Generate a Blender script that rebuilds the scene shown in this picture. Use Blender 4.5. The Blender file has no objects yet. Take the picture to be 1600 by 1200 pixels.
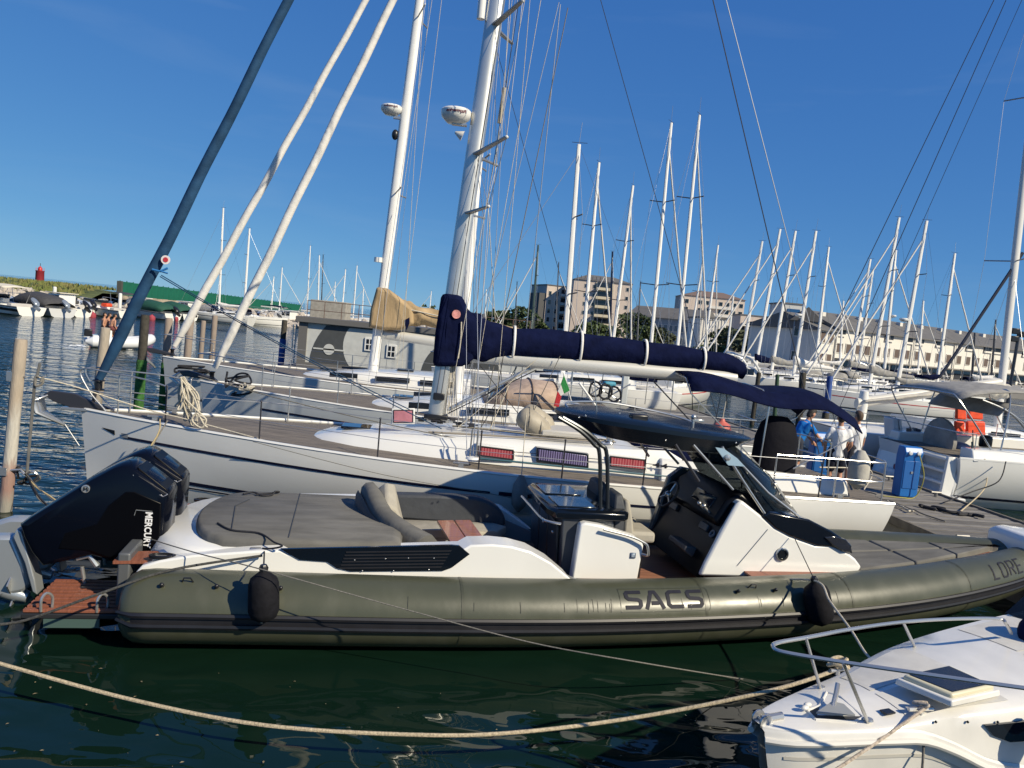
import bpy, bmesh, math, random
import numpy as np
from mathutils import Vector, Matrix
random.seed(7)
SC = bpy.context.scene
COL = SC.collection
R = math.radians

# ------------------------------------------------------------------ camera
CAM_H, FPX = 3.5, 1200.0
ROLL, PITCH = R(5.43), math.atan(95.6 / FPX)
_F = np.array([0, math.cos(PITCH), -math.sin(PITCH)])
_U0 = np.array([0, math.sin(PITCH), math.cos(PITCH)])
_R = math.cos(ROLL) * np.array([1., 0, 0]) + math.sin(ROLL) * _U0
_U = -math.sin(ROLL) * np.array([1., 0, 0]) + math.cos(ROLL) * _U0
CP = np.array([0, 0, CAM_H])
cam = bpy.data.objects.new('camera', bpy.data.cameras.new('camera'))
COL.objects.link(cam)
cam.data.sensor_width = 36.0
cam.data.lens = 36.0 * FPX / 1600.0
cam.data.clip_start = 0.1
cam.data.clip_end = 20000
cam.matrix_world = Matrix([[_R[0], _U[0], -_F[0], 0], [_R[1], _U[1], -_F[1], 0], [_R[2], _U[2], -_F[2], CAM_H], [0, 0, 0, 1]])
SC.camera = cam

# ------------------------------------------------------------------ sky, sun, exposure
SUN_EL, SUN_AZ = R(35), R(125)          # azimuth clockwise from +Y
W = bpy.data.worlds.new('World'); SC.world = W; W.use_nodes = True
wn = W.node_tree.nodes; wl = W.node_tree.links
bg = wn['Background']
sky = wn.new('ShaderNodeTexSky'); sky.sky_type = 'NISHITA'; sky.sun_disc = False
sky.sun_elevation = SUN_EL; sky.sun_rotation = SUN_AZ
sky.altitude = 0; sky.air_density = 0.6; sky.dust_density = 0.0; sky.ozone_density = 3.0
sep = wn.new('ShaderNodeSeparateColor'); cmb = wn.new('ShaderNodeCombineColor'); wl.new(sky.outputs[0], sep.inputs[0])
for i, (k, p) in enumerate(((.60, .73), (1.50, .55), (3.78, .30))):       # deeper, more even blue of a clear maritime sky
    pw = wn.new('ShaderNodeMath'); pw.operation = 'POWER'; pw.inputs[1].default_value = p; wl.new(sep.outputs[i], pw.inputs[0])
    ml = wn.new('ShaderNodeMath'); ml.operation = 'MULTIPLY'; ml.inputs[1].default_value = k; wl.new(pw.outputs[0], ml.inputs[0]); wl.new(ml.outputs[0], cmb.inputs[i])
tcw = wn.new('ShaderNodeTexCoord'); mpw = wn.new('ShaderNodeMapping'); mpw.inputs['Scale'].default_value = (1.2, 1.2, 9); mpw.inputs['Rotation'].default_value = (.12, .1, .6); wl.new(tcw.outputs['Generated'], mpw.inputs[0])
nzw = wn.new('ShaderNodeTexNoise'); nzw.inputs['Scale'].default_value = 2.2; nzw.inputs['Detail'].default_value = 7; nzw.inputs['Distortion'].default_value = .5; wl.new(mpw.outputs[0], nzw.inputs['Vector'])
mrw = wn.new('ShaderNodeMapRange'); mrw.inputs[1].default_value = .52; mrw.inputs[2].default_value = .85; mrw.inputs[4].default_value = .11; wl.new(nzw.outputs[0], mrw.inputs[0])      # faint wisps of high cloud
mxw = wn.new('ShaderNodeMixRGB'); wl.new(mrw.outputs[0], mxw.inputs[0]); wl.new(cmb.outputs[0], mxw.inputs[1]); mxw.inputs[2].default_value = (5.0, 6.2, 7.6, 1)
wl.new(mxw.outputs[0], bg.inputs[0]); bg.inputs[1].default_value = 0.078
sd = bpy.data.lights.new('sun', 'SUN'); sd.energy = 5.0; sd.angle = R(0.53); sd.color = (1.0, 0.89, 0.68)
sun = bpy.data.objects.new('sun', sd); COL.objects.link(sun)
sv = Vector((math.cos(SUN_EL) * math.sin(SUN_AZ), math.cos(SUN_EL) * math.cos(SUN_AZ), math.sin(SUN_EL)))
sun.rotation_euler = sv.to_track_quat('Z', 'Y').to_euler(); sun.location = (30, -20, 40)
SC.view_settings.view_transform = 'Standard'; SC.view_settings.look = 'None'
SC.view_settings.exposure = 0.2; SC.view_settings.gamma = 1.0; SC.view_settings.use_curve_mapping = False

# ------------------------------------------------------------------ places
def ray(px, py): return _F + _R * (px - 800) / FPX + _U * (600 - py) / FPX
def at_z(px, py, z):
    d = ray(px, py); return CP + d * ((z - CAM_H) / d[2])
def at_y(px, py, y):
    d = ray(px, py); return CP + d * (y / d[1])
class Frame:
    """a boat's own frame: origin on the water, x axis at angle a"""
    def __init__(s, ox, oy, a, oz=0.0):
        s.o = np.array([ox, oy, oz]); s.a = a
        s.ex = np.array([math.cos(a), math.sin(a), 0]); s.ey = np.array([-math.sin(a), math.cos(a), 0])
    def loc(s, p):
        d = np.array(p) - s.o; return (float(d @ s.ex), float(d @ s.ey), float(d[2]))
    def wor(s, p): return tuple(s.o + s.ex * p[0] + s.ey * p[1] + np.array([0, 0, p[2]]))
    def y(s, px, py, c):
        d = ray(px, py); return s.loc(CP + d * (((s.o - CP) @ s.ey + c) / (d @ s.ey)))
    def x(s, px, py, c):
        d = ray(px, py); return s.loc(CP + d * (((s.o - CP) @ s.ex + c) / (d @ s.ex)))
    def z(s, px, py, c): return s.loc(at_z(px, py, c + s.o[2]))

# ------------------------------------------------------------------ materials
MATS = {}
def mat(name, col, rough=0.5, metal=0.0, var=0.0, vscale=6.0, bump=0.0, bscale=30.0, coat=0.0, spec=0.5, stretch=(1, 1, 1), col2=None, ior=None):
    if name in MATS: return MATS[name]
    m = bpy.data.materials.new(name); m.use_nodes = True
    nt = m.node_tree; b = nt.nodes['Principled BSDF']
    b.inputs['Base Color'].default_value = (*col, 1); b.inputs['Roughness'].default_value = rough
    b.inputs['Metallic'].default_value = metal; b.inputs['Specular IOR Level'].default_value = spec
    if coat: b.inputs['Coat Weight'].default_value = coat; b.inputs['Coat Roughness'].default_value = 0.03
    if ior: b.inputs['IOR'].default_value = ior
    if var or bump:
        tc = nt.nodes.new('ShaderNodeTexCoord'); mp = nt.nodes.new('ShaderNodeMapping')
        mp.inputs['Scale'].default_value = stretch; nt.links.new(tc.outputs['Object'], mp.inputs[0])
    if var:
        n = nt.nodes.new('ShaderNodeTexNoise'); n.inputs['Scale'].default_value = vscale; n.inputs['Detail'].default_value = 6
        nt.links.new(mp.outputs[0], n.inputs['Vector'])
        r = nt.nodes.new('ShaderNodeValToRGB'); nt.links.new(n.outputs[0], r.inputs[0])
        c2 = col2 or tuple(c * (1 - var) for c in col); c1 = col if col2 else tuple(min(1, c * (1 + var * .6)) for c in col)
        r.color_ramp.elements[0].position = .3; r.color_ramp.elements[1].position = .7
        r.color_ramp.elements[0].color = (*c2, 1); r.color_ramp.elements[1].color = (*c1, 1)
        nt.links.new(r.outputs[0], b.inputs['Base Color'])
    if bump:
        n = nt.nodes.new('ShaderNodeTexNoise'); n.inputs['Scale'].default_value = bscale; n.inputs['Detail'].default_value = 4
        nt.links.new(mp.outputs[0], n.inputs['Vector'])
        bp = nt.nodes.new('ShaderNodeBump'); bp.inputs['Strength'].default_value = 1; bp.inputs['Distance'].default_value = bump
        nt.links.new(n.outputs[0], bp.inputs['Height']); nt.links.new(bp.outputs[0], b.inputs['Normal'])
    MATS[name] = m; return m
def stripes(name, c1, c2, scale, axis='Y', rough=.6, width=.12, noise=.3, bump=.002):
    """boards laid side by side: dark caulked joints every 1/scale metres across the axis, wood grain along them"""
    if name in MATS: return MATS[name]
    m = mat(name, c1, rough); nt = m.node_tree; b = nt.nodes['Principled BSDF']
    tc = nt.nodes.new('ShaderNodeTexCoord'); sp = nt.nodes.new('ShaderNodeSeparateXYZ'); nt.links.new(tc.outputs['Object'], sp.inputs[0])
    mu = nt.nodes.new('ShaderNodeMath'); mu.operation = 'MULTIPLY'; mu.inputs[1].default_value = scale; nt.links.new(sp.outputs[axis], mu.inputs[0])
    fr = nt.nodes.new('ShaderNodeMath'); fr.operation = 'FRACT'; nt.links.new(mu.outputs[0], fr.inputs[0])
    lt = nt.nodes.new('ShaderNodeMath'); lt.operation = 'LESS_THAN'; lt.inputs[1].default_value = width; nt.links.new(fr.outputs[0], lt.inputs[0])
    mp = nt.nodes.new('ShaderNodeMapping'); mp.inputs['Scale'].default_value = (1, 14, 4) if axis == 'Y' else (14, 1, 4)
    nt.links.new(tc.outputs['Object'], mp.inputs[0])
    n = nt.nodes.new('ShaderNodeTexNoise'); n.inputs['Scale'].default_value = 2.2; n.inputs['Detail'].default_value = 8; nt.links.new(mp.outputs[0], n.inputs['Vector'])
    r = nt.nodes.new('ShaderNodeValToRGB'); nt.links.new(n.outputs[0], r.inputs[0])
    r.color_ramp.elements[0].position = .3; r.color_ramp.elements[1].position = .7
    r.color_ramp.elements[0].color = (*[c * (1 - noise) for c in c1], 1); r.color_ramp.elements[1].color = (*[c * (1 + noise) for c in c1], 1)
    mx = nt.nodes.new('ShaderNodeMixRGB'); nt.links.new(lt.outputs[0], mx.inputs[0]); nt.links.new(r.outputs[0], mx.inputs[1]); mx.inputs[2].default_value = (*c2, 1)
    nt.links.new(mx.outputs[0], b.inputs['Base Color'])
    return m
WHITE = mat('white_gelcoat', (.75, .745, .71), .22, var=.035, vscale=1.3, coat=.3)
CREAM = mat('aged_white_gelcoat', (.74, .71, .65), .3, var=.07, vscale=2.5)
GREYHULL = mat('grey_gelcoat', (.50, .53, .54), .28, var=.05, vscale=1.5)
ANOD = mat('anodised_aluminium', (.62, .62, .60), .38, .75, var=.08, vscale=3)
MASTW = mat('white_mast_paint', (.80, .79, .76), .35, var=.04)
STEEL = mat('polished_steel', (.50, .50, .49), .24, .72)
DKSTEEL = mat('dark_rod', (.06, .06, .07), .35, .5)
WIRE = mat('rigging_wire', (.45, .45, .46), .4, .7)
NAVY = mat('navy_canvas', (.0045, .0075, .034), .9, var=.3, vscale=5, bump=.035, bscale=4.5, spec=.08)
NAVYPAINT = mat('navy_paint', (.01, .012, .035), .25)
BLACK = mat('black_plastic', (.012, .012, .014), .35)
RUBBER = mat('black_rubber', (.014, .014, .018), .45, var=.2)
GLOSSBK = mat('gloss_black', (.004, .006, .010), .12, spec=.4, coat=.2)
DGLASS = mat('tinted_glass', (.012, .015, .02), .04, coat=.5)
BEIGECV = mat('tan_canvas', (.46, .33, .18), .85, var=.2, vscale=4, bump=.02, bscale=5, spec=.2)
GREYCV = mat('grey_canvas', (.30, .29, .27), .85, var=.2, vscale=4, bump=.02, bscale=6, spec=.2)
WHITECV = mat('white_canvas', (.72, .70, .66), .8, var=.12, vscale=4, bump=.012, bscale=8, spec=.2)
TEAK = stripes('weathered_teak_deck', (.175, .150, .122), (.035, .03, .027), 17, 'Y', .75, .14, .4)
ROPEW = mat('pale_rope', (.55, .50, .40), .85, var=.35, vscale=60, bump=.004, bscale=120)
ROPEK = mat('dark_rope', (.02, .02, .024), .8, var=.5, vscale=60, bump=.003, bscale=120)
ROPEG = mat('grey_rope', (.17, .16, .14), .85, var=.4, vscale=60, bump=.003, bscale=120)
RED = mat('red_paint', (.5, .03, .03), .45, var=.15)
ORANGE = mat('orange_cover', (.75, .07, .015), .6, var=.2)
SKIN = mat('skin', (.46, .23, .14), .55, var=.12, vscale=8)
HAIRM = mat('dark_hair', (.02, .015, .012), .7)

# ------------------------------------------------------------------ mesh building
def V(*a): return np.array(a, float)
class MB:
    def __init__(s): s.v = []; s.f = []
    def add(s, vs, fs):
        n = len(s.v); s.v += [tuple(map(float, p)) for p in vs]; s.f += [tuple(n + i for i in f) for f in fs]; return s
    def box(s, c, d, rz=0, rot=None):
        M = rot if rot is not None else Matrix.Rotation(rz, 3, 'Z'); c = Vector(c); vs = []
        for i in (-.5, .5):
            for j in (-.5, .5):
                for k in (-.5, .5): vs.append(c + M @ Vector((i * d[0], j * d[1], k * d[2])))
        return s.add(vs, [(0, 1, 3, 2), (4, 6, 7, 5), (0, 4, 5, 1), (2, 3, 7, 6), (0, 2, 6, 4), (1, 5, 7, 3)])
    def loft(s, rings, closed=True, caps=True):
        n = len(rings[0]); vs = [p for r in rings for p in r]; fs = []
        for a in range(len(rings) - 1):
            for i in range(n if closed else n - 1):
                j = (i + 1) % n; fs.append((a * n + i, a * n + j, (a + 1) * n + j, (a + 1) * n + i))
        if caps: fs += [tuple(range(n)), tuple((len(rings) - 1) * n + i for i in range(n))]
        return s.add(vs, fs)
    def tube(s, pts, r, n=8, caps=True, sx=1.0):
        P = [np.array(p, float) for p in pts]; m = len(P); rs = [r] * m if np.isscalar(r) else r; rings = []; prev = None
        for i in range(m):
            t = P[min(i + 1, m - 1)] - P[max(i - 1, 0)]; t = t / (np.linalg.norm(t) + 1e-9)
            if prev is None:
                up = V(0, 0, 1) if abs(t[2]) < .9 else V(1, 0, 0)
            else: up = prev
            a = np.cross(t, up); a /= np.linalg.norm(a) + 1e-9; b = np.cross(a, t); prev = b
            rings.append([P[i] + rs[i] * (math.cos(2 * math.pi * k / n) * a * sx + math.sin(2 * math.pi * k / n) * b) for k in range(n)])
        return s.loft(rings, True, caps)
    def prism(s, poly, vec):
        n = len(poly); p = [np.array(q, float) for q in poly]; v = np.array(vec, float)
        return s.add(p + [q + v for q in p], [tuple(range(n)), tuple(range(2 * n - 1, n - 1, -1))] + [(i, (i + 1) % n, n + (i + 1) % n, n + i) for i in range(n)])
    def lathe(s, prof, c=(0, 0, 0), n=16, M=None):
        rings = []
        for r, z in prof:
            ring = []
            for k in range(n):
                p = Vector((r * math.cos(2 * math.pi * k / n), r * math.sin(2 * math.pi * k / n), z))
                if M is not None: p = M @ p
                ring.append((p[0] + c[0], p[1] + c[1], p[2] + c[2]))
            rings.append(ring)
        return s.loft(rings)
    def ball(s, c, r, n=10, sq=(1, 1, 1)):
        return s.lathe([(max(1e-4, r * math.sin(math.pi * i / n)) , -r * math.cos(math.pi * i / n)) for i in range(n + 1)], c, n + 2, Matrix.Diagonal(sq))
    def grid(s, rows): return s.loft(rows, False, False)
    def build(s, name, m, parent=None, smooth=True, bevel=0.0, sub=0, thick=0.0, label=None, ang=40):
        me = bpy.data.meshes.new(name); me.from_pydata(s.v, [], s.f)
        bm = bmesh.new(); bm.from_mesh(me)
        bmesh.ops.remove_doubles(bm, verts=bm.verts, dist=1e-5)
        bmesh.ops.recalc_face_normals(bm, faces=bm.faces); bm.to_mesh(me); bm.free()
        if smooth:
            for p in me.polygons: p.use_smooth = True
            me.set_sharp_from_angle(angle=R(ang))
        me.materials.append(m)
        o = bpy.data.objects.new(name, me); COL.objects.link(o)
        if parent is not None: o.parent = parent
        if thick: md = o.modifiers.new('t', 'SOLIDIFY'); md.thickness = thick; md.offset = 0
        if bevel: md = o.modifiers.new('b', 'BEVEL'); md.width = bevel; md.segments = 2; md.limit_method = 'ANGLE'; md.angle_limit = R(35)
        if sub: md = o.modifiers.new('s', 'SUBSURF'); md.levels = sub; md.render_levels = sub
        if label: o['label'] = label
        return o
def thing(name, label, cat, loc=(0, 0, 0), rz=0.0, group=None):
    o = bpy.data.objects.new(name, None); COL.objects.link(o); o.empty_display_size = .2
    o.location = loc; o.rotation_euler = (0, 0, rz); o['label'] = label; o['category'] = cat
    if group: o['group'] = group
    return o
def tag(o, label, cat, group=None):
    o['label'] = label; o['category'] = cat
    if group: o['group'] = group
    return o
def struct(o): o['kind'] = 'structure'; return o
def stuff(o): o['kind'] = 'stuff'; return o
def empty_part(name, parent):
    o = bpy.data.objects.new(name, None); COL.objects.link(o); o.parent = parent; return o
def copy_tree(o, parent=None):
    c = o.copy(); COL.objects.link(c); c.parent = parent
    for ch in list(o.children): copy_tree(ch, c)
    return c
def smooth_path(pts, k=6):
    P = [np.array(p, float) for p in pts]; out = []
    for i in range(len(P) - 1):
        p0, p1, p2, p3 = P[max(i - 1, 0)], P[i], P[i + 1], P[min(i + 2, len(P) - 1)]
        for j in range(k):
            t = j / k
            out.append(.5 * ((2 * p1) + (p2 - p0) * t + (2 * p0 - 5 * p1 + 4 * p2 - p3) * t * t + (3 * p1 - p0 - 3 * p2 + p3) * t ** 3))
    return out + [P[-1]]
def sag(a, b, d, n=14):
    a, b = np.array(a, float), np.array(b, float)
    return [a + (b - a) * t - V(0, 0, 4 * d * t * (1 - t)) for t in np.linspace(0, 1, n)]
def lerp(xs, ys):
    def f(t): return float(np.interp(t, xs, ys))
    return f
def smoothf(xs, ys):
    """smooth curve through points (monotone-ish cubic)"""
    xs = np.array(xs, float); ys = np.array(ys, float); m = np.gradient(ys, xs)
    def f(t):
        t = min(max(t, xs[0]), xs[-1]); i = int(min(np.searchsorted(xs, t, 'right') - 1, len(xs) - 2)); h = xs[i + 1] - xs[i]; s = (t - xs[i]) / h
        return float((2 * s ** 3 - 3 * s * s + 1) * ys[i] + (s ** 3 - 2 * s * s + s) * h * m[i] + (-2 * s ** 3 + 3 * s * s) * ys[i + 1] + (s ** 3 - s * s) * h * m[i + 1])
    return f
def text_mesh(body, size, offset=0.0, extrude=0.0):
    c = bpy.data.curves.new('t', 'FONT'); c.body = body; c.size = size; c.offset = offset; c.extrude = extrude; c.resolution_u = 3
    o = bpy.data.objects.new('t', c); COL.objects.link(o)
    dg = bpy.context.evaluated_depsgraph_get(); me = bpy.data.meshes.new_from_object(o.evaluated_get(dg))
    vs = [tuple(v.co) for v in me.vertices]; fs = [tuple(p.vertices) for p in me.polygons]
    bpy.data.objects.remove(o); bpy.data.meshes.remove(me); bpy.data.curves.remove(c)
    return vs, fs
# ------------------------------------------------------------------ water
def make_water():
    m = bpy.data.materials.new('harbour_water'); m.use_nodes = True; nt = m.node_tree; b = nt.nodes['Principled BSDF']
    N = nt.nodes.new; L = nt.links.new
    b.inputs['Base Color'].default_value = (.004, .0145, .0085, 1); b.inputs['Roughness'].default_value = .015; b.inputs['IOR'].default_value = 1.333
    g = N('ShaderNodeNewGeometry')
    def noise(sc, rot, det=2, dist=.6):
        mp = N('ShaderNodeMapping'); mp.inputs['Scale'].default_value = sc; mp.inputs['Rotation'].default_value = (0, 0, rot); L(g.outputs['Position'], mp.inputs[0])
        n = N('ShaderNodeTexNoise'); n.inputs['Scale'].default_value = 1; n.inputs['Detail'].default_value = det; n.inputs['Distortion'].default_value = dist
        L(mp.outputs[0], n.inputs['Vector']); return n.outputs[0]
    def math_(op, a, c):
        k = N('ShaderNodeMath'); k.operation = op
        for i, x in enumerate((a, c)):
            if isinstance(x, (int, float)): k.inputs[i].default_value = x
            else: L(x, k.inputs[i])
        return k.outputs[0]
    sp = N('ShaderNodeSeparateXYZ'); L(g.outputs['Position'], sp.inputs[0])
    # wind reaches the open water to the left and beyond the moored boats; the slip between the boats lies sheltered
    s1 = N('ShaderNodeMapRange'); s1.inputs[1].default_value = 8.0; s1.inputs[2].default_value = 16.0; L(sp.outputs[1], s1.inputs[0])
    big = noise((.9, 1.5, 1), .3, 1, .8); mid = noise((1.8, 3.4, 1), .15, 2, .6); fine = noise((5, 9, 1), .2, 3, .5)
    calm = math_('MULTIPLY', big, .050)
    calm = math_('ADD', calm, math_('MULTIPLY', noise((.35, .5, 1), .8, 1, .3), .06))
    calm = math_('ADD', calm, math_('MULTIPLY', mid, .003))
    wind = math_('ADD', math_('MULTIPLY', mid, .10), math_('MULTIPLY', fine, .014))
    wind = math_('ADD', wind, math_('MULTIPLY', noise((.45, .9, 1), .1, 2, .5), .26))
    mx = N('ShaderNodeMix'); mx.data_type = 'FLOAT'; L(s1.outputs[0], mx.inputs[0]); L(calm, mx.inputs[2]); L(wind, mx.inputs[3])
    bp = N('ShaderNodeBump'); bp.inputs['Strength'].default_value = 1; bp.inputs['Distance'].default_value = 1
    L(mx.outputs[0], bp.inputs['Height']); L(bp.outputs[0], b.inputs['Normal'])
    mb = MB(); mb.add([(-6000, -60, 0), (6000, -60, 0), (6000, 9000, 0), (-6000, 9000, 0)], [(0, 1, 2, 3)])
    struct(mb.build('water', m, smooth=False))
make_water()

# ------------------------------------------------------------------ sailing yacht hulls
BF = smoothf([0, .05, .12, .22, .35, .5, .62, .8, 1], [.012, .17, .36, .59, .82, .97, 1, .94, .80])
class Hull:
    def __init__(s, L, B, zb, zm, zs, rake=.25, stern=.8):
        s.L, s.B, s.rake = L, B, rake; s.zf = smoothf([0, .5, 1], [zb, zm, zs]); s.st = stern / .8
    def hb(s, t): return s.B / 2 * BF(t) * (1 + (s.st - 1) * t * t)
    def pt(s, t, f, side=1, off=0.0):
        zs = s.zf(t); z = zs + (-.45 - zs) * f; k = math.cos(min(f, .999) * math.pi / 2) ** .42
        x = s.L / 2 - s.L * t - s.rake * f * (1 - t) ** 5 + (.35 * f * t ** 6)
        return (x, side * (s.hb(t) * k + off), z)
    def deck(s, t, fr, dz=0.0):
        """fr -1..1 across"""
        return (s.L / 2 - s.L * t, fr * s.hb(t), s.zf(t) + dz + .05 * (1 - fr * fr) * min(1, s.hb(t)))
def hull_mesh(h, n=26, k=11):
    mb = MB(); rings = []
    for i in range(n):
        t = (i / (n - 1)) ** 1.25; fs = [j / k for j in range(k + 1)]
        rings.append([h.pt(t, f, 1) for f in fs] + [h.pt(t, f, -1) for f in reversed(fs[:-1])])
    mb.loft(rings, False, False); mb.f.append(tuple(len(rings[0]) * (n - 1) + i for i in range(len(rings[0]))))
    return mb
def ribbon(h, t0, t1, f0, f1, side=1, n=24, off=.006):
    mb = MB(); mb.grid([[h.pt(t, f0, side, off), h.pt(t, (f0 + f1) / 2, side, off), h.pt(t, f1, side, off)] for t in np.linspace(t0, t1, n)]); return mb
def deck_mesh(h, n=24, t0=0.0, t1=1.0, w=.985, dz=-.02):
    mb = MB(); mb.grid([[h.deck(t, fr * w, dz) for fr in (-1, -.6, -.2, .2, .6, 1)] for t in np.linspace(t0, t1, n)]); return mb
def cabin_mesh(prof, n=9):
    """prof: list of (x, half width at foot, z foot, height, inset)"""
    rings = []
    for x, w, z, hh, ins in prof:
        ring = []
        for i in range(n):
            a = -1 + 2 * i / (n - 1); e = min(1, (1 - abs(a)) / .22); ee = math.sin(e * math.pi / 2)
            wy = w * (1 - .0) if abs(a) == 1 else (w - ins * ee) * (1 if abs(a) > .5 else abs(a) / .5)
            sgn = 1 if a > 0 else -1
            if abs(a) == 1: ring.append((x, sgn * w, z))
            else:
                u = (1 - abs(a)) / 1.0
                yy = {0: w - ins * .35, 1: w - ins, 2: (w - ins) * .55, 3: 0}[min(3, int(round(u * 4)) - 1)] if n == 9 else 0
                zz = {0: hh * .62, 1: hh * .95, 2: hh * 1.02, 3: hh * 1.05}[min(3, int(round(u * 4)) - 1)]
                ring.append((x, sgn * yy, z + zz))
        rings.append(ring)
    mb = MB(); mb.loft(rings, False, False); k = len(rings[0]); mb.f.append(tuple(range(k))); mb.f.append(tuple((len(rings) - 1) * k + i for i in range(k)))
    return mb
def mast_mesh(a, b, rx, ry, n=12, taper=.75):
    """oval spar from a to b: rx fore and aft, ry athwart"""
    a, b = np.array(a, float), np.array(b, float); rings = []
    for t in (0, .5, .8, 1):
        k = 1 if t < .6 else 1 - (1 - taper) * (t - .5) / .5; p = a + (b - a) * t
        rings.append([p + V(rx * k * math.cos(2 * math.pi * i / n), ry * k * math.sin(2 * math.pi * i / n), 0) for i in range(n)])
    return MB().loft(rings)
def cover_mesh(stations, n=14, seed=1, wr=.012, straps=()):
    """sail cover over a boom: stations (point, width, height above, below) with wrinkles; pinched at the straps"""
    rnd = random.Random(seed); ph = [rnd.random() * 6 for _ in range(6)]; rings = []
    pts = [np.array(s[0], float) for s in stations]; ts = np.linspace(0, 1, len(stations))
    for q in np.linspace(0, 1, 60):
        p = V(*[np.interp(q, ts, [a[i] for a in pts]) for i in range(3)]); w, up, dn = [np.interp(q, ts, [s[j] for s in stations]) for j in (1, 2, 3)]
        pin = 1 - sum(.10 * math.exp(-((q - st) / .012) ** 2) for st in straps)
        ring = []
        for i in range(n):
            a = 2 * math.pi * i / n; r = pin * (1 + wr * 4 * math.sin(9 * q * 6 + 2 * a + ph[0]) * math.sin(a * 3 + ph[1]) + wr * 3 * math.sin(31 * q + 3 * a + ph[2]))
            ring.append(p + V(0, w * math.cos(a) * r, (up if math.sin(a) > 0 else dn) * math.sin(a) * r))
        rings.append(ring)
    return MB().loft(rings)
def furl_mesh(a, b, r0, r1, n=10, seed=3, bulge=None):
    a, b = np.array(a, float), np.array(b, float); d = (b - a) / np.linalg.norm(b - a); s = np.cross(d, V(0, 1, 0)); s /= np.linalg.norm(s); u = np.cross(d, s); rings = []
    for q in np.linspace(0, 1, 70):
        r = r0 + (r1 - r0) * q; tw = q * 40
        if q < .05: r *= .6 + q / .05 * .4
        rings.append([a + (b - a) * q + (s * math.cos(2 * math.pi * i / n) + u * math.sin(2 * math.pi * i / n)) * r * (1 + .09 * math.sin(2 * math.pi * i / n + tw)) for i in range(n)])
    return MB().loft(rings)
def wire(name, a, b, parent, r=.006, m=None, n=5): return MB().tube([a, b], r, n).build(name, m or WIRE, parent)
def rail_part(name, pts, parent, r=.0125, m=None, k=5): return MB().tube(smooth_path(pts, k), r, 7).build(name, m or STEEL, parent)
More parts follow.
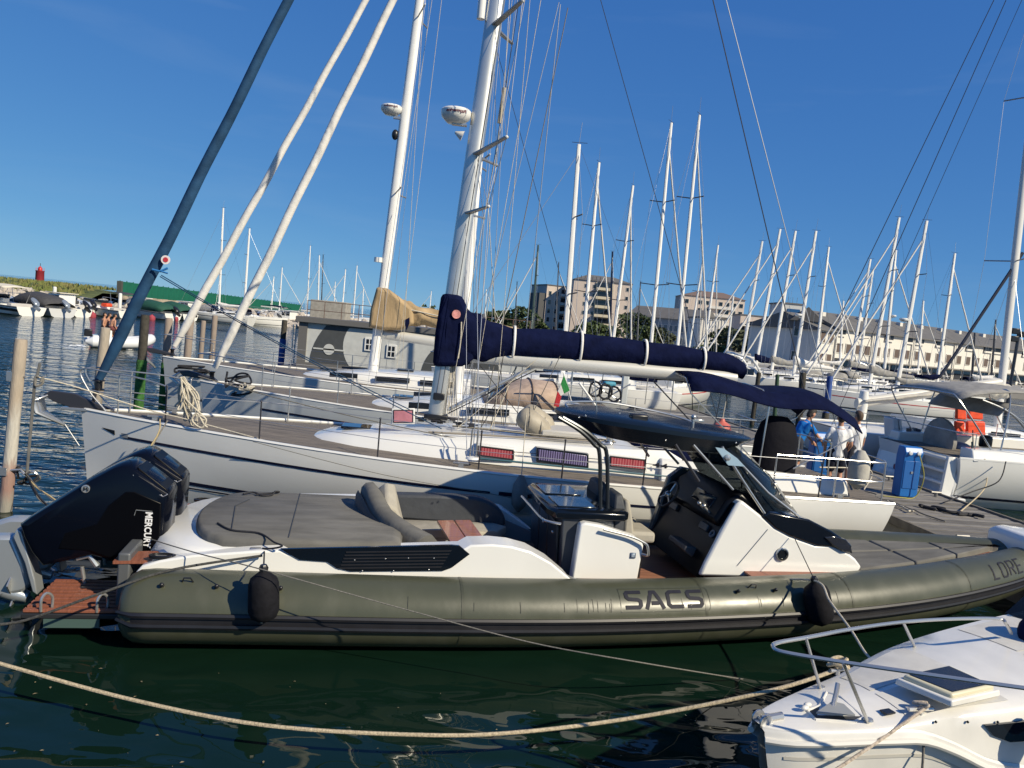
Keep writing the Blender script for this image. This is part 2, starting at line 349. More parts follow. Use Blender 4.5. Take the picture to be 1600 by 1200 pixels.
# ------------------------------------------------------------------ the rigid inflatable in front
def make_rib():
    F = Frame(-3.57, 6.95, R(12.4))
    root = thing('inflatable_speedboat', 'long olive grey rigid inflatable with white console and two black outboards', 'speedboat', tuple(F.o), F.a)
    OLIVE = mat('olive_hypalon', (.064, .068, .043), .36, var=.10, vscale=1.6, bump=.0015, bscale=6, spec=.55)
    nt = OLIVE.node_tree; bsd = nt.nodes['Principled BSDF']; tco = nt.nodes.new('ShaderNodeTexCoord'); mpo = nt.nodes.new('ShaderNodeMapping'); mpo.inputs['Scale'].default_value = (2.6, 1.4, 1.4); nt.links.new(tco.outputs['Object'], mpo.inputs[0])
    nzo = nt.nodes.new('ShaderNodeTexNoise'); nzo.inputs['Scale'].default_value = 1.6; nzo.inputs['Detail'].default_value = 9; nt.links.new(mpo.outputs[0], nzo.inputs['Vector']); mro = nt.nodes.new('ShaderNodeMapRange'); mro.inputs[1].default_value = .52; mro.inputs[2].default_value = .78; mro.inputs[4].default_value = .15; nt.links.new(nzo.outputs[0], mro.inputs[0])
    mxo = nt.nodes.new('ShaderNodeMixRGB'); nt.links.new(mro.outputs[0], mxo.inputs[0]); nt.links.new(bsd.inputs['Base Color'].links[0].from_socket, mxo.inputs[1]); mxo.inputs[2].default_value = (.15, .15, .125, 1); nt.links.new(mxo.outputs[0], bsd.inputs['Base Color'])
    mrr = nt.nodes.new('ShaderNodeMapRange'); mrr.inputs[1].default_value = .3; mrr.inputs[2].default_value = .7; mrr.inputs[3].default_value = .31; mrr.inputs[4].default_value = .42; nt.links.new(nzo.outputs[0], mrr.inputs[0]); nt.links.new(mrr.outputs[0], bsd.inputs['Roughness'])
    OLIVE_D = mat('olive_patch', (.05, .053, .034), .4)
    CUSH = mat('grey_sunpad_fabric', (.155, .150, .136), .85, var=.28, vscale=3.5, bump=.016, bscale=4.5, spec=.2, stretch=(.5, 1.4, 1))
    CUSHL = mat('pale_seat_fabric', (.36, .335, .28), .85, var=.15, vscale=5, bump=.01, bscale=7, spec=.2)
    CUSHD = mat('slate_seat_vinyl', (.045, .05, .06), .6, var=.15, bump=.004, bscale=12)
    INNER = mat('grey_inner_liner', (.23, .24, .25), .35)
    WOOD = mat('varnished_wood', (.36, .125, .05), .28, var=.3, vscale=5, stretch=(1, 9, 1), coat=.5)
    TEAKR = mat('red_teak', (.25, .088, .05), .5, var=.3, vscale=7, stretch=(9, 1, 1))
    RADF = smoothf([-.1, 0, 6, 9, 11, 12.3], [.36, .36, .36, .35, .32, .26])
    edge = smoothf([0, 5, 7, 8.5, 10.2, 11.3, 12.0, 12.45], [0, .0, .16, .36, .72, 1.06, 1.38, 1.75])
    wc = smoothf([0, 6, 8.5, 10.2, 11.3, 12.45], [.39, .39, .44, .53, .62, .74])
    CL = 1.75
    us = list(np.linspace(.32, 8, 30)) + list(np.linspace(8.2, 12.0, 22))
    near = [V(u, edge(u) + RADF(u), wc(u)) for u in us]
    bow = [V(12.15, CL - .16, wc(12.3)), V(12.2, CL, wc(12.3)), V(12.15, CL + .16, wc(12.3))]
    far = [V(p[0], 2 * CL - p[1], p[2]) for p in near[::-1]]
    path = near + bow + far; rad = [RADF(p[0]) for p in path]
    # rounded stern ends
    st = [(.06, .17), (.07, .24), (.11, .30), (.19, .345)]
    pre = [V(u, near[0][1], wc(0)) for u, r in st]; post = [V(u, far[-1][1], wc(0)) for u, r in st[::-1]]
    MB().tube(pre + path + post, [r for u, r in st] + rad + [r for u, r in st[::-1]], 28).build('inflatable_tube', OLIVE, root, ang=60)
    tb = [o for o in root.children if o.name.startswith('inflatable_tube')][0]
    def tp(u, ang, off=.004):           # a point on the near tube: ang 0 outward, 90 up
        r = RADF(u) + off; du = (edge(u + .05) - edge(u - .05)) / .1; nx, ny = du, -1.0; k = math.hypot(nx, ny)
        c, s = math.cos(R(ang)), math.sin(R(ang)); return V(u + nx / k * r * c, edge(u) + RADF(u) + ny / k * r * c, wc(u) + r * s)
    # rub rail: two proud bands with a groove between
    us2 = list(np.linspace(.09, 12.1, 90))
    def tp2(u, ang, off):
        if u < .26: # wraps round the rounded stern end
            q = min(1, (.26 - u) / .2); sh = .36 - .17 * q * q; c, s = math.cos(R(ang)), math.sin(R(ang)); return V(u - off * q, .36 - (sh + off) * c, .39 + (sh + off) * s)
        return tp(u, ang, off)
    for a0, a1, off in ((3.5, 10.5, .042), (-12, -5, .042), (-5, 4, .008)):
        mb = MB(); rings = []
        for u in us2: rings.append([tp2(u, a0, -.01), tp2(u, a0, off * .8), tp2(u, (a0 + a1) / 2, off), tp2(u, a1, off * .8), tp2(u, a1, -.01)])
        mb.loft(rings, True, True).build('rubbing_strake', RUBBER, root)
    for u in (3.35, 6.1, 8.1, 10.1):    # glued seams round the tube
        MB().grid([[tp(u + d, a, .003) for a in range(-50, 110, 8)] for d in (0, .03)]).build('tube_seam', OLIVE_D, tb)
    # lettering on the tube
    def stroke(poly, w):
        P = [V(*p) for p in poly]; L_, R_ = [], []
        for i in range(len(P)):
            d0 = P[i] - P[i - 1] if i > 0 else P[1] - P[0]; d1 = P[i + 1] - P[i] if i < len(P) - 1 else d0
            d0 = d0 / np.linalg.norm(d0); d1 = d1 / np.linalg.norm(d1); t = d0 + d1; t = t / np.linalg.norm(t); nn = V(-t[1], t[0]); kk = w / 2 / max(.5, abs(nn @ V(-d0[1], d0[0])))
            L_.append(P[i] + nn * kk); R_.append(P[i] - nn * kk)
        return L_, R_
    def on_tube(name, shapes, u0, a0, sc, m):
        mb = MB()
        for poly, w in shapes:
            pp = []
            for i in range(len(poly) - 1):
                for k in range(3): pp.append(V(*poly[i]) + (V(*poly[i + 1]) - V(*poly[i])) * k / 3)
            pp.append(V(*poly[-1])); l, r = stroke(pp, w)
            mb.grid([[tp(u0 + a[0] * sc, a0 + math.degrees(a[1] * sc / RADF(u0)), .005), tp(u0 + (a[0] + b[0]) / 2 * sc, a0 + math.degrees((a[1] + b[1]) / 2 * sc / RADF(u0)), .005), tp(u0 + b[0] * sc, a0 + math.degrees(b[1] * sc / RADF(u0)), .005)] for a, b in zip(l, r)])
        o_ = mb.build(name, m, tb)
        if name == 'crease': stuff(o_)
    LET = mat('slate_lettering', (.017, .018, .028), .6, var=.25, vscale=9, spec=.2)
    w = .2
    S = [((.95, .9), (.2, .9), (.1, .8), (.12, .62), (.22, .52), (.72, .48), (.86, .4), (.86, .2), (.76, .1), (0, .1))]
    Cc = [((.95, .9), (.28, .9), (.12, .78), (.1, .22), (.24, .1), (.95, .1))]
    A = [((0, 0), (.36, .9), (.56, .9), (.98, 0)), ((.30, .3), (.72, .3))]
    sh = []
    for k, g in enumerate((S, A, Cc, S)):
        for poly in g: sh.append(([(x + k * 1.17, y) for x, y in poly], w))
    on_tube('lettering', sh, 5.14, 25, .212, LET)
    lore = [[((.1, 1), (.1, 0), (.62, 0))], [((.1, .12), (.1, .88), (.22, 1), (.55, 1), (.67, .88), (.67, .12), (.55, 0), (.22, 0), (.1, .12))], [((.1, 0), (.1, 1), (.55, 1), (.66, .9), (.66, .58), (.55, .48), (.1, .48)), ((.36, .48), (.68, 0))], [((.62, 1), (.1, 1), (.1, 0), (.62, 0)), ((.1, .5), (.55, .5))]]
    on_tube('lettering', [([(x + .18 * y + k * .9, y) for x, y in poly], .13) for k, g in enumerate(lore) for poly in g], 10.60, 24, .20, LET)
    # glued patch round the big lettering, fine creases in the cloth
    on_tube('patch_edge', [([(-.25, -.12), (4.75, -.12), (4.85, 0), (4.85, 1.0), (4.75, 1.12), (-.25, 1.12), (-.25, -.12)], .035)], 5.14, 25, .212, OLIVE_D)
    rc = random.Random(6)
    on_tube('crease', [([(x, -.05 - rc.random() * .1), (x + rc.uniform(-.02, .02), .25 + rc.random() * .35)], .02 + .02 * rc.random()) for x in [rc.uniform(-2.6, -.3) for _ in range(11)] + [rc.uniform(-14, 18) for _ in range(14)]], 5.14, 25, .212, OLIVE_D)
    for u in (.45, .95, 1.55, 6.55, 7.05): # small fittings along the upper side
        p = tp(u, 52, .0); MB().tube([p, p + V(0, -.03, .02)], .02, 8).ball(p + V(0, -.035, .022), .022, 6).build('tube_fitting', BLACK, tb)
    for u in (.62, 6.72):        # rope eyes
        p = tp(u, 60, 0); MB().tube([p, p + V(.02, -.035, .05), p + V(.08, -.035, .05), p + V(.1, 0, 0)], .008, 6).build('rope_eye', BLACK, tb)
    # hull under the tubes
    rings = []
    for u in np.linspace(0, 11.7, 20):
        e = edge(u) + .28; kz = -.45 + max(0, (u - 8) / 3.7) ** 2 * .75
        rings.append([(u, e, wc(u) - .12), (u, e + (CL - e) * .5, (wc(u) - .12 + kz) / 2 - .05), (u, CL, kz), (u, 2 * CL - e - (CL - e) * .5, (wc(u) - .12 + kz) / 2 - .05), (u, 2 * CL - e, wc(u) - .12)])
    MB().loft(rings, True, True).build('hull', mat('dark_hull', (.03, .032, .03), .3), root)
    # inner floor
    fl = MB(); fl.grid([[(u, edge(u) + .45, .47), (u, 2 * CL - edge(u) - .45, .47)] for u in np.linspace(.0, 8.9, 16)])
    fl.build('cockpit_floor', stripes('rib_teak_floor', (.22, .10, .06), (.03, .03, .03), 20, 'Y', .5, .1, .25), root, thick=.02)
    # white coaming on the near tube (outline, with depth) and on the far side
    def slab(name, pts, v0, v1, m, par=root, bevel=.0, **k): # pts in px, on plane v0, going to v1
        q = [F.y(x, y, v0) for x, y in pts]
        return MB().prism(q, (0, v1 - v0, 0)).build(name, m, par, bevel=bevel, **k)
    co = slab('coaming', [(207, 900), (222, 884), (250, 876), (300, 868), (400, 861), (438, 860), (450, 866), (600, 864), (722, 860), (736, 852), (770, 851), (800, 854), (830, 862), (862, 880), (893, 906), (640, 908), (400, 900)], .50, .86, WHITE, bevel=.02)
    slab('vent_panel', [(438, 858), (705, 852), (718, 853), (734, 866), (706, 887), (692, 892), (548, 893), (526, 888), (511, 878), (468, 875)], .485, .52, GLOSSBK, co)
    for k in range(6):
        slab('vent_slot', [(540 - k * 2, 862 + k * 5), (706 - k * 3, 860 + k * 5), (704 - k * 3, 862 + k * 5), (541 - k * 2, 864 + k * 5)], .478, .487, RUBBER, co)
    for px, py in ((554, 875), (602, 873), (638, 872), (678, 872), (566, 892), (615, 892), (670, 890)):
        MB().ball(F.y(px, py, .482), .009, 6).build('rivet', STEEL, co)
    # far coaming mirrored, inner grey liner
    fc = [(.0, .62), (.3, .80), (1.5, .93), (3.6, 1.0), (4.3, .9), (4.75, .62)]
    MB().prism([(u, 2.75, w) for u, w in fc], (0, .3, 0)).build('coaming', WHITE, root, bevel=.02)
    for v0, v1 in ((.86, .9), (2.66, 2.7)):
        MB().prism([(2.9, v0, .45), (2.9, v0, .92), (4.0, v0, .9), (4.9, v0, .55), (4.9, v0, .45)], (0, v1 - v0, 0)).build('liner', INNER, root)
    # stern moulding with rounded corners, glossy grey-white
    def ringpts(z, g):
        out = []
        for a in np.linspace(90, 270, 15): out.append((.72 + (.62 + g) * math.cos(R(a)) * 1.0, CL + (1.13 + g) * math.sin(R(a)) , z))
        return [(2.2, CL + 1.13 + g, z)] + out + [(2.2, CL - 1.13 - g, z)]
    MB().loft([ringpts(.45, .14), ringpts(.72, .10), ringpts(.86, .02), ringpts(.9, -.06)]).build('stern_moulding', WHITE, root)
    for sgn in (-1, 1):
        MB().prism([(-.12, CL + sgn * 1.16, .72), (.38, CL + sgn * 1.16, .74), (.38, CL + sgn * .84, .74), (-.12, CL + sgn * .84, .72)], (0, 0, .03)).build('step_plate', TEAKR, root)
        MB().lathe([(.13, 0), (.13, .03), (.1, .035), (.1, .01)], (.34, CL + sgn * 1.16, .80), 16, Matrix.Diagonal((1, .55, 1))).build('stern_vent', BLACK, root)
    MB().box((-.02, CL, .52), (.12, 2.3, .62)).build('transom', mat('transom_grey', (.09, .095, .1), .4), root, bevel=.02)
    # sun pad: one thick upholstered pad with a rounded after end
    def pad(name, outline, z0, z1, m, r=.06, par=root):
        c = np.mean(np.array([(p[0], p[1]) for p in outline]), axis=0); rings = []
        for k, zz in ((1.0, z0), (1.0, z1 - r), (1 - .3 * r, z1 - r * .35), (1 - 1.1 * r, z1)):
            rings.append([(c[0] + (p[0] - c[0]) * k, c[1] + (p[1] - c[1]) * k, zz) for p in outline])
        return MB().loft(rings).build(name, m, par, ang=60)
    ol = [(2.72, CL + 1.06), (.9, CL + 1.06)]
    for a in np.linspace(90, 270, 17)[1:-1]: ol.append((.9 + .42 * math.cos(R(a)), CL + 1.0 * math.sin(R(a)) ))
    ol += [(.9, CL - 1.06), (2.75, CL - 1.06), (2.82, CL - .3), (2.5, CL), (2.4, CL + .5)]
    sp_ = pad('sun_pad', ol, .86, 1.0, CUSH)
    for u, v0, v1 in ((1.55, CL - 1.0, CL + 1.0),):
        MB().tube([(u, v, 1.002) for v in np.linspace(v0, v1, 12)], .006, 6).build('pad_seam', CUSHD, sp_)
    MB().tube([F.z(362, 826, 1.005), F.z(368, 790, 1.005), F.z(390, 780, 1.005)], .006, 6).build('pad_seam', CUSHD, sp_)
    # L-shaped sofa: raised backrest between pad and seats
    sb = [(565, 776), (610, 765), (617, 768), (622, 800), (632, 812), (660, 830), (672, 858), (650, 858), (625, 845), (580, 820), (562, 805)]
    # built as a curved wall in plan: far end high and wide
    plan = [(2.30, 2.25, 1.30), (2.36, 1.95, 1.27), (2.48, 1.62, 1.14), (2.70, 1.25, 1.06), (2.95, .98, 1.0)]
    rings = []
    for u, v, t in plan: rings.append([(u - .02, v, .82), (u + .02, v - .02, t - .06), (u + .07, v - .02, t), (u + .16, v + .02, t + .01), (u + .24, v + .05, t - .08), (u + .34, v + .07, .70)])
    MB().loft(smooth_rings(rings, 4)).build('sofa_backrest', CUSH, root, ang=60)
    rings = []
    for u, v, t in plan[:4]: rings.append([(u - .05, v - .01, .84), (u - .045, v - .01, t - .16), (u - .02, v - .01, t - .10), (u + .0, v, .84)])
    MB().loft(smooth_rings(rings, 4)).build('backrest_skirt', CUSHD, root, ang=60)
    MB().loft([[(2.46, 2.32, .80), (2.52, 2.25, 1.24), (2.62, 2.2, 1.33), (2.74, 2.28, 1.30), (2.86, 2.38, .80)], [(2.50, 1.78, .80), (2.58, 1.80, 1.10), (2.64, 1.8, 1.13), (2.76, 1.84, 1.08), (2.9, 1.86, .80)]]).build('backrest_cushion', CUSHL, root, bevel=.03)
    # far side bench backrest with a rounded forward end
    fb = [(2.45, .78), (2.45, 1.1)] + [(3.5 + .0, 1.12)] + [(3.75 + .55 * math.sin(R(a)), .76 + .36 * math.cos(R(a))) for a in range(10, 91, 10)] + [(4.28, .72)]
    MB().prism([(u, 2.48, w) for u, w in fb], (0, .2, 0)).build('bench_backrest', CUSHD, root, bevel=.04)
    seat = [(2.7, 2.48), (4.15, 2.48), (4.28, 2.35), (4.1, 2.05), (3.0, 2.0), (2.95, 1.15), (2.72, 1.1), (2.62, 1.6)]
    pad('seat_cushion', [(u, v) for u, v in seat], .68, .78, CUSHL, .04)
    MB().prism([(2.62, 1.0, .47), (2.62, 2.5, .47), (4.2, 2.5, .47), (4.2, 2.1, .47), (3.0, 2.05, .47), (3.0, 1.0, .47)], (0, 0, .2)).build('seat_base', INNER, root, bevel=.015)
    MB().lathe([(.1, 0), (.1, .02), (.06, .03), (.05, .005)], (3.22, 1.5, .70), 16).build('speaker', BLACK, root)
    # folding wooden table on a pedestal
    tcs = [F.z(683, 813, .95), F.z(735, 812, .95), F.z(763, 850, .95), F.z(706, 850, .95)]
    mid0 = tuple((np.array(tcs[0]) + np.array(tcs[1])) / 2); mid1 = tuple((np.array(tcs[2]) + np.array(tcs[3])) / 2)
    tt = empty_part('table', root)
    e_ = V(.006, 0, 0)
    MB().prism([tcs[0], V(*mid0) - e_, V(*mid1) - e_, tcs[3]], (0, 0, -.035)).build('table_leaf', WOOD, tt, bevel=.006)
    MB().prism([V(*mid0) + e_, tcs[1], tcs[2], V(*mid1) + e_], (0, 0, -.035)).build('table_leaf', WOOD, tt, bevel=.006)
    tc_ = np.mean(np.array(tcs), axis=0); MB().tube([tc_ - V(0, 0, .03), V(tc_[0], tc_[1], .47)], .035, 10).build('table_leg', STEEL, tt)
    # helm seat module: wet bar with black lid, dark doors aft, white side with grab rail
    md = [(4.66, 1.02), (5.62, 1.02), (5.62, 2.46), (4.66, 2.46)]
    MB().prism([(4.70, 1.06, .47), (5.42, 1.06, .47), (5.30, 1.06, 1.26), (4.66, 1.06, 1.26)], (0, 1.36, 0)).build('wet_bar', mat('dark_grey_gelcoat', (.06, .065, .075), .3), root, bevel=.02)
    for v in (1.16, 1.60, 2.04): MB().box((4.655, v + .2, .86), (.03, .40, .6), rot=Matrix.Rotation(R(-3), 3, 'Y')).build('cabinet_door', mat('dark_door', (.035, .038, .042), .3), root, bevel=.008)
    for v in (1.34, 1.8): MB().ball((4.635, v, 1.0), .02, 8).build('door_knob', STEEL, root)
    lid = [(4.56, 1.02), (4.5, 1.2), (4.5, 2.3), (4.6, 2.5), (5.45, 2.5), (5.5, 2.4), (5.5, 1.1), (5.42, 1.0)]
    ld = MB().loft([[(u, v, 1.25) for u, v in lid], [(u, v, 1.33) for u, v in lid], [(5.0 + (u - 5.0) * .94, 1.75 + (v - 1.75) * .95, 1.36) for u, v in lid]]).build('bar_lid', GLOSSBK, root, bevel=.012)
    for v in (1.15, 1.8): MB().prism([(4.62, v, 1.36), (4.62, v + .5, 1.36), (5.1, v + .5, 1.36), (5.1, v, 1.36)], (0, 0, .014)).build('lid_panel', mat('navy_gloss', (.012, .02, .035), .12, coat=.5), ld, bevel=.006)
    MB().tube(smooth_path([(4.62, .98, 1.20), (4.5, 1.05, 1.2), (4.44, 1.2, 1.2), (4.44, 1.8, 1.2), (4.44, 2.3, 1.2)], 5), .016, 8).build('grab_rail', STEEL, root)
    sd_ = slab('side_panel', [(907, 820), (916, 817), (940, 821), (992, 838), (1003, 846), (1006, 853), (996, 908), (893, 906)], .92, 1.06, WHITE, bevel=.025)
    MB().tube(smooth_path([F.y(943, 827, .86), F.y(985, 838, .86), F.y(1003, 846, .86), F.y(1011, 852, .86), F.y(1013, 862, .86), F.y(1012, 868, .88), F.y(1003, 866, .94)], 5), .016, 8).build('grab_rail', STEEL, root)
    MB().box(F.y(989, 868, .913), (.07, .012, .07)).build('logo_plate', mat('blue_grey_plate', (.10, .14, .2), .3, .3), sd_, bevel=.005)
    MB().box(F.y(989, 868, .906), (.045, .012, .045)).build('logo_plate', mat('pale_plate', (.35, .42, .5), .3, .3), sd_, bevel=.005)
    # helm seats
    for v in (1.18, 1.82):
        se = empty_part('helm_seat', root)
        MB().loft([[(5.36, v, .95), (5.36, v + .54, .95), (5.50, v + .54, .95), (5.50, v, .95)], [(5.34, v + .02, 1.35), (5.34, v + .52, 1.35), (5.5, v + .52, 1.35), (5.5, v + .02, 1.35)], [(5.36, v + .08, 1.52), (5.36, v + .46, 1.52), (5.46, v + .46, 1.53), (5.46, v + .08, 1.53)]]).build('seat_shell', CUSHD, se, bevel=.03)
        MB().loft([[(5.5, v + .03, .98), (5.5, v + .51, .98), (5.66, v + .51, .98), (5.66, v + .03, .98)], [(5.5, v + .03, 1.2), (5.5, v + .51, 1.2), (5.62, v + .51, 1.2), (5.62, v + .03, 1.2)], [(5.49, v + .06, 1.46), (5.49, v + .48, 1.46), (5.56, v + .48, 1.45), (5.56, v + .06, 1.45)]]).build('seat_back', CUSHL, se, bevel=.035)
        MB().box((5.72, v + .27, 1.0), (.42, .5, .14)).build('seat_cushion', CUSHL, se, bevel=.04)
        MB().box((5.6, v + .27, .7), (.4, .44, .5)).build('seat_pedestal', BLACK, se, bevel=.03)
    # console: black helm side, white side wall, sloping deck, dark glass nose
    c_out = [(1093, 900), (1102, 880), (1128, 830), (1152, 788), (1160, 782), (1190, 806), (1210, 824), (1235, 838), (1275, 852), (1300, 852), (1328, 866), (1338, 874), (1347, 886), (1340, 897), (1200, 903)]
    cons = slab('console', c_out, .88, 2.62, WHITE, bevel=.03)
    HB = mat('helm_black', (.004, .0045, .006), .3, spec=.18)
    fb_, ft_ = F.y(1093, 898, .88), F.y(1152, 788, .88)
    du, dw = ft_[0] - fb_[0], ft_[2] - fb_[2]
    def face(k, v, d=0.0):      # a point of the sloping after face, d proud of it
        L_ = math.hypot(du, dw); return V(fb_[0] + du * k - d * dw / L_, v, fb_[2] + dw * k + d * du / L_)
    hp = MB().prism([face(-.05, .93, .012), face(1.0, .93, .012), face(1.0, .93, -.1), face(-.05, .93, -.1)], (0, 1.63, 0)).build('helm_face', HB, root, bevel=.01)
    MB().prism([face(.62, 1.0, .0), face(.66, 1.0, .10), face(.98, 1.0, .07), face(1.18, 1.0, -.05), face(1.12, 1.0, -.35), face(.9, 1.0, -.4)], (0, 1.45, 0)).build('dash_hood', HB, root, bevel=.05)
    MB().prism([face(-.05, 2.48, 0), face(.3, 2.48, .06), face(.9, 2.48, .16), face(1.12, 2.48, .05), face(1.16, 2.48, -.1), face(1.0, 2.48, -.2)], (0, .13, 0)).build('helm_side', mat('navy_gloss2', (.02, .035, .05), .2, coat=.3), root, bevel=.02)
    MB().prism([face(.12, 1.2, .0), face(.15, 1.2, .16), face(.22, 1.2, .16), face(.26, 1.2, .0)], (0, .5, 0)).build('foot_rest', mat('dull_grey', (.07, .07, .07), .5), root, bevel=.015)
    for k, v in ((.5, 1.15), (.52, 2.1)): MB().prism([face(k, v, .0), face(k, v, .05), face(k + .1, v, .05), face(k + .1, v, .0)], (0, .22, 0)).build('switch_panel', mat('switch_grey', (.03, .033, .036), .35), root, bevel=.01)
    # floor shelf and ropes in the helm well
    # steering wheel
    wc_ = face(.68, 2.0, .30); n_ = Vector((-.85, 0, .52)).normalized(); MB().tube([face(.66, 2.0, 0), wc_], .03, 8).build('steering_column', BLACK, root); q = n_.to_track_quat('Z', 'Y').to_matrix()
    sw = MB()
    sw.tube([wc_ + np.array(q @ Vector((.19 * math.cos(a), .19 * math.sin(a), 0))) for a in np.linspace(0, 2 * math.pi, 25)], .018, 8)
    st_ = empty_part('steering_wheel', root); sw.build('wheel_rim', RUBBER, st_)
    for a in (90, 210, 330): MB().tube([wc_, wc_ + np.array(q @ Vector((.185 * math.cos(R(a)), .185 * math.sin(R(a)), 0)))], .012, 6).build('wheel_spoke', STEEL, st_)
    MB().ball(wc_, .05, 8).build('wheel_hub', STEEL, st_)
    for (px, py, v) in ((1100, 792, 1.2), (1092, 802, 1.2)):
        p = face(.74, v if px > 1095 else v + .13, .09); MB().tube([p, p + V(-.08, 0, .07)], .016, 8).ball(p + V(-.09, 0, .085), .03, 8).build('throttle_lever', STEEL, root)
    MB().prism([face(.80, 1.25, .088), face(.80, 1.25, .10), face(.965, 1.25, .08), face(.965, 1.25, .06)], (0, .55, 0)).build('chart_screen', DGLASS, root, bevel=.01)
    MB().lathe([(.05, 0), (.05, .02), (.035, .02), (.03, .0)], face(.52, 1.03, .012), 14, Matrix.Rotation(R(-60), 3, 'Y')).build('speaker', mat('grey_trim', (.14, .15, .17), .4), root)
    # nose glass: dark wrap-around
    def strip(name, a, b, v0, v1, m, th=.012, par=root):
        q = []
        for v in np.linspace(v0, v1, 9):
            e = ((v - 1.75) / .87) ** 2; q.append([V(*F.y(x, y, .9))[[0, 2]] for x, y in (a, b)] + [v, e])
        rows = [[(p[0][0] + .42 * (1 - p[3]), p[2], p[0][1]), ((p[0][0] + p[1][0]) / 2 + .72 * (1 - p[3]), p[2], (p[0][1] + p[1][1]) / 2 + .05 * (1 - p[3])), (p[1][0] + .85 * (1 - p[3]), p[2], p[1][1])] for p in q]
        return MB().grid(rows).build(name, m, par, thick=th)
    strip('windscreen', (1133, 702), (1200, 818), .92, 2.58, WINDGLASS)
    nose = slab('nose_fairing', [(1192, 806), (1203, 800), (1265, 812), (1300, 830), (1330, 850), (1333, 866), (1300, 855), (1276, 853), (1235, 838), (1212, 826)], .86, 2.64, GLOSSBK, bevel=.02)
    slab('headlight', [(1289, 840), (1306, 838), (1322, 843), (1331, 853), (1330, 862), (1320, 863), (1302, 852)], .835, .9, mat('dark_lens', (.02, .022, .028), .08, coat=.6), root, bevel=.01)
    for v in (.9, 2.6):
        f1 = smooth_path([F.y(1128, 698, v), F.y(1160, 750, v), F.y(1203, 815, v)], 4)
        MB().tube(f1, .018, 8).build('windscreen_frame', STEEL, root)
        MB().tube([F.y(1155, 722, v + .02), F.y(1200, 770, v + .02), F.y(1262, 818, v + .02)], .016, 8).build('windscreen_frame', STEEL, root)
        MB().tube([F.y(1203, 815, v), F.y(1230, 812, v), F.y(1262, 818, v + .02)], .016, 8).build('windscreen_frame', STEEL, root)
    for v, a, b in ((.95, (1055, 694), (1092, 752)), (.95, (1083, 695), (1145, 765))):
        MB().tube([F.y(*a, v), F.y(*b, v)], .018, 8).build('top_strut', DKSTEEL if a[0] < 1060 else STEEL, root)
        p, q2 = F.y(*a, v), F.y(*b, v); MB().tube([(p[0], 3.5 - p[1], p[2]), (q2[0], 3.5 - q2[1], q2[2])], .018, 8).build('top_strut', STEEL, root)
    slab('side_wing', [(1118, 699), (1131, 701), (1152, 716), (1164, 729), (1138, 727)], .88, .9, mat('pale_blue_glass', (.30, .42, .52), .12, coat=.4), root)
    MB().lathe([(.04, 0), (.035, .03), (.0001, .04)], F.y(1136, 715, .875), 12, Matrix.Rotation(R(90), 3, 'X')).build('wing_speaker', STEEL, root)
    # porthole, line clip, round fittings on the white side
    ph = MB().lathe([(.075, 0), (.075, .012), (.055, .016), (.052, .004), (.0001, .004)], F.y(1222, 866, .865), 20, Matrix.Rotation(R(90), 3, 'X')); ph.build('porthole', mat('porthole_glass', (.01, .012, .014), .05, coat=.8), cons)
    MB().lathe([(.088, 0), (.086, .014), (.074, .018), (.073, 0)], F.y(1222, 866, .868), 20, Matrix.Rotation(R(90), 3, 'X')).build('porthole_rim', STEEL, cons)
    MB().tube([F.y(1152, 884, .872), F.y(1200, 827, .872)], .004, 5).build('panel_joint', INNER, cons)
    # hard top
    ou = [(4.72, 1.45), (4.66, 1.75), (4.72, 2.05), (5.1, 2.45), (5.7, 2.62), (6.4, 2.58), (6.95, 2.35), (7.2, 1.95), (7.22, 1.75), (7.2, 1.45), (6.95, 1.12), (6.4, .92), (5.7, .88), (5.1, 1.05)]
    def zt(u): return 2.47 - .15 * max(0, (u - 5.0) / 2.2) ** 1.3
    c = (5.9, 1.75); rings = []
    for k, dz in ((.70, -.27), (.88, -.24), (1.0, -.07), (1.0, -.02), (.95, .012), (.75, .03), (.4, .04)):
        rings.append([(c[0] + (u - c[0]) * k, c[1] + (v - c[1]) * k, zt(u) + dz * (1.0 if dz > 0 else (.55 if u > 6.6 else .8 if u < 4.9 else 1.0))) for u, v in ou])
    ht = MB().loft(smooth_rings_closed(rings, 3)).build('hard_top', mat('midnight_gloss', (.006, .011, .020), .26, spec=.4), root, ang=30)
    for px, py in ((905, 652), (915, 650), (968, 646), (1040, 688), (1060, 688), (1150, 692)):
        MB().ball(F.y(px, py, .93), .012, 6).build('rivet', STEEL, ht)
    rl = smooth_path([(4.85, 1.9, 2.47), (4.9, 2.1, 2.53), (5.6, 2.45, 2.53), (6.4, 2.45, 2.44), (6.8, 2.3, 2.36)], 5); MB().tube(rl, .014, 6).build('roof_rail', STEEL, ht)
    MB().tube([(5.1, 1.5, 2.48), (5.02, 1.5, 2.9)], .007, 5).build('antenna', STEEL, ht)
    MB().box((5.55, 1.25, 2.50), (.22, .12, .07)).build('horn', BLACK, ht, bevel=.02)
    p = V(6.3, 1.3, 2.40); MB().tube([p, p + V(0, 0, .12)], .02, 7).ball(p + V(0, 0, .14), .035, 7).box(p + V(.06, 0, .1), (.16, .04, .03)).build('spotlight', STEEL, ht, bevel=.005)
    # arch carrying the top: two black twin poles bending aft
    for v in (1.2, 2.3):
        for d in (0, .075):
            pts = [F.y(938 + d * 150, 800, v), F.y(937 + d * 150, 712, v), F.y(928 + d * 130, 694, v), F.y(905 + d * 110, 672, v), F.y(872 + d * 90, 652, v)]
            MB().tube(smooth_path(pts, 5), .026, 8).build('arch_pole', mat('dark_arch_metal', (.05, .055, .06), .25, .6), root)
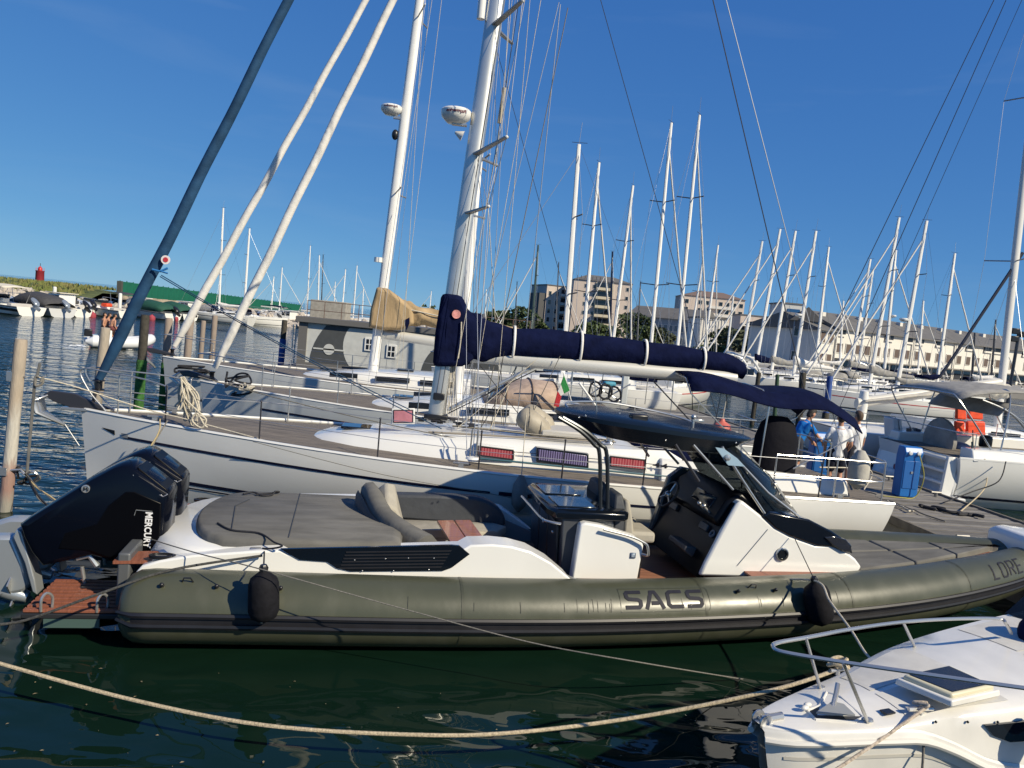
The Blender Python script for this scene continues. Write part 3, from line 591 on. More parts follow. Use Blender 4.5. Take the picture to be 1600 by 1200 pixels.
    MB().tube([F.y(868, 652, 1.2), F.y(868, 652, 2.3)], .03, 8).build('arch_crossbar', DKSTEEL, root)
    # bow sun pad (three cushions) and bow deck
    def inner(u, g): return edge(u) + .62 + g
    bz = lambda u: .74 + max(0, u - 9) * .07
    for v0f, v1f in ((0, .5), (.5, 1)):
        for u0, u1 in ((8.75, 9.75), (9.77, 10.6), (10.62, 11.55)):
            o4 = []
            for u, f in ((u0, v0f), (u1, v0f), (u1, v1f), (u0, v1f)):
                lo, hi = inner(u, .0), 3.5 - inner(u, .0); o4.append((u, lo + (hi - lo) * f + (.008 if f == v0f else -.008), bz(u)))
            lowr = [(p[0], p[1], p[2] - .10) for p in o4]
            MB().loft([lowr, o4]).build('bow_cushion', CUSH, root, bevel=.03)
    MB().grid([[(u, inner(u, -.2), bz(u) - .1), (u, 3.5 - inner(u, -.2), bz(u) - .1)] for u in np.linspace(8.3, 11.9, 12)]).build('bow_deck', TEAKR, root, thick=.02)
    MB().prism([(7.0, .62, .70), (8.7, .85, .72), (8.7, 1.0, .72), (7.0, .9, .70)], (0, 0, .02)).build('side_step', TEAKR, root)
    # white bow moulding at the right
    bm_ = [(11.75, 1.35), (12.0, 1.25), (12.4, 1.5), (12.5, 1.75), (12.4, 2.0), (12.0, 2.25), (11.75, 2.15)]
    MB().loft([[(u, v, .84) for u, v in bm_], [(u, v, 1.06) for u, v in bm_], [(12.05 + (u - 12.05) * .8, 1.75 + (v - 1.75) * .8, 1.14) for u, v in bm_]]).build('bow_moulding', WHITE, root, bevel=.03)
    # stern cleats
    for px, py in ((413, 860), (250, 872)):
        p = V(*F.y(px, py, .6)); MB().box(p, (.3 if px > 300 else .14, .09, .05)).build('cleat', STEEL, root, bevel=.02)
    # swim platforms with teak slats
    for vA in (.42, 2.18):
        pf = empty_part('swim_platform', root)
        MB().box((-.42, vA + .45, .24), (.9, .9, .05)).build('platform_base', mat('platform_grey', (.015, .016, .018), .6), pf, bevel=.01)
        sl = None
        for k in range(9):
            mb = MB().box((-.42, vA + .05 + k * .1, .285), (.88, .058, .03)); mb.build('slat', TEAKR, pf, bevel=.004)
        for u in (-.7, -.2):
            MB().tube(smooth_path([(u, vA + .02, .28), (u, vA + .02, .40), (u + .03, vA + .06, .45), (u + .07, vA + .1, .40), (u + .07, vA + .1, .28)], 4), .014, 7).build('boarding_handle', STEEL, pf)
        MB().box((-.42, vA + .02, .17), (.5, .03, .09)).build('ladder_box', mat('green_grey', (.06, .10, .09), .4), pf)
    # outboards, tilted up
    EN = [(26, 822), (42, 810), (92, 778), (140, 748), (178, 729), (190, 726), (202, 727), (216, 735), (240, 752), (260, 769), (263, 776), (258, 840), (247, 860), (236, 877), (172, 880), (140, 872), (62, 888), (44, 866), (32, 842)]
    COWL = mat('outboard_black', (.0025, .0035, .008), .14, spec=.22)
    COWLM = mat('outboard_matt_black', (.002, .002, .003), .35, spec=.12)
    v0 = 1.08; o0 = [V(*F.y(x, y, v0)) for x, y in EN]
    def insetpoly(P, d):
        c = np.mean(P, axis=0); out = []
        for p in P:
            t = p - c; L_ = math.hypot(t[0], t[2]); out.append(p - t / L_ * d)
        return out
    for dv, lab in ((0, None), (.70, None)):
        en = empty_part('outboard_motor', root); D = V(0, dv, 0)
        rings = []
        for off, v in ((.10, 0), (.03, .03), (0, .09), (0, .45), (.03, .51), (.10, .54)):
            rings.append([p + D + V(0, v, 0) for p in insetpoly(o0, off)])
        MB().loft(rings).build('cowling', COWL, en, bevel=.012, ang=30)
        # matt lower side panel, top vent, badge, lettering
        pl = [(150, 818), (168, 790), (196, 768), (210, 768), (252, 786), (250, 835), (242, 858), (170, 872), (142, 862), (90, 858), (100, 832)]
        MB().prism([V(*F.y(x, y, v0 - .004)) + D for x, y in pl], (0, .07, 0)).build('side_panel', COWLM, en, bevel=.012)
        MB().prism([V(*F.y(x, y, v0 + .02)) + D for x, y in ((208, 740), (213, 741), (262, 772), (250, 773), (213, 754))], (0, .02, 0)).build('air_intake', RUBBER, en, bevel=.004)
        MB().tube([V(*F.y(x, y, v0 + .015)) + D for x, y in ((208, 742), (211, 753), (255, 776), (262, 772))], .006, 6).build('trim_strip', STEEL, en)
        MB().prism([V(*F.y(x, y, v0 + .06)) + D + V(0, .0, .03) for x, y in ((214, 734), (259, 768), (263, 776), (219, 744))], (0, .4, 0)).build('rear_vent', COWLM, en, bevel=.01)
        bc = V(*F.y(134.5, 763.5, v0 + .012)) + D
        MB().lathe([(.042, 0), (.042, .02), (.034, .022), (.034, .016), (.0001, .016)], bc, 18, Matrix.Rotation(R(90), 3, 'X')).build('badge', STEEL, en)
        MB().tube([bc + V(-.02, -.022, -.02), bc + V(-.012, -.022, .02), bc + V(0, -.022, -.005), bc + V(.012, -.022, .02), bc + V(.02, -.022, -.02)], .006, 5).build('badge_mark', BLACK, en)
        vs, fs = text_mesh('MERCURY', 1.0, .03)
        xs = [p[0] for p in vs]; w_ = max(xs) - min(xs); h_ = max(p[1] for p in vs)
        A0 = V(*F.y(228, 800, v0 - .012)) + D; A1 = V(*F.y(224, 856, v0 - .012)) + D; H1 = V(*F.y(239, 801, v0 - .012)) + D
        ex = (A1 - A0); ey = (H1 - A0)
        MB().add([A0 + ex * ((p[0] - min(xs)) / w_) + ey * (p[1] / h_) for p in vs], fs).build('lettering', mat('white_print', (.75, .75, .75), .4), en)
        MB().tube([A0 + ex * -.03 + ey * .9, A0 + ex * -.03 + ey * -1.4, A0 + ex * .12 + ey * -1.6], .005, 5).build('emblem', STEEL, en)
        # leg: midsection, silver plate, gear case, propeller
        mid = [(44, 866), (30, 842), (62, 888), (70, 895)]
        SIL = mat('satin_silver', (.45, .48, .50), .3, .6)
        lg = [(26, 826), (34, 832), (54, 905), (58, 930), (50, 925), (38, 880), (20, 840)]
        MB().prism([V(*F.y(x, y, v0 + .1)) + D for x, y in lg], (0, .2, 0)).build('ventilation_plate', SIL, en, bevel=.012)
        lg2 = [(20, 838), (38, 882), (46, 915), (38, 925), (16, 930), (-16, 938), (-60, 880), (-70, 850), (-30, 838)]
        MB().prism([V(*F.y(x, y, v0 + .18)) + D for x, y in lg2], (0, .18, 0)).build('gear_case', SIL, en, bevel=.04)
        g0 = V(*F.y(-40, 905, v0 + .27)) + D; g1 = V(*F.y(20, 925, v0 + .27)) + D
        MB().tube([g0 - (g1 - g0) * .3, g0, g1, g1 + (g1 - g0) * .4], [.02, .09, .09, .06], 12).build('torpedo', SIL, en)
        for a in (20, 140, 260):
            r_ = V(0, math.cos(R(a)), math.sin(R(a))); sd2 = np.cross(r_, V(1, 0, 0)); MB().prism([g1 + r_ * .06, g1 + r_ * .2 + sd2 * .09, g1 + r_ * .22 - sd2 * .02, g1 + r_ * .06 - sd2 * .05], (.015, 0, 0)).build('propeller_blade', STEEL, en)
        br = V(*F.y(205, 885, v0 + .27)) + D
        MB().box(br + V(.12, 0, .0), (.34, .4, .34)).build('mounting_bracket', BLACK, en, bevel=.03)
        MB().tube([V(*F.y(120, 872, v0 + .1)) + D, V(*F.y(140, 868, v0 + .1)) + D, V(*F.y(152, 884, v0 + .1)) + D], .03, 7).build('steering_arm', SIL, en)
        MB().tube([V(*F.y(128, 885, v0 + .12)) + D, V(*F.y(133, 915, v0 + .12)) + D], .02, 8).build('tilt_ram', STEEL, en)
    # sling line on the sun pad near the cleat
    tag(MB().tube(smooth_path([F.wor(F.z(340, 817, 1.015)), F.wor(F.z(362, 828, 1.015)), F.wor(F.z(405, 833, 1.015)), F.wor(F.z(428, 847, 1.012)), F.wor(F.z(441, 853, 1.01)), F.wor(F.z(425, 857, .96)), F.wor(F.y(410, 857, .57))], 6), .010, 7).build('dark_cord', ROPEK), 'loose dark cord lying on the grey sun pad above the left black fender', 'cord')
    lp = [F.wor(F.z(380, 772, 1.02)), F.wor(F.z(395, 769, 1.03)), F.wor(F.z(410, 774, 1.02)), F.wor(F.z(425, 773, 1.02)), F.wor(F.z(430, 768, 1.05)), F.wor(F.z(436, 769, 1.02)), F.wor(F.z(418, 771, 1.03)), F.wor(F.z(400, 773, 1.02))]
    tag(MB().tube(smooth_path(lp, 5), .012, 6).build('dark_cord', ROPEK), 'small heap of dark cord on the far edge of the sun pad', 'cord')
    # fenders
    def fender(px, pytop, pybot, v, label, name='fender', tilt=0.0, rr=.145):
        a = V(*F.y(px, pytop, v)); b = V(*F.y(px + tilt, pybot, v)); ln = np.linalg.norm(a - b); d = (b - a) / ln
        t = thing(name, label, 'fender', F.wor(a), F.a, 'black sock fenders on the inflatable')
        z = V(0, 0, 0)
        prof = [(.0, .02), (.05, .03), (.10, .06), (.2, .125), (.3, .142), (.6, rr), (.8, rr), (.92, .12), (.98, .07), (1.0, .02)]
        MB().tube([d * ln * q for q, r in prof], [r * rr / .145 for q, r in prof], 18).build('fender_body', mat('black_sock', (.008, .008, .011), .8, var=.3, vscale=20, bump=.01, bscale=9, spec=.2), t)
        MB().tube([z - d * .03, z, d * .06], [.03, .045, .035], 8).build('fender_knot', BLACK, t)
        return a, b, t
    a, b, t = fender(412, 887, 970, -.12, 'left black sock covered fender hanging by the word-free stern end of the olive tube')
    t['label'] = 'black sock fender hanging on the olive tube below the sun pad'
    MB().tube([V(0, 0, 0), V(*F.y(413, 862, .50)) - a], .008, 6).build('lanyard', ROPEK, t)
    MB().tube(smooth_path([b - a, b - a + V(-.02, 0, -.02), b - a + V(-.03, -.02, .06), b - a + V(.0, -.02, .1)], 4), .008, 6).build('tail_loop', ROPEW, t)
    a, b, t = fender(1272, 905, 975, .16, 'black sock fender hanging on the tube below the porthole, right of the big lettering', tilt=12, rr=.15)
    MB().tube([V(0, 0, 0), V(*F.y(1240, 838, .84)) - a], .006, 6).build('lanyard', ROPEK, t)
    MB().ball(b - a, .03, 6).build('tail_knot', ROPEK, t)
    return F
def smooth_rings(rings, k):
    n = len(rings[0]); cols = [smooth_path([r[i] for r in rings], k) for i in range(n)]; return [[cols[i][j] for i in range(n)] for j in range(len(cols[0]))]
def smooth_rings_closed(rings, k):
    out = []
    for r in rings:
        P = [np.array(p, float) for p in r]; n = len(P); o = []
        for i in range(n):
            p0, p1, p2, p3 = P[i - 1], P[i], P[(i + 1) % n], P[(i + 2) % n]
            for j in range(k):
                t = j / k; o.append(.5 * ((2 * p1) + (p2 - p0) * t + (2 * p0 - 5 * p1 + 4 * p2 - p3) * t * t + (3 * p1 - p0 - 3 * p2 + p3) * t ** 3))
        out.append(o)
    return out
def make_windglass():
    m = bpy.data.materials.new('smoked_windscreen'); m.use_nodes = True; nt = m.node_tree; b = nt.nodes['Principled BSDF']; out = nt.nodes['Material Output']
    b.inputs['Base Color'].default_value = (.012, .016, .02, 1); b.inputs['Roughness'].default_value = .03
    tr = nt.nodes.new('ShaderNodeBsdfTransparent'); tr.inputs[0].default_value = (.45, .5, .52, 1); mx = nt.nodes.new('ShaderNodeMixShader'); mx.inputs[0].default_value = .6
    nt.links.new(tr.outputs[0], mx.inputs[1]); nt.links.new(b.outputs[0], mx.inputs[2]); nt.links.new(mx.outputs[0], out.inputs[0]); return m
WINDGLASS = make_windglass()
RF = make_rib()
# ------------------------------------------------------------------ the big white sloop behind it
def yacht_windows(F, px, yv, par, m, nm='window', fr=None, dep=.02, wob=0):
    q = [F.y(x, y, yv) for x, y in px]; c = np.mean(np.array(q), axis=0)
    o = MB().prism([V(*p) for p in q], (0, -dep, 0)).build(nm, m, par, bevel=.012)
    return o
def make_main():
    ang = R(185.5); F = Frame(-.43, 13.51, ang)
    root = thing('sailing_yacht', 'big white sloop right behind the inflatable, with blue furled jib and navy sail cover', 'sailing yacht', tuple(F.o), ang)
    h = Hull(13.6, 3.95, 1.36, 1.17, 1.10, rake=.22, stern=.82); P = lambda x, y, z: V(x, y, z)
    hull = hull_mesh(h).build('hull', WHITE, root, ang=50)
    deck_mesh(h).build('deck', TEAK, root)
    for s in (1, -1):
        MB().tube([V(*h.pt(t, 0, s)) + V(0, -.02 * s, .012) for t in np.linspace(0, 1, 40)], .03, 6).build('toe_rail', WHITE, root)
        ribbon(h, .06, .505, .17, .195, s).build('cove_stripe', NAVYPAINT, hull)
        ribbon(h, .515, .555, .16, .20, s).build('cove_stripe', NAVYPAINT, hull)
        ribbon(h, .57, .86, .17, .195, s).build('cove_stripe', NAVYPAINT, hull)
        ribbon(h, .05, 1, .50, .535, s).build('boot_stripe', NAVYPAINT, hull)
        ribbon(h, .05, 1, .56, .575, s).build('boot_stripe', NAVYPAINT, hull)
    # small arrow and square emblem near the bow
    MB().grid([[h.pt(.030, .13, 1, .006), h.pt(.030, .135, 1, .006)], [h.pt(.048, .135, 1, .006), h.pt(.048, .18, 1, .006)]]).build('arrow_mark', BLACK, hull)
    for d, m in ((.0055, .0), (.004, .02)):
        e = .0005 + d; MB().grid([[h.pt(.056 + e * .4 - .001, .145 + m, 1, .005 + d), h.pt(.056 + e * .4 - .001, .185 - m, 1, .005 + d)], [h.pt(.0665 - m * .06, .145 + m, 1, .005 + d), h.pt(.0665 - m * .06, .185 - m, 1, .005 + d)]]).build('emblem', mat('emblem_grey', (.25, .26, .27), .5) if m == 0 else WHITE, hull)
    # coachroof
    xf = F.y(490, 655, .0)[0]; xa = -3.2
    prof = [(xf + .05, .25, 1.20, .03, .05), (xf - .25, .62, 1.20, .14, .25), (xf - .8, .84, 1.19, .24, .25), (xf - 2.0, 1.08, 1.17, .34, .18), (xf - 3.4, 1.20, 1.15, .42, .14), (xf - 5, 1.22, 1.13, .47, .12), (xa + .2, 1.18, 1.12, .52, .12), (xa - .1, 1.15, 1.12, .50, .12)]
    cab = cabin_mesh(prof).build('coachroof', WHITE, root, ang=50)
    CURT = stripes('red_curtain_behind_glass', (.30, .045, .06), (.46, .14, .15), 22, 'X', .25, .4, .3)
    CURT2 = stripes('violet_curtain_behind_glass', (.05, .04, .09), (.22, .19, .36), 26, 'X', .25, .45, .3)
    yv = 1.235
    for (x0, y0, x1, y1, hh, m) in ((747, 697, 802, 704, 14, CURT), (841, 702, 917, 712, 17, CURT2), (954, 713, 1008, 719, 15, CURT)):
        pts = [(x0, y0), (x1, y1), (x1, y1 + hh), (x0, y0 + hh)]
        big = [(x0 - 3, y0 - 3), (x1 + 3, y1 - 3), (x1 + 3, y1 + hh + 3), (x0 - 3, y0 + hh + 3)]
        w = yacht_windows(F, big, yv, cab, WHITE if m is CURT else DGLASS, 'window', dep=.2)
        yacht_windows(F, pts, yv + .006, w, m, 'curtain', dep=.02)
        if m is CURT: # dark surround inside the frame
            for a, b in (((x0, y0), (x1, y1)), ((x0, y0 + hh), (x1, y1 + hh)), ((x0, y0), (x0, y0 + hh)), ((x1, y1), (x1, y1 + hh))):
                MB().tube([F.y(*a, yv + .006), F.y(*b, yv + .006)], .012, 6).build('window_seal', BLACK, w)
    vs, fs = text_mesh('44', 1, .01); A0, A1, H1 = V(*F.y(1019, 730, 1.24)), V(*F.y(1043, 733, 1.24)), V(*F.y(1020, 722, 1.24))
    mx = max(p[0] for p in vs); my = max(p[1] for p in vs)
    MB().add([A0 + (A1 - A0) * p[0] / mx + (H1 - A0) * p[1] / my for p in vs], fs).build('number', BLACK, cab)
    for a, b in (((802, 706), (840, 709)), ((918, 716), (952, 719)), ((1008, 724), (1100, 735))):
        MB().tube([F.y(*a, 1.238), F.y(*b, 1.238)], .006, 5).build('side_line', NAVYPAINT, cab)
    MB().tube(smooth_path([F.y(735, 703 + 12, 1.3), F.y(800, 721, 1.3), F.y(900, 731, 1.28), F.y(1080, 748, 1.25)], 4), .018, 6).build('stowed_pole', mat('teal_tube', (.03, .10, .13), .4), root)
    # hatch standing open, low hatches
    hx = [F.y(x, y, .55) for x, y in ((612, 638), (648, 638), (648, 663), (612, 663))]
    ho = MB().prism(hx, (0, -.03, 0)).build('hatch', WHITE, root, bevel=.012)
    hi = [F.y(x, y, .556) for x, y in ((615, 641), (645, 641), (645, 660), (615, 660))]
    MB().prism(hi, (0, -.012, 0)).build('hatch_pane', mat('pink_hatch_pane', (.50, .20, .24), .15, var=.35, vscale=4, coat=.4), ho)
    for q in range(4): MB().tube([hi[q], hi[(q + 1) % 4]], .008, 5).build('hatch_seal', BLACK, ho)
    for x, y, sx in ((xf - .75, 0, .5), (xf - 3.7, .5, .5), (xf - 4.6, .0, .5)):
        MB().box((x, y, 1.5 if x < xf - 2 else 1.44), (sx, .45, .05)).build('deck_hatch', DGLASS, root, bevel=.012)
    # mast, spreaders, radar
    mb_ = V(*F.y(681, 652, 0)); mt_ = V(*F.y(776, 0, 0)); top = mb_ + (mt_ - mb_) * (17.6 - mb_[2]) / (mt_[2] - mb_[2])
    def on_mast(z): return mb_ + (top - mb_) * (z - mb_[2]) / (top[2] - mb_[2])
    mast = mast_mesh(mb_, top, .145, .085, 16).build('mast', ANOD, root)
    for dx in (-.05, .03): MB().tube([mb_ + V(dx, .086, .3), top + V(dx * .8, .05, -3)], .006, 5).build('mast_seam', mat('slot_grey', (.12, .12, .12), .5), mast)
    MB().box(mb_ + V(0, 0, .02), (.42, .3, .08)).build('mast_collar', BLACK, mast, bevel=.02)
    tips = {1: [], -1: []}
    for z, ln, ar in ((on_mast(V(*F.y(735, 335, 0))[2])[2], 1.08, .42), (V(*F.y(736, 242, 0))[2], 1.15, .46), (V(*F.y(774, 42, 0))[2], .95, .40), (12.8, .7, .3)):
        for s in (1, -1):
            a = on_mast(z); tip = a + V(-ar, s * ln, .10)
            if abs(ln - 1.08) < .01: a = on_mast(z); tip = a + V(-.35, s * .75, .06)
            MB().loft([[a + V(.06, 0, .015), a + V(-.06, 0, .015), a + V(-.06, 0, -.015), a + V(.06, 0, -.015)], [tip + V(.035, 0, .012), tip + V(-.035, 0, .012), tip + V(-.035, 0, -.012), tip + V(.035, 0, -.012)]]).build('spreader', mat('spreader_grey', (.3, .3, .3), .4, .5), mast)
            MB().ball(tip, .03, 6).build('spreader_tip', mat('pale_boot', (.6, .6, .58), .5), mast); tips[s].append(tip)
    def radome(z, par, base_on, side=.42, word=True):
        c = base_on(z) + V(side, 0, 0)
        rd = MB().lathe([(.0001, -.12), (.14, -.115), (.24, -.03), (.26, .03), (.26, .09), (.23, .12), (.0001, .125)], c, 20).build('radar_dome', WHITE, par)
        MB().prism([c + V(-.2, -.06, -.14), c + V(.05, -.06, -.14), c + V(.05, .06, -.14), c + V(-.2, .06, -.14)], (0, 0, .03)).box(c + V(-.28, 0, -.25), (.06, .1, .26)).build('radar_bracket', STEEL, rd)
        if word:
            vs, fs = text_mesh('Raymarine', .085, .004); mxx = max(p[0] for p in vs)
            # lettering runs round the dome and faces outboard
            MB().add([c + V(.263 * math.cos(R(90) + (mxx / 2 - p[0]) / .263), .263 * math.sin(R(90) + (mxx / 2 - p[0]) / .263), .035 + p[1] * .8 - .01) for p in vs], fs).build('lettering', mat('dark_red_print', (.10, .02, .03), .5), rd)
        return rd
    radome(V(*F.y(718, 183, 0))[2], mast, on_mast, .40)
    c = on_mast(V(*F.y(718, 212, 0))[2]); MB().lathe([(.09, 0), (.02, .14), (.0001, .15)], c + V(.24, 0, 0), 12, Matrix.Rotation(R(70), 3, 'Y')).build('loud_hailer', CREAM, mast)
    MB().lathe([(.07, 0), (.07, .5), (.0001, .5)], on_mast(V(*F.y(751, 30, 0))[2]) + V(.22, 0, 0), 10).build('radar_reflector', WHITE, mast)
    c = on_mast(2.1) + V(.0, .0, 0); MB().box(c + V(.0, .11, 0), (.2, .12, .12)).build('winch_pad', BLACK, mast, bevel=.02)
    # halyards down the mast
    for k in range(7):
        z0 = mb_ + V(-.16 - .035 * k, .05 - .03 * (k % 3), .05); MB().tube(sag(z0, on_mast(3.2) + V(-.1, .03 * (k % 3 - 1), 0), .02, 5), .008, 5).build('halyard', ROPEW if k % 3 else ROPEG, root)
    rn = random.Random(12)
    for k in range(12):
        x0_ = mb_[0] - .25 - rn.random() * 1.5; a = V(x0_, rn.uniform(-.5, .5), 1.62); b = V(mb_[0] - .2 - rn.random() * 1.9, rn.uniform(-.3, .3), rn.choice((3.05, 3.0, 5.5, 9.0)))
        MB().tube(sag(a, b, .015, 5), rn.uniform(.005, .009), 5).build('running_line', (ROPEW, ROPEK, ROPEG, WIRE)[k % 4], root)
    for k in range(9):
        p = V(mb_[0] + .25 - .11 * k, rn.uniform(-.35, .35), 1.63 + rn.random() * .05); MB().box(p, (.10, .05, .07), rz=rn.random()).tube([p, p + V(.1, .1, .03), p + V(-.1, .16, .02)], .012, 5).build('deck_block', (BLACK, STEEL, DKSTEEL)[k % 3], root, bevel=.01)
    # boom, vang, navy cover with pale straps
    bA, bB = V(*F.y(700, 552, 0)), V(*F.y(1150, 592, .1))
    MB().loft([[p + V(0, .10 * math.cos(a) * k, .13 * math.sin(a) * k) for a in np.linspace(0, 2 * math.pi, 15)[:-1]] for p, k in ((bA, .8), (bA + (bB - bA) * .05, 1), (bA + (bB - bA) * .95, 1), (bB, .85))]).build('boom', mat('pale_boom', (.58, .57, .53), .4, .2), root)
    st = []
    for px, yt, yb in ((697, 463, 572), (712, 470, 570), (735, 486, 568), (760, 500, 566), (800, 512, 560), (905, 519, 565), (1005, 533, 572), (1092, 545, 580), (1140, 554, 586), (1160, 566, 592)):
        a, b = V(*F.y(px, yt, 0)), V(*F.y(px, yb, 0)); hh = (a[2] - b[2]) / 2; c = (a + b) / 2; w = .2 if px > 770 else .24 if px > 730 else .2
        st.append((c, w, hh, hh))
    xs0, xs1 = st[0][0][0], st[-1][0][0]
    fr = [(V(*F.y(px, 540, 0))[0] - xs0) / (xs1 - xs0) for px in (802, 906, 1004, 1094)]
    cov = cover_mesh(st, 16, 2, .012, ()).build('sail_cover', NAVY, root, ang=70)
    # cover collar round the mast
    c0 = [V(*F.y(x, y, 0)) for x, y in ((690, 458), (722, 462), (738, 500), (742, 560), (722, 572), (676, 572), (680, 520))]
    MB().loft([[p + V(0, -.19, 0) for p in c0], [p + V(0, .19, 0) for p in c0]]).build('cover_collar', NAVY, cov, bevel=.08)
    MB().lathe([(.075, 0), (.075, .012), (.0001, .012)], F.y(713, 491, .21), 18, Matrix.Rotation(R(-90), 3, 'X')).build('sailmaker_badge', mat('pink_badge', (.7, .3, .27), .5, var=.5, vscale=14), cov)
    MB().tube(smooth_path([F.y(721, 503, .22), F.y(720, 530, .24), F.y(716, 560, .23)], 4), .012, 5).build('lacing', ROPEW, cov)
    for px, yt, yb in ((802, 510, 562), (906, 518, 567), (1004, 531, 574), (1094, 543, 582)):
        a, b = V(*F.y(px, yt, 0)), V(*F.y(px + (4 if px > 950 else 0), yb, 0)); c = (a + b) / 2; r = (a[2] - b[2]) / 2 + .012
        MB().loft([[c + V(dx, .215 * math.cos(t) * 1.02, r * math.sin(t)) + (b - a) * 0 for dx in (-.022, .022)] for t in np.linspace(0, 2 * math.pi, 25)], False, False).build('cover_strap', WHITECV, cov, thick=.012)
    MB().tube([F.y(700, 640, 0), F.y(840, 570, 0)], .035, 10).build('boom_vang', ANOD, root)
    MB().tube([F.y(700, 646, .06), F.y(838, 578, .06)], .010, 5).build('vang_line', ROPEK, root)
    for px in (1081, 1135): MB().tube([F.y(px, 583, .0), F.y(px + 1, 640, .2)], .008, 5).build('mainsheet', ROPEK, root)
    MB().box(F.y(1114, 588, .12), (.05, .05, .12)).build('block', BLACK, root, bevel=.015)
    # furled blue jib on the forestay with drum
    stem = V(*F.y(152, 604, 0)); hoist = V(*F.y(452, 0, 0)); hd = stem + (hoist - stem) * ((15.6 - stem[2]) / (hoist[2] - stem[2]))
    JIB = mat('blue_uv_strip', (.018, .06, .13), .75, var=.3, vscale=4, bump=.01, bscale=9, spec=.2)
    fu = furl_mesh(stem + V(-.01, 0, .10), hd, .105, .05).build('furled_jib', JIB, root, ang=70)
    MB().lathe([(.09, 0), (.10, .02), (.06, .03), (.06, .15), (.10, .16), (.09, .18)], stem + V(-.02, 0, -.06), 14).build('furler_drum', BLACK, root)
    MB().tube([V(h.L / 2 - .15, 0, 1.4), stem + V(0, 0, 0)], .03, 8).build('forestay_fitting', DKSTEEL, root)
    b0 = V(*F.y(259, 406, .12)); MB().lathe([(.075, 0), (.075, .01), (.0001, .01)], b0, 16, Matrix.Rotation(R(-90), 3, 'X')).build('sailmaker_badge', mat('white_badge', (.75, .7, .68), .5), fu)
    MB().lathe([(.05, 0), (.04, .014), (.0001, .012)], b0 + V(0, .003, .0), 10, Matrix.Rotation(R(-90), 3, 'X')).build('badge_mark', mat('red_badge', (.5, .04, .05), .5), fu)
    MB().tube([V(*F.y(x, y, .12)) for x, y in ((238, 421), (250, 424), (262, 419))], .02, 6).tube([V(*F.y(x, y, .13)) for x, y in ((252, 424), (262, 427))], .015, 5).build('tie', mat('bright_blue_line', (.02, .16, .42), .7), fu)
    # jib sheets led aft along the deck
    for a, b, m in (((250, 432), (690, 670), JIB), ((252, 430), (640, 640), JIB), ((310, 588), (740, 690), ROPEG)):
        MB().tube(sag(F.y(*a, .2), F.y(*b, .9), .06, 8), .009, 5).build('jib_sheet', m, root)
    # shrouds on both sides
    ch = {1: V(*F.y(739, 712, 1.45)), -1: None}; ch[-1] = V(ch[1][0], -ch[1][1], ch[1][2])
    for s in (1, -1):
        t0, t1, t2, t3 = tips[s]
        for a, b in ((ch[s], t0), (t0, t1), (t1, t2), (t2, t3), (t3, top - V(0, 0, .3))): wire('shroud', a, b, root, .0065)
        for a, b in ((ch[s] + V(.1, 0, 0), on_mast(t0[2])), (ch[s] + V(-.1, 0, 0), on_mast(t1[2])), (t0, on_mast(t1[2])), (t1, on_mast(t2[2])), (t2, on_mast(t3[2]))): wire('shroud', a, b, root, .005)
        for d in (-.05, .05): MB().tube([ch[s] + V(d, 0, -.02), ch[s] + V(d * .9, 0, .42)], .015, 6).build('rigging_screw', STEEL, root)
        MB().lathe([(.12, 0), (.1, .03), (.0001, .04)], ch[s] + V(0, 0, -.05), 12).build('chainplate_boot', WHITE, root)
    for xe in (-.5, .5): wire('backstay', top + V(-.1, 0, 0), V(-6.6, xe, 1.3), root, .010 if xe < 0 else .008, DKSTEEL if xe < 0 else WIRE)
    for k, (px, py) in enumerate(((800, 0), (828, 0), (845, 0), (820, 0))):
        a = V(*F.y(px, py, (-.3, .5, .8, 1.0)[k])); b = V(*F.y((745, 770, 735, 700)[k], (560, 690, 640, 640)[k], (-.3, .5, .8, 1.0)[k])); MB().tube([b, a + (a - b) * .3], .005, 5).build('running_rigging', ROPEW, root)
    MB().tube([on_mast(6.9) + V(-.35, -.1, 0), on_mast(7.5) + V(-.35, -.1, 0)], .035, 8).build('hydraulic_cylinder', mat('cyl_tan', (.35, .30, .22), .4), root)
    wire('running_rigging', on_mast(5.5) + V(-.35, -.1, 0), on_mast(11) + V(-.4, -.1, 0), root, .006, ROPEK)
    # stanchions, lifelines, pulpit
    tl = [.115, .235, .375, .49, .585, .68, .80, .90]
    for s in (1, -1):
        tops = []
        for t in tl:
            b = V(*h.pt(t, 0, s)) + V(0, -.10 * s, .0); e = b + V(0, .02 * s, .63); MB().tube([b, e], .0125, 7).ball(e, .018, 6).build('stanchion', DKSTEEL if s > 0 else STEEL, root); tops.append(e)
        for dz in (0, -.31): MB().tube([p + V(0, 0, dz) for p in tops], .005, 5).build('lifeline', WIRE, root)
    for s in (1, -1):
        a = V(*h.pt(.115, 0, s)) + V(0, -.1 * s, 0); b = V(*h.pt(.05, 0, s)) + V(0, -.08 * s, 0); n = V(h.L / 2 + .05, s * .10, 2.05)
        rail_part('pulpit_rail', [a + V(0, 0, .62), (a + b) / 2 + V(0, 0, .68), b + V(.1, 0, .70), n + V(-.05, 0, 0), V(h.L / 2 - .15, s * .12, 1.7), V(h.L / 2 - .45, s * .14, 1.38)], root, .0135)
        for q, top_ in ((a, .62), (b, .70)): MB().tube([q, q + V(0, 0, top_)], .0125, 7).build('pulpit_leg', STEEL, root)
        rail_part('pulpit_rail', [a + V(0, 0, .31), b + V(.05, 0, .34), V(h.L / 2 - .1, s * .1, 1.72)], root, .010)
    # anchor on its bow roller
    bt = V(h.L / 2, 0, 1.36)
    an = empty_part('anchor', root)
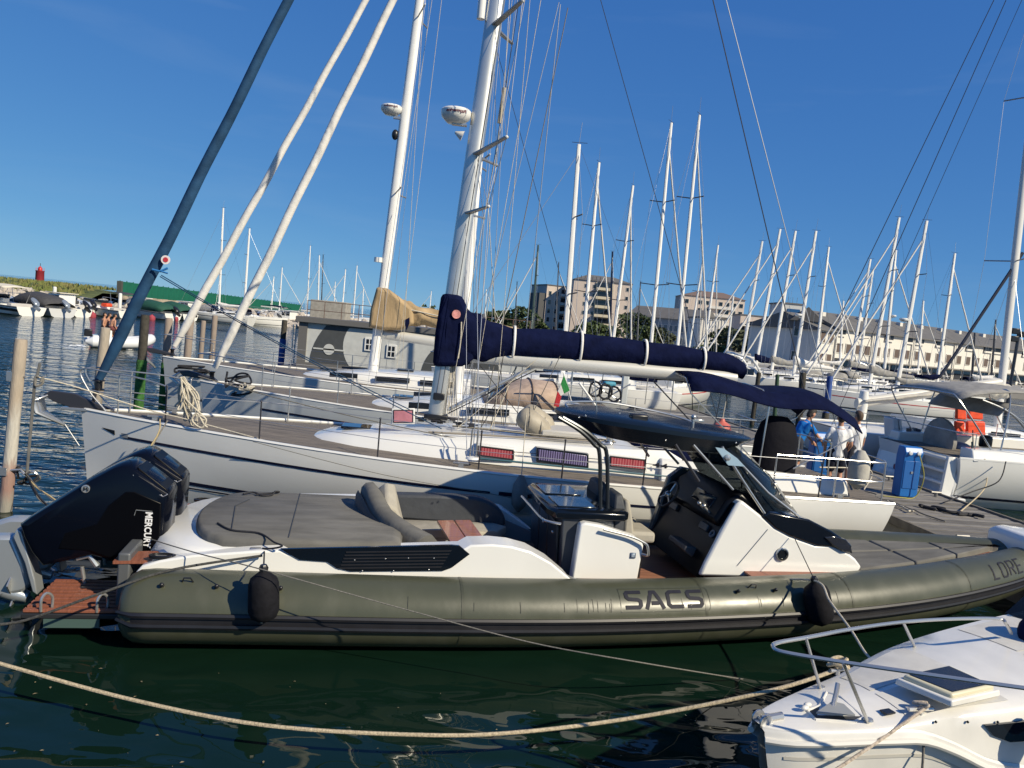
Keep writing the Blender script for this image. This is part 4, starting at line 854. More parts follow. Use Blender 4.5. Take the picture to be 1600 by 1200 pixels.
    MB().prism([bt + V(-.55, -.05, .04), bt + V(.1, -.05, .0), bt + V(.45, -.05, .10), bt + V(.62, -.05, .20), bt + V(.5, -.05, .28), bt + V(.1, -.05, .26), bt + V(-.3, -.05, .1)], (0, .1, 0)).build('anchor_shank', DKSTEEL, an, bevel=.015)
    MB().loft([[bt + V(.50, -.02, .22), bt + V(.50, .02, .22)], [bt + V(.72, -.2, .10), bt + V(.72, .2, .10)], [bt + V(.66, -.18, -.1), bt + V(.66, .18, -.1)], [bt + V(.25, -.02, -.3), bt + V(.25, .02, -.3)]], False, False).build('anchor_fluke', STEEL, an, thick=.03)
    MB().tube([bt + V(.25, .02, -.28), bt + V(.0, .03, -.62)], .008, 5).build('anchor_chain', STEEL, an)
    MB().box(bt + V(.05, 0, .0), (.5, .16, .05)).build('bow_roller', STEEL, root, bevel=.01)
    # sprayhood, wheel pod, pushpit, bimini
    rings = []
    for x, hgt, w in ((-2.3, .05, 1.0), (-2.75, .55, 1.05), (-3.3, .66, 1.08), (-3.75, .62, 1.06)):
        rings.append([(x, w * math.cos(a), 1.62 - .25 + hgt * (math.sin(a) ** .55 if math.sin(a) > 0 else 0)) for a in np.linspace(0, math.pi, 15)])
    MB().grid(rings).build('sprayhood', NAVY, root, thick=.02)
    for x, hgt, w in ((-3.76, .63, 1.07),): MB().tube([(x, w * math.cos(a), 1.37 + hgt * math.sin(a) ** .55) for a in np.linspace(0.02, math.pi - .02, 15)], .02, 6).build('sprayhood_bow', STEEL, root)
    for s in (1, -1):
        MB().loft([[(-2.9, s * 1.1, 1.1), (-2.9, s * 1.3, 1.1), (-2.9, s * 1.2, 1.5), (-2.9, s * 1.1, 1.5)], [(-6.2, s * 1.0, 1.1), (-6.2, s * 1.25, 1.1), (-6.2, s * 1.15, 1.36), (-6.2, s * 1.0, 1.36)]]).build('cockpit_coaming', WHITE, root, bevel=.03)
        MB().lathe([(.09, 0), (.07, .05), (.07, .12), (.09, .17), (.0001, .18)], (-4.2, s * 1.17, 1.45), 14).build('winch', STEEL, root)
    MB().box((-4.6, 0, 1.14), (3.2, 1.9, .06)).build('cockpit_sole', TEAK, root)
    bc = [(1040, 604, -.3), (1105, 612, .0), (1215, 626, .3), (1352, 664, .6)]
    # bimini: awning over the after cockpit
    A, B = V(*F.y(1045, 606, .0)), V(*F.y(1345, 655, .0)); rows = []
    zb = 2.95
    for q in np.linspace(0, 1, 15):
        x = -3.3 - q * 3.05; zc = 2.92 - .20 * q - .26 * max(0, q - .78) / .22 + .05 * math.sin(q * 9.5) ; row = []
        for f in np.linspace(-1, 1, 9): row.append((x, f * 1.15, zc - .10 * f * f - .28 * max(0, abs(f) - .85) / .15 * .6))
        rows.append(row)
    bi = MB().grid(rows).build('bimini', NAVY, root, thick=.02)
    for q in (0.0, .45, .98):
        x = -3.3 - q * 3.05; zc = 2.87 - .20 * q - (.26 if q > .9 else 0)
        MB().tube([(-4.6 if q < .9 else -5.2, 1.17, 1.5), (x, 1.13, zc - .25), (x, .8, zc - .02), (x, 0, zc + .02), (x, -.8, zc - .02), (x, -1.13, zc - .25), (-4.6 if q < .9 else -5.2, -1.17, 1.5)], .0135, 7).build('bimini_frame', STEEL, bi)
    for s in (1, -1):
        pr = [V(*h.pt(t, 0, s)) + V(0, -.1 * s, 0) for t in (.84, .92, .985)] + [V(-6.75, s * .55, 1.1)]
        for q in pr: MB().tube([q, q + V(0, 0, .68)], .0135, 7).build('pushpit_leg', STEEL, root)
        for dz in (.68, .36): rail_part('pushpit_rail', [q + V(0, 0, dz) for q in pr], root, .0135, k=4)
    wl_ = empty_part('steering_wheel', root); wcx = V(-5.1, .55, 1.75)
    MB().tube([wcx + V(0, .42 * math.cos(a), .42 * math.sin(a)) for a in np.linspace(0, 2 * math.pi, 25)], .02, 7).build('wheel_rim', STEEL, wl_)
    for a in range(0, 360, 72): MB().tube([wcx, wcx + V(0, .42 * math.cos(R(a)), .42 * math.sin(R(a)))], .008, 5).build('wheel_spoke', STEEL, wl_)
    MB().loft([[(-5.2, .35, 1.1), (-5.2, .75, 1.1), (-4.9, .75, 1.1), (-4.9, .35, 1.1)], [(-5.15, .4, 1.75), (-5.15, .7, 1.75), (-4.95, .7, 1.75), (-4.95, .4, 1.75)]]).build('binnacle', WHITE, root, bevel=.05)
    # black cover over the wheel pedestal seen over the windscreen
    cx_ = F.y(1206, 740, .75)[0]
    rings = [[(cx_ + .40 * k * math.cos(a) * 1.0, .75 + .26 * k * math.sin(a), z) for a in np.linspace(0, 2 * math.pi, 15)[:-1]] for z, k in ((1.12, 1.0), (1.6, 1.0), (1.95, .95), (2.2, .75), (2.32, .4))]
    MB().loft(rings).build('wheel_cover', mat('black_canvas', (.006, .006, .010), .8, bump=.012, bscale=8, spec=.15), root)
    vs = [V(*F.y(x, y, 1.66)) for x, y in ((1321, 795), (1326, 795), (1324, 800), (1328, 806), (1323, 803), (1319, 808), (1321, 800))]
    # mooring cleats and fairleads
    for t in (.10, .47, .93):
        for s in (1, -1):
            p = V(*h.pt(t, 0, s)) + V(0, -.14 * s, .05); MB().tube([p + V(-.12, 0, .04), p + V(.12, 0, .04)], .018, 7).box(p, (.08, .05, .06)).build('cleat', STEEL, root)
    # winches, lines on the coachroof
    for x, y in ((-2.1, .8), (-2.1, -.8)): MB().lathe([(.08, 0), (.06, .04), (.06, .1), (.085, .14), (.0001, .15)], (x, y, 1.63), 14).build('winch', STEEL, root)
    for k in range(5): MB().tube([(mb_[0] - .3, .15 + .03 * k, 1.62), (-1.0, .6 + .05 * k, 1.66), (-2.2, .62 + .06 * k, 1.66)], .008, 5).build('control_line', (ROPEW, ROPEK, ROPEG)[k % 3], root)
    MB().tube([(xf - 2.0, .75, 1.56), (xf - 4.9, .86, 1.65)], .018, 6).build('grab_rail', mat('grey_teak', (.25, .22, .18), .7), root)
    return F, h
MF, MH = make_main()
def hang_fender(F, px, yt, yb, y, label, m, r, group=None, name='fender', cat='fender', lan=None):
    a, b = V(*F.y(px, yt, y)), V(*F.y(px, yb, y)); t = thing(name, label, cat, F.wor(a), F.a, group); L_ = a[2] - b[2]
    MB().lathe([(.0001, 0), (r * .35, -.01), (r * .5, -.05), (r * .95, -.16), (r, -.3), (r, -L_ + .22), (r * .9, -L_ + .1), (r * .4, -L_ + .03), (r * .2, -L_), (.0001, -L_)], (0, 0, 0), 16).build('fender_body', m, t)
    e = lan or (0, -.12, .6); MB().tube([(0, 0, 0), e], .007, 5).build('lanyard', ROPEW, t)
    return t
hang_fender(MF, 815, 742, 800, 2.08, 'grey cloth covered fender hanging on the big white sloop beside the seating area', mat('taupe_fender', (.23, .20, .18), .8, var=.2, bump=.006), .12, lan=(0, -.16, .95))
hang_fender(MF, 1346, 703, 765, 1.45, 'pale round canvas fender hanging on the stern rail of the big sloop, beside the people', mat('pale_fender_cover', (.42, .40, .35), .8, var=.2, bump=.02, bscale=5), .17, lan=(.05, -.05, .25))
# coil of pale rope on the pulpit
def rope_coil():
    t = thing('rope_coil', 'bundle of pale mooring rope hanging in loops from the bow rail of the big sloop', 'rope', (0, 0, 0)); rnd = random.Random(4)
    for k in range(9):
        a = V(*MF.wor(MF.y(284 + rnd.uniform(-3, 6), 590 + rnd.uniform(-2, 3), .75 + rnd.uniform(-.1, .1)))); b = V(*MF.wor(MF.y(276 + k * 4.5 + rnd.uniform(-3, 3), 640 + rnd.uniform(-8, 14) + k * 1.5, .75 + rnd.uniform(-.15, .12))))
        m = (a + b) / 2 + V(rnd.uniform(-.14, .14), rnd.uniform(-.1, .1), 0); m2 = (a + b) / 2 + V(rnd.uniform(-.14, .14), rnd.uniform(-.1, .1), 0)
        MB().tube(smooth_path([a, m, b, b + V(.05, 0, .02), m2, a + V(.02, 0, 0)], 7), .014, 6).build('rope_loop', ROPEW, t)
    c = [MF.wor(MF.y(x, y, .95)) for x, y in ((305, 657), (312, 649), (322, 656), (316, 668), (306, 664), (300, 655), (308, 646), (318, 662), (324, 668))]
    MB().tube(smooth_path(c, 6), .016, 6).build('rope_loop', ROPEW, t)
rope_coil()
# small beige inflatable on the coachroof
def beige_dinghy():
    c = MF.wor(MF.y(850, 662, .2)); t = thing('dinghy', 'small beige inflatable dinghy lying on the coachroof of the big sloop', 'dinghy', c, MF.a); m = mat('beige_hypalon', (.36, .32, .25), .55, var=.2, vscale=5, bump=.008, bscale=6)
    for s in (1, -1):
        a = V(*MF.y(812 if s > 0 else 818, 645 if s > 0 else 640, .2 + .3 * s)) - V(*MF.loc(c)); b = V(*MF.y(856 if s > 0 else 862, 680 if s > 0 else 672, .2 + .3 * s)) - V(*MF.loc(c))
        MB().tube([a + (b - a) * q for q in (-.02, .0, .06, .2, .5, .8, .95, 1.0, 1.02)], [.03, .08, .15, .19, .195, .185, .13, .06, .03], 16).build('inflated_tube', m, t)
        for q in (.3, .7): MB().tube([a + (b - a) * q + V(0, .2 * math.cos(u), .2 * math.sin(u)) for u in np.linspace(0, 2 * math.pi, 17)], .008, 5).build('seam', mat('grey_seam', (.15, .14, .12), .6), t)
    MB().box((-.35, .1, -.1), (.9, .8, .12)).build('floor', mat('pale_floor', (.5, .48, .44), .6), t, bevel=.03)
beige_dinghy()
# ------------------------------------------------------------------ small white motorboat, lower right
def make_small_boat():
    F = Frame(1.98, 5.2, R(24)); root = thing('motorboat', 'small white motorboat with steel bow rail and dark deck hatch in the lower right corner', 'motorboat', tuple(F.o), F.a)
    hb = smoothf([0, .12, .3, .6, .85, 1.15, 1.4, 1.8, 2.1, 3.1, 3.8, 6.0], [.05, .13, .20, .28, .34, .40, .46, .56, .61, .74, .80, .86]); gz = smoothf([0, .5, .9, 1.15, 1.4, 1.7, 2.0, 6.0], [.87, .89, .90, .89, .81, .68, .62, .60]); tz = smoothf([0, .6, 1.1, 1.5, 2.0, 3.1, 6.0], [.885, .90, .93, .99, 1.04, 1.10, 1.18])
    GEL = mat('boat_gelcoat', (.72, .70, .65), .3, var=.10, vscale=3, coat=.25, bump=.0006, bscale=90)
    xs = list(np.linspace(0, 2.2, 26)) + list(np.linspace(2.35, 6.0, 16)); rings = []
    for x in xs:
        b, g = hb(x), gz(x); ring = []
        for s in (-1, 1):
            ring.append([(x - .05, s * b * .99, g), (x - .04, s * (b + .015), g - .02), (x - .03, s * (b + .02), g - .10), (x, s * (b - .012), g - .115), (x + .06, s * b * .90, g - .34), (x + .2, s * b * .70, .12), (x + .4, 0, -.3)])
        rings.append(ring[0] + ring[1][:-1][::-1])
    hull = MB().loft(rings, False, False).build('hull', GEL, root, ang=40)
    for s in (-1, 1):
        MB().tube([(x - .035, s * (hb(x) + .022), gz(x) - .075) for x in xs], .024, 7).build('rubbing_strake', mat('ivory_strake', (.62, .60, .55), .4), hull)
        MB().grid([[(x + .03, s * (hb(x) * .955 + .002), gz(x) - .20), (x + .035, s * (hb(x) * .945 + .004), gz(x) - .225)] for x in xs[1:]]).build('side_groove', mat('pale_trim', (.5, .48, .43), .4), hull)
    # foredeck: coach sides rise flush from the gunwale where the sheer drops, lightly crowned top
    rows = []
    for x in xs:
        b, g, t_ = hb(x) * .985, gz(x), tz(x); row = []; cr = .05 * min(1, x / .8)
        for f in (-1, -.985, -.955, -.9, -.6, -.3, 0, .3, .6, .9, .955, .985, 1):
            a = abs(f); z = g if a == 1 else g + (t_ - g) * (.55 if a > .98 else .93 if a > .95 else 1.0) + cr * (1 - a * a); row.append((x - .05, f * b, z))
        rows.append(row)
    MB().grid(rows).build('foredeck', GEL, root, ang=42)
    def dz(x, y): a = min(1, abs(y) / (hb(x) * .985)); return tz(x) + .05 * min(1, x / .8) * (1 - a * a)
    # moulded non-slip panels and joints on the deck
    NS = mat('nonslip_deck', (.60, .585, .545), .75, var=.12, vscale=5, bump=.002, bscale=220)
    for x0, x1, f0, f1 in ((1.05, 1.9, -.82, -.06), (1.05, 1.9, .06, .82), (2.75, 4.2, -.82, -.04), (2.75, 4.2, .04, .82)):
        MB().grid([[(x, f * hb(x) * .985, dz(x + .05, f * hb(x) * .985) + .004) for f in np.linspace(f0, f1, 6)] for x in np.linspace(x0, x1, 8)]).build('nonslip_panel', NS, root)
    w = [F.z(px, py, .955) for px, py in ((1281, 1099), (1292, 1080), (1314, 1090), (1350, 1117), (1336, 1121), (1275, 1116), (1262, 1104))]
    MB().prism([(x, y, dz(x, y) + .004) for x, y, _ in w], (0, 0, .004)).build('anchor_well', mat('well_dark_grey', (.05, .05, .05), .6), root)
    for q in range(7):
        a, b = w[q], w[(q + 1) % 7]; MB().tube([(a[0], a[1], dz(a[0], a[1]) + .006), (b[0], b[1], dz(b[0], b[1]) + .006)], .011, 7).build('well_rim', GEL, root)
    c = np.mean(np.array(w), axis=0); MB().prism([V(*F.z(px, py, .97)) for px, py in ((1275, 1115), (1300, 1098), (1318, 1102), (1336, 1119))], (0, 0, .012)).build('well_lid', mat('grey_lid', (.28, .29, .29), .5), root)
    MB().tube([F.z(1300, 1108, .96), F.z(1306, 1085, 1.02), F.z(1309, 1068, 1.08)], .018, 7).build('anchor_stock', STEEL, root)
    for px, py in ((1262, 1101), (1258, 1106)): MB().ball(F.z(px, py, .95), .022, 8, (1.6, 1, .8)).build('deck_knob', GEL, root)
    p = V(*F.z(1222, 1118, .92)); n_ = V(*F.z(1190, 1124, .90))
    MB().tube([p, n_], .028, 8).build('bow_roller', STEEL, root)
    for s in (-1, 1): MB().lathe([(.0001, 0), (.055, .0), (.055, .012), (.0001, .012)], n_ + V(0, s * .04, 0), 14, Matrix.Rotation(R(90), 3, 'X')).build('roller_cheek', STEEL, root)
    MB().tube([n_ + V(0, -.05, 0), n_ + V(0, .05, 0)], .014, 6).build('roller_pin', STEEL, root)
    # hatch: cream frame, dark pane
    q = [F.z(1408, 1058, 1.13), F.z(1482, 1042, 1.13), F.z(1556, 1075, 1.13), F.z(1488, 1090, 1.13)]; c = np.mean(np.array(q), axis=0)
    def qs(k, dz_): return [c + (V(*p) - c) * k + V(0, 0, dz_) for p in q]
    MB().loft([qs(1.12, -.06), qs(1.10, -.012)]).build('hatch_base', GEL, root, bevel=.01)
    ha = MB().loft([qs(.98, -.02), qs(.96, .022)]).build('hatch_frame', mat('yellowed_plastic', (.62, .57, .40), .4), root, bevel=.015)
    MB().loft([qs(.84, .022), qs(.83, .028)]).build('hatch_pane', mat('hatch_black', (.012, .012, .018), .2), ha)
    # rail
    nr = [(1208, 1010, 1.52), (1225, 1019, 1.52), (1320, 1035, 1.54), (1450, 1054, 1.58), (1600, 1075, 1.62), (1700, 1088, 1.64)]
    fr_ = [(1208, 1010, 1.52), (1216, 1004, 1.52), (1260, 996, 1.53), (1330, 983, 1.53), (1410, 972, 1.52), (1490, 967, 1.5), (1560, 967, 1.46), (1572, 975, 1.42), (1580, 990, 1.2)]
    MB().tube(smooth_path([F.z(*p) for p in nr[::-1]] + [F.z(*p) for p in fr_[1:]], 6), .014, 8).build('bow_rail', STEEL, root)
    for a, b in (((1283, 1074, .93), (1259, 997, 1.53)), ((1357, 1125, .94), (1317, 1035, 1.54)), ((1434, 1016, .95), (1411, 972, 1.52))):
        p, q2 = V(*F.z(*a)), V(*F.z(*b)); MB().tube([p - V(0, 0, .02), q2], .0125, 8).lathe([(.035, 0), (.03, .012), (.0001, .02)], p, 10).build('rail_post', STEEL, root)
    # horn cleat on the near side
    p = V(*F.z(1437, 1118, .95)); MB().tube([p + V(-.1, .02, .05), p + V(.1, -.02, .05)], .016, 7).tube([p - V(0, 0, .04), p + V(0, 0, .06)], .022, 7).build('cleat', STEEL, root)
    MB().box(F.z(1387, 1112, .965), (.09, .06, .012)).build('deck_plate', BLACK, root)
    p2 = V(*F.z(1308, 1054, .98)); MB().tube([p2 + V(-.08, 0, .04), p2 + V(.08, 0, .04)], .016, 7).tube([p2, p2 + V(0, 0, .05)], .02, 7).build('cleat', STEEL, root)
    # dark side window and covers
    wq = [F.z(1539, 1133, .93), F.z(1560, 1129, .94), F.z(1640, 1128, .96), F.z(1640, 1172, .80), F.z(1590, 1166, .80), F.z(1556, 1152, .85)]
    MB().prism([(x, -hb(x + .04) * .985 - .012, z) for x, y, z in wq], (0, .02, 0)).build('side_window', DGLASS, root)
    for px, py in ((1457, 1125), (1512, 1128), (1566, 1132)): q_ = F.z(px, py, .95); MB().ball((q_[0], -hb(q_[0] + .04) * .985, q_[2]), .010, 6).build('screw_cap', BLACK, root)
    c2 = F.z(1622, 985, 1.25); MB().ball((c2[0] + .1, c2[1], 1.2), .24, 10, (1, .8, .8)).build('navy_cover', NAVY, root)
    c3 = F.z(1622, 1140, .95); MB().ball((c3[0] + .1, c3[1] - .1, .95), .13, 10, (.8, .8, 1.5)).build('navy_fender', NAVY, root)
    MB().prism([(3.6, -.7, 1.15), (3.6, .7, 1.15), (4.4, .66, 1.7), (4.4, -.66, 1.7)], (.03, 0, 0)).build('windscreen', WINDGLASS, root)
    # ropes made fast on it
    k1, k2 = V(*F.wor(p2 + V(0, 0, .05))), V(*F.wor(p + V(0, 0, .06)))
    def rope(nm, pts, r, m, lab, k=8): return tag(MB().tube(smooth_path(pts, k), r, 8).build(nm, m), lab, 'rope')
    kn = [k1 + V(*d) for d in ((0, 0, 0), (-.05, .03, .05), (.04, .05, .07), (.07, -.02, .02), (-.02, -.05, .06), (-.08, 0, .02), (0, .06, .03), (.06, .0, .08), (-.03, -.03, .02))]
    rope('mooring_rope', [(-9.5, 7.4, 2.2), (-6.8, 6.7, 1.15), tuple(at_y(-60, 1019, 6.05)), tuple(at_y(0, 1037, 6.0)), tuple(at_y(200, 1092, 5.8)), tuple(at_y(410, 1133, 5.62)), tuple(at_y(640, 1148, 5.6)), tuple(at_y(800, 1145, 5.66)), tuple(at_y(1000, 1120, 5.8)), tuple(at_y(1200, 1080, k1[1] - .1))] + kn, .0155, mat('tan_rope', (.50, .41, .27), .85, var=.4, vscale=50, bump=.005, bscale=110), 'long tan rope sagging low over the water across the whole foreground')
    kk = [k2 + V(*d) for d in ((0, 0, 0), (.05, .02, .03), (-.04, .03, .02), (.03, -.04, .04), (-.03, -.02, -.01))]
    rope('mooring_rope', kk[::-1] + [k2 + V(-.02, -.05, .0), tuple(at_y(1310, 1200, k2[1] - .35)), tuple(at_y(1200, 1268, k2[1] - .6))], .0125, mat('flecked_rope', (.50, .42, .33), .85, var=.5, vscale=45, bump=.004, bscale=110), 'pale rope running from the small motorboat cleat down to the lower left')
    rope('mooring_rope', [k2 + V(.03, 0, .03), tuple(at_y(1432, 1112, k2[1] + .02)), tuple(at_y(1440, 1130, k2[1] - .03)), tuple(at_y(1443, 1165, k2[1] - .1)), tuple(at_y(1440, 1215, k2[1] - .15))], .009, ROPEG, 'thin grey rope hanging straight down from the small motorboat cleat')
    a = V(*RF.wor(RF.y(1275, 908, .1))); rope('mooring_rope', [tuple(at_y(1200, 906, 9.35)), tuple(a), tuple(at_y(1297, 940, a[1] - .5)), tuple(at_y(1330, 985, a[1] - 1.2)), tuple(at_y(1352, 1020, 6.9)), tuple(at_y(1372, 1040, 6.5))], .012, ROPEW, 'white line from the right black fender to the bow rail of the small motorboat')
    return F
SBF = make_small_boat()
# ------------------------------------------------------------------ lines of the inflatable and the big sloop
def free_rope(pts, r, m, lab, name='mooring_rope', k=7): return tag(MB().tube(smooth_path(pts, k), r, 7).build(name, m), lab, 'rope')
PX, PY = -7.25, 11.2
free_rope([RF.wor(RF.y(410, 868, .45)), RF.wor(RF.y(270, 890, .3)), tuple(at_y(160, 926, 7.0)), tuple(at_y(50, 966, 6.8)), tuple(at_y(0, 976, 6.7)), tuple(at_y(-80, 985, 6.5))], .013, mat('braided_dark_rope', (.05, .05, .048), .8, var=.6, vscale=50, bump=.006, bscale=90), 'thick dark braided stern line of the inflatable, going left past the teak platform')
free_rope([tuple(at_y(40, 740, PY)), tuple(at_y(90, 787, 10.0)), tuple(at_y(200, 830, 8.4)), tuple(at_y(300, 862, 7.5)), tuple(at_y(410, 890, 7.0)), tuple(at_y(640, 954, 6.98)), tuple(at_y(830, 1004, 6.9)), tuple(at_y(1000, 1035, 6.85)), tuple(at_z(1165, 1062, -.02))], .006, ROPEG, 'thin grey cord from the rusty pile across the outboards down into the water')
bow = V(*MF.wor((6.6, .25, 1.45)))
free_rope([tuple(at_y(55, 588, PY)), tuple(at_y(120, 605, 11.6)), tuple(at_y(230, 640, 12.1)), tuple(at_y(310, 660, 12.2)), tuple(at_y(560, 728, 11.9)), tuple(at_y(800, 790, 11.75))], .010, ROPEW, 'pale bow line from the bent steel rod to the rope bundle of the big sloop')
free_rope([tuple(at_y(40, 742, PY)), tuple(at_y(70, 770, 11.0)), tuple(at_y(150, 800, 10.9)), tuple(at_y(240, 690, 11.7)), tuple(at_y(250, 655, 12.0))], .011, mat('yellowed_rope', (.42, .33, .17), .85, var=.4, vscale=60), 'yellowish line from the big sloop foredeck down behind the outboards')
free_rope([tuple(at_y(42, 745, PY)), tuple(at_y(75, 790, 10.9)), tuple(at_y(170, 790, 11.0)), tuple(at_y(262, 657, 12.0))], .011, ROPEG, 'grey line from the big sloop foredeck going down behind the outboards')
free_rope([tuple(at_y(395, 690, 11.75)), tuple(at_y(600, 742, 11.6)), tuple(at_y(790, 776, 11.6)), tuple(at_y(850, 795, 11.6))], .005, ROPEG, 'thin line hanging along the white topside of the big sloop')

# ------------------------------------------------------------------ piles and the steel rod
def pile(top, Y, rad, label, m, botpx=None, m2=None, k2=.45):
    t = at_y(*top, Y); b = at_y(botpx[0], botpx[1], Y) if botpx else t - V(.04, 0, 2.5); d = (b - t); b = t + d * ((t[2] + .8) / -d[2])
    r = thing('mooring_pile', label, 'pile', (b[0], b[1], 0), 0, 'wooden mooring piles in the water'); o = V(b[0], b[1], 0)
    pts = [t + (b - t) * q - o for q in (0, .02, .15, .35, .6, 1)]
    if m2 is None: MB().tube(pts, [rad * k for k in (.9, 1, 1, .98, 1.03, 1.0)], 14).build('post', m, r)
    else:
        cut = t + (b - t) * k2 - o
        MB().tube([pts[0], pts[1], cut], [rad * .9, rad, rad], 14).build('post', m, r)
        MB().tube([cut + V(0, 0, .01), cut - V(0, 0, .04), pts[-1]], [rad * 1.05, rad * 1.18, rad * 1.12], 14).build('painted_foot', m2, r)
    return r, o
def pile_mat(name, cols, scale=1.3):
    m = mat(name, (.3, .25, .2), .85); nt = m.node_tree; b = nt.nodes['Principled BSDF']; tc = nt.nodes.new('ShaderNodeNewGeometry'); sp = nt.nodes.new('ShaderNodeSeparateXYZ'); nt.links.new(tc.outputs['Position'], sp.inputs[0])
    mp = nt.nodes.new('ShaderNodeMapping'); mp.inputs['Scale'].default_value = (9, 9, 2); nt.links.new(tc.outputs['Position'], mp.inputs[0]); n = nt.nodes.new('ShaderNodeTexNoise'); n.inputs['Scale'].default_value = 1; n.inputs['Detail'].default_value = 7; nt.links.new(mp.outputs[0], n.inputs['Vector'])
    md = nt.nodes.new('ShaderNodeMath'); md.operation = 'MULTIPLY_ADD'; md.inputs[1].default_value = .9; nt.links.new(n.outputs[0], md.inputs[0]); nt.links.new(sp.outputs[2], md.inputs[2])
    mr = nt.nodes.new('ShaderNodeMapRange'); mr.inputs[1].default_value = .2; mr.inputs[2].default_value = 3.1; nt.links.new(md.outputs[0], mr.inputs[0]); r = nt.nodes.new('ShaderNodeValToRGB'); nt.links.new(mr.outputs[0], r.inputs[0])
    e = r.color_ramp.elements; e[0].position = 0; e[0].color = (*cols[0][1], 1); e[1].position = cols[-1][0]; e[1].color = (*cols[-1][1], 1)
    for p, c in cols[1:-1]: x = e.new(p); x.color = (*c, 1)
    mx = nt.nodes.new('ShaderNodeMixRGB'); mx.blend_type = 'MULTIPLY'; mx.inputs[0].default_value = .6; nt.links.new(r.outputs[0], mx.inputs[1]); n2 = nt.nodes.new('ShaderNodeTexNoise'); n2.inputs['Scale'].default_value = 2.5; n2.inputs['Detail'].default_value = 9; nt.links.new(mp.outputs[0], n2.inputs['Vector']); nt.links.new(n2.outputs[0], mx.inputs[2])
    g = nt.nodes.new('ShaderNodeBrightContrast'); g.inputs[1].default_value = .12; nt.links.new(mx.outputs[0], g.inputs[0]); nt.links.new(g.outputs[0], b.inputs['Base Color'])
    bp = nt.nodes.new('ShaderNodeBump'); bp.inputs['Distance'].default_value = .012; nt.links.new(n2.outputs[0], bp.inputs['Height']); nt.links.new(bp.outputs[0], b.inputs['Normal']); return m
PRUST = pile_mat('rusty_pile', [(0, (.12, .13, .10)), (.12, (.20, .17, .12)), (.22, (.22, .07, .03)), (.30, (.25, .10, .05)), (.36, (.50, .46, .38)), (.55, (.50, .46, .38)), (.68, (.36, .27, .17)), (1, (.38, .29, .19))])
PTAN = pile_mat('tan_pile', [(0, (.14, .12, .09)), (.3, (.32, .25, .17)), (1, (.36, .29, .20))]); PBRN = pile_mat('brown_pile', [(0, (.10, .08, .06)), (.4, (.20, .13, .08)), (1, (.24, .16, .10))])
PGRN = mat('green_weed', (.035, .13, .025), .9, var=.5, vscale=12, bump=.03, bscale=16); PBLU = mat('blue_wrap', (.02, .07, .28), .6, var=.3); PDRK = mat('dark_pile', (.05, .045, .035), .85, var=.4, vscale=10, bump=.01)
pr, po = pile((33, 530), PY, .088, 'tall rusty pile with white flaking paint at the left edge of the picture', PRUST, (8, 800))
MB().tube([V(.0, -.05, .62), V(.28, -.05, .66), V(.33, -.05, .60)], .02, 7).box(V(.05, -.09, .62), (.1, .04, .12)).build('eye_bolt', STEEL, pr)
MB().tube([V(.04, 0, 2.03), V(.26, 0, 2.04)], .016, 7).box(V(.07, -.06, 2.03), (.1, .04, .14)).build('bracket', STEEL, pr)
rd = thing('mooring_rod', 'thin bent steel rod with rope knots beside the tall rusty pile', 'rod', tuple(at_y(42, 740, PY)))
b_, t_ = at_y(42, 740, PY), at_y(55, 590, PY)
MB().tube([V(0, 0, 0), t_ - b_, t_ - b_ + V(.03, 0, .05), t_ - b_ + V(.06, 0, .22)], .021, 8).build('rod', mat('galvanised', (.28, .27, .25), .5, .6, var=.3), rd)
rnd = random.Random(8)
for c, n, nm in ((V(0, 0, 0), 9, ROPEK), (t_ - b_, 6, ROPEG)):
    pts = [c + V(rnd.uniform(-.16, .2), rnd.uniform(-.08, .08), rnd.uniform(-.2, .1)) * (.6 if nm is ROPEG else 1) for _ in range(n)]
    MB().tube(smooth_path(pts, 6), .018, 7).build('rope_knot', nm, rd)
MB().tube(smooth_path([V(.0, 0, .0), V(.12, -.05, .05), V(.2, 0, -.05), V(.08, .03, -.12), V(0, 0, 0)], 6), .016, 6).build('shackle', STEEL, rd)
free_rope([tuple(b_), tuple(at_y(60, 775, 10.9)), tuple(at_y(85, 800, 10.2)), tuple(at_y(110, 830, 9.6))], .014, ROPEK, 'short black line from the rod knots down behind the outboards')
p2, _ = pile((165, 512), 22, .135, 'tan wooden pile standing directly left of the blue furled jib foot', PTAN, (152, 625))
MB().box(V(.2, 0, 1.32), (.25, .06, .06)).build('bracket', STEEL, p2)
pile((227, 492), 21.5, .12, 'dark pile with thick bright green weed, just right of the blue furled jib', PDRK, (216, 640), PGRN, .36)
pile((264, 497), 23.5, .115, 'brown pile with green weedy foot, second of the two green footed piles', PBRN, (254, 640), PGRN, .40)
pile((298, 495), 27, .13, 'brown pile with a blue wrapped foot behind the white sloop bows', PBRN, (289, 600), PBLU, .42)
pile((318, 501), 31, .10, 'thin brown pile between the two white furled jibs, left one', PBRN)
pile((336, 493), 32, .115, 'brown pile between the two white furled jibs, right one', PBRN)
pile((445, 500), 40, .14, 'dark pile at the left corner of the grey floating cabin', PDRK, (436, 600), PBLU, .3)
pile((1186, 582), 34, .10, 'dark slim pile just left of the end of the navy sail cover', PDRK); pile((1215, 585), 36, .09, 'green slim pile in the water above the navy awning', mat('green_pile', (.02, .06, .03), .7), (1211, 640)); pile((1255, 582), 33, .14, 'thick black pile in the water above the navy awning', PDRK, (1250, 640)); pile((1297, 588), 34, .13, 'blue topped pile in the water above the navy awning', PBLU, (1291, 640), PDRK, .5)
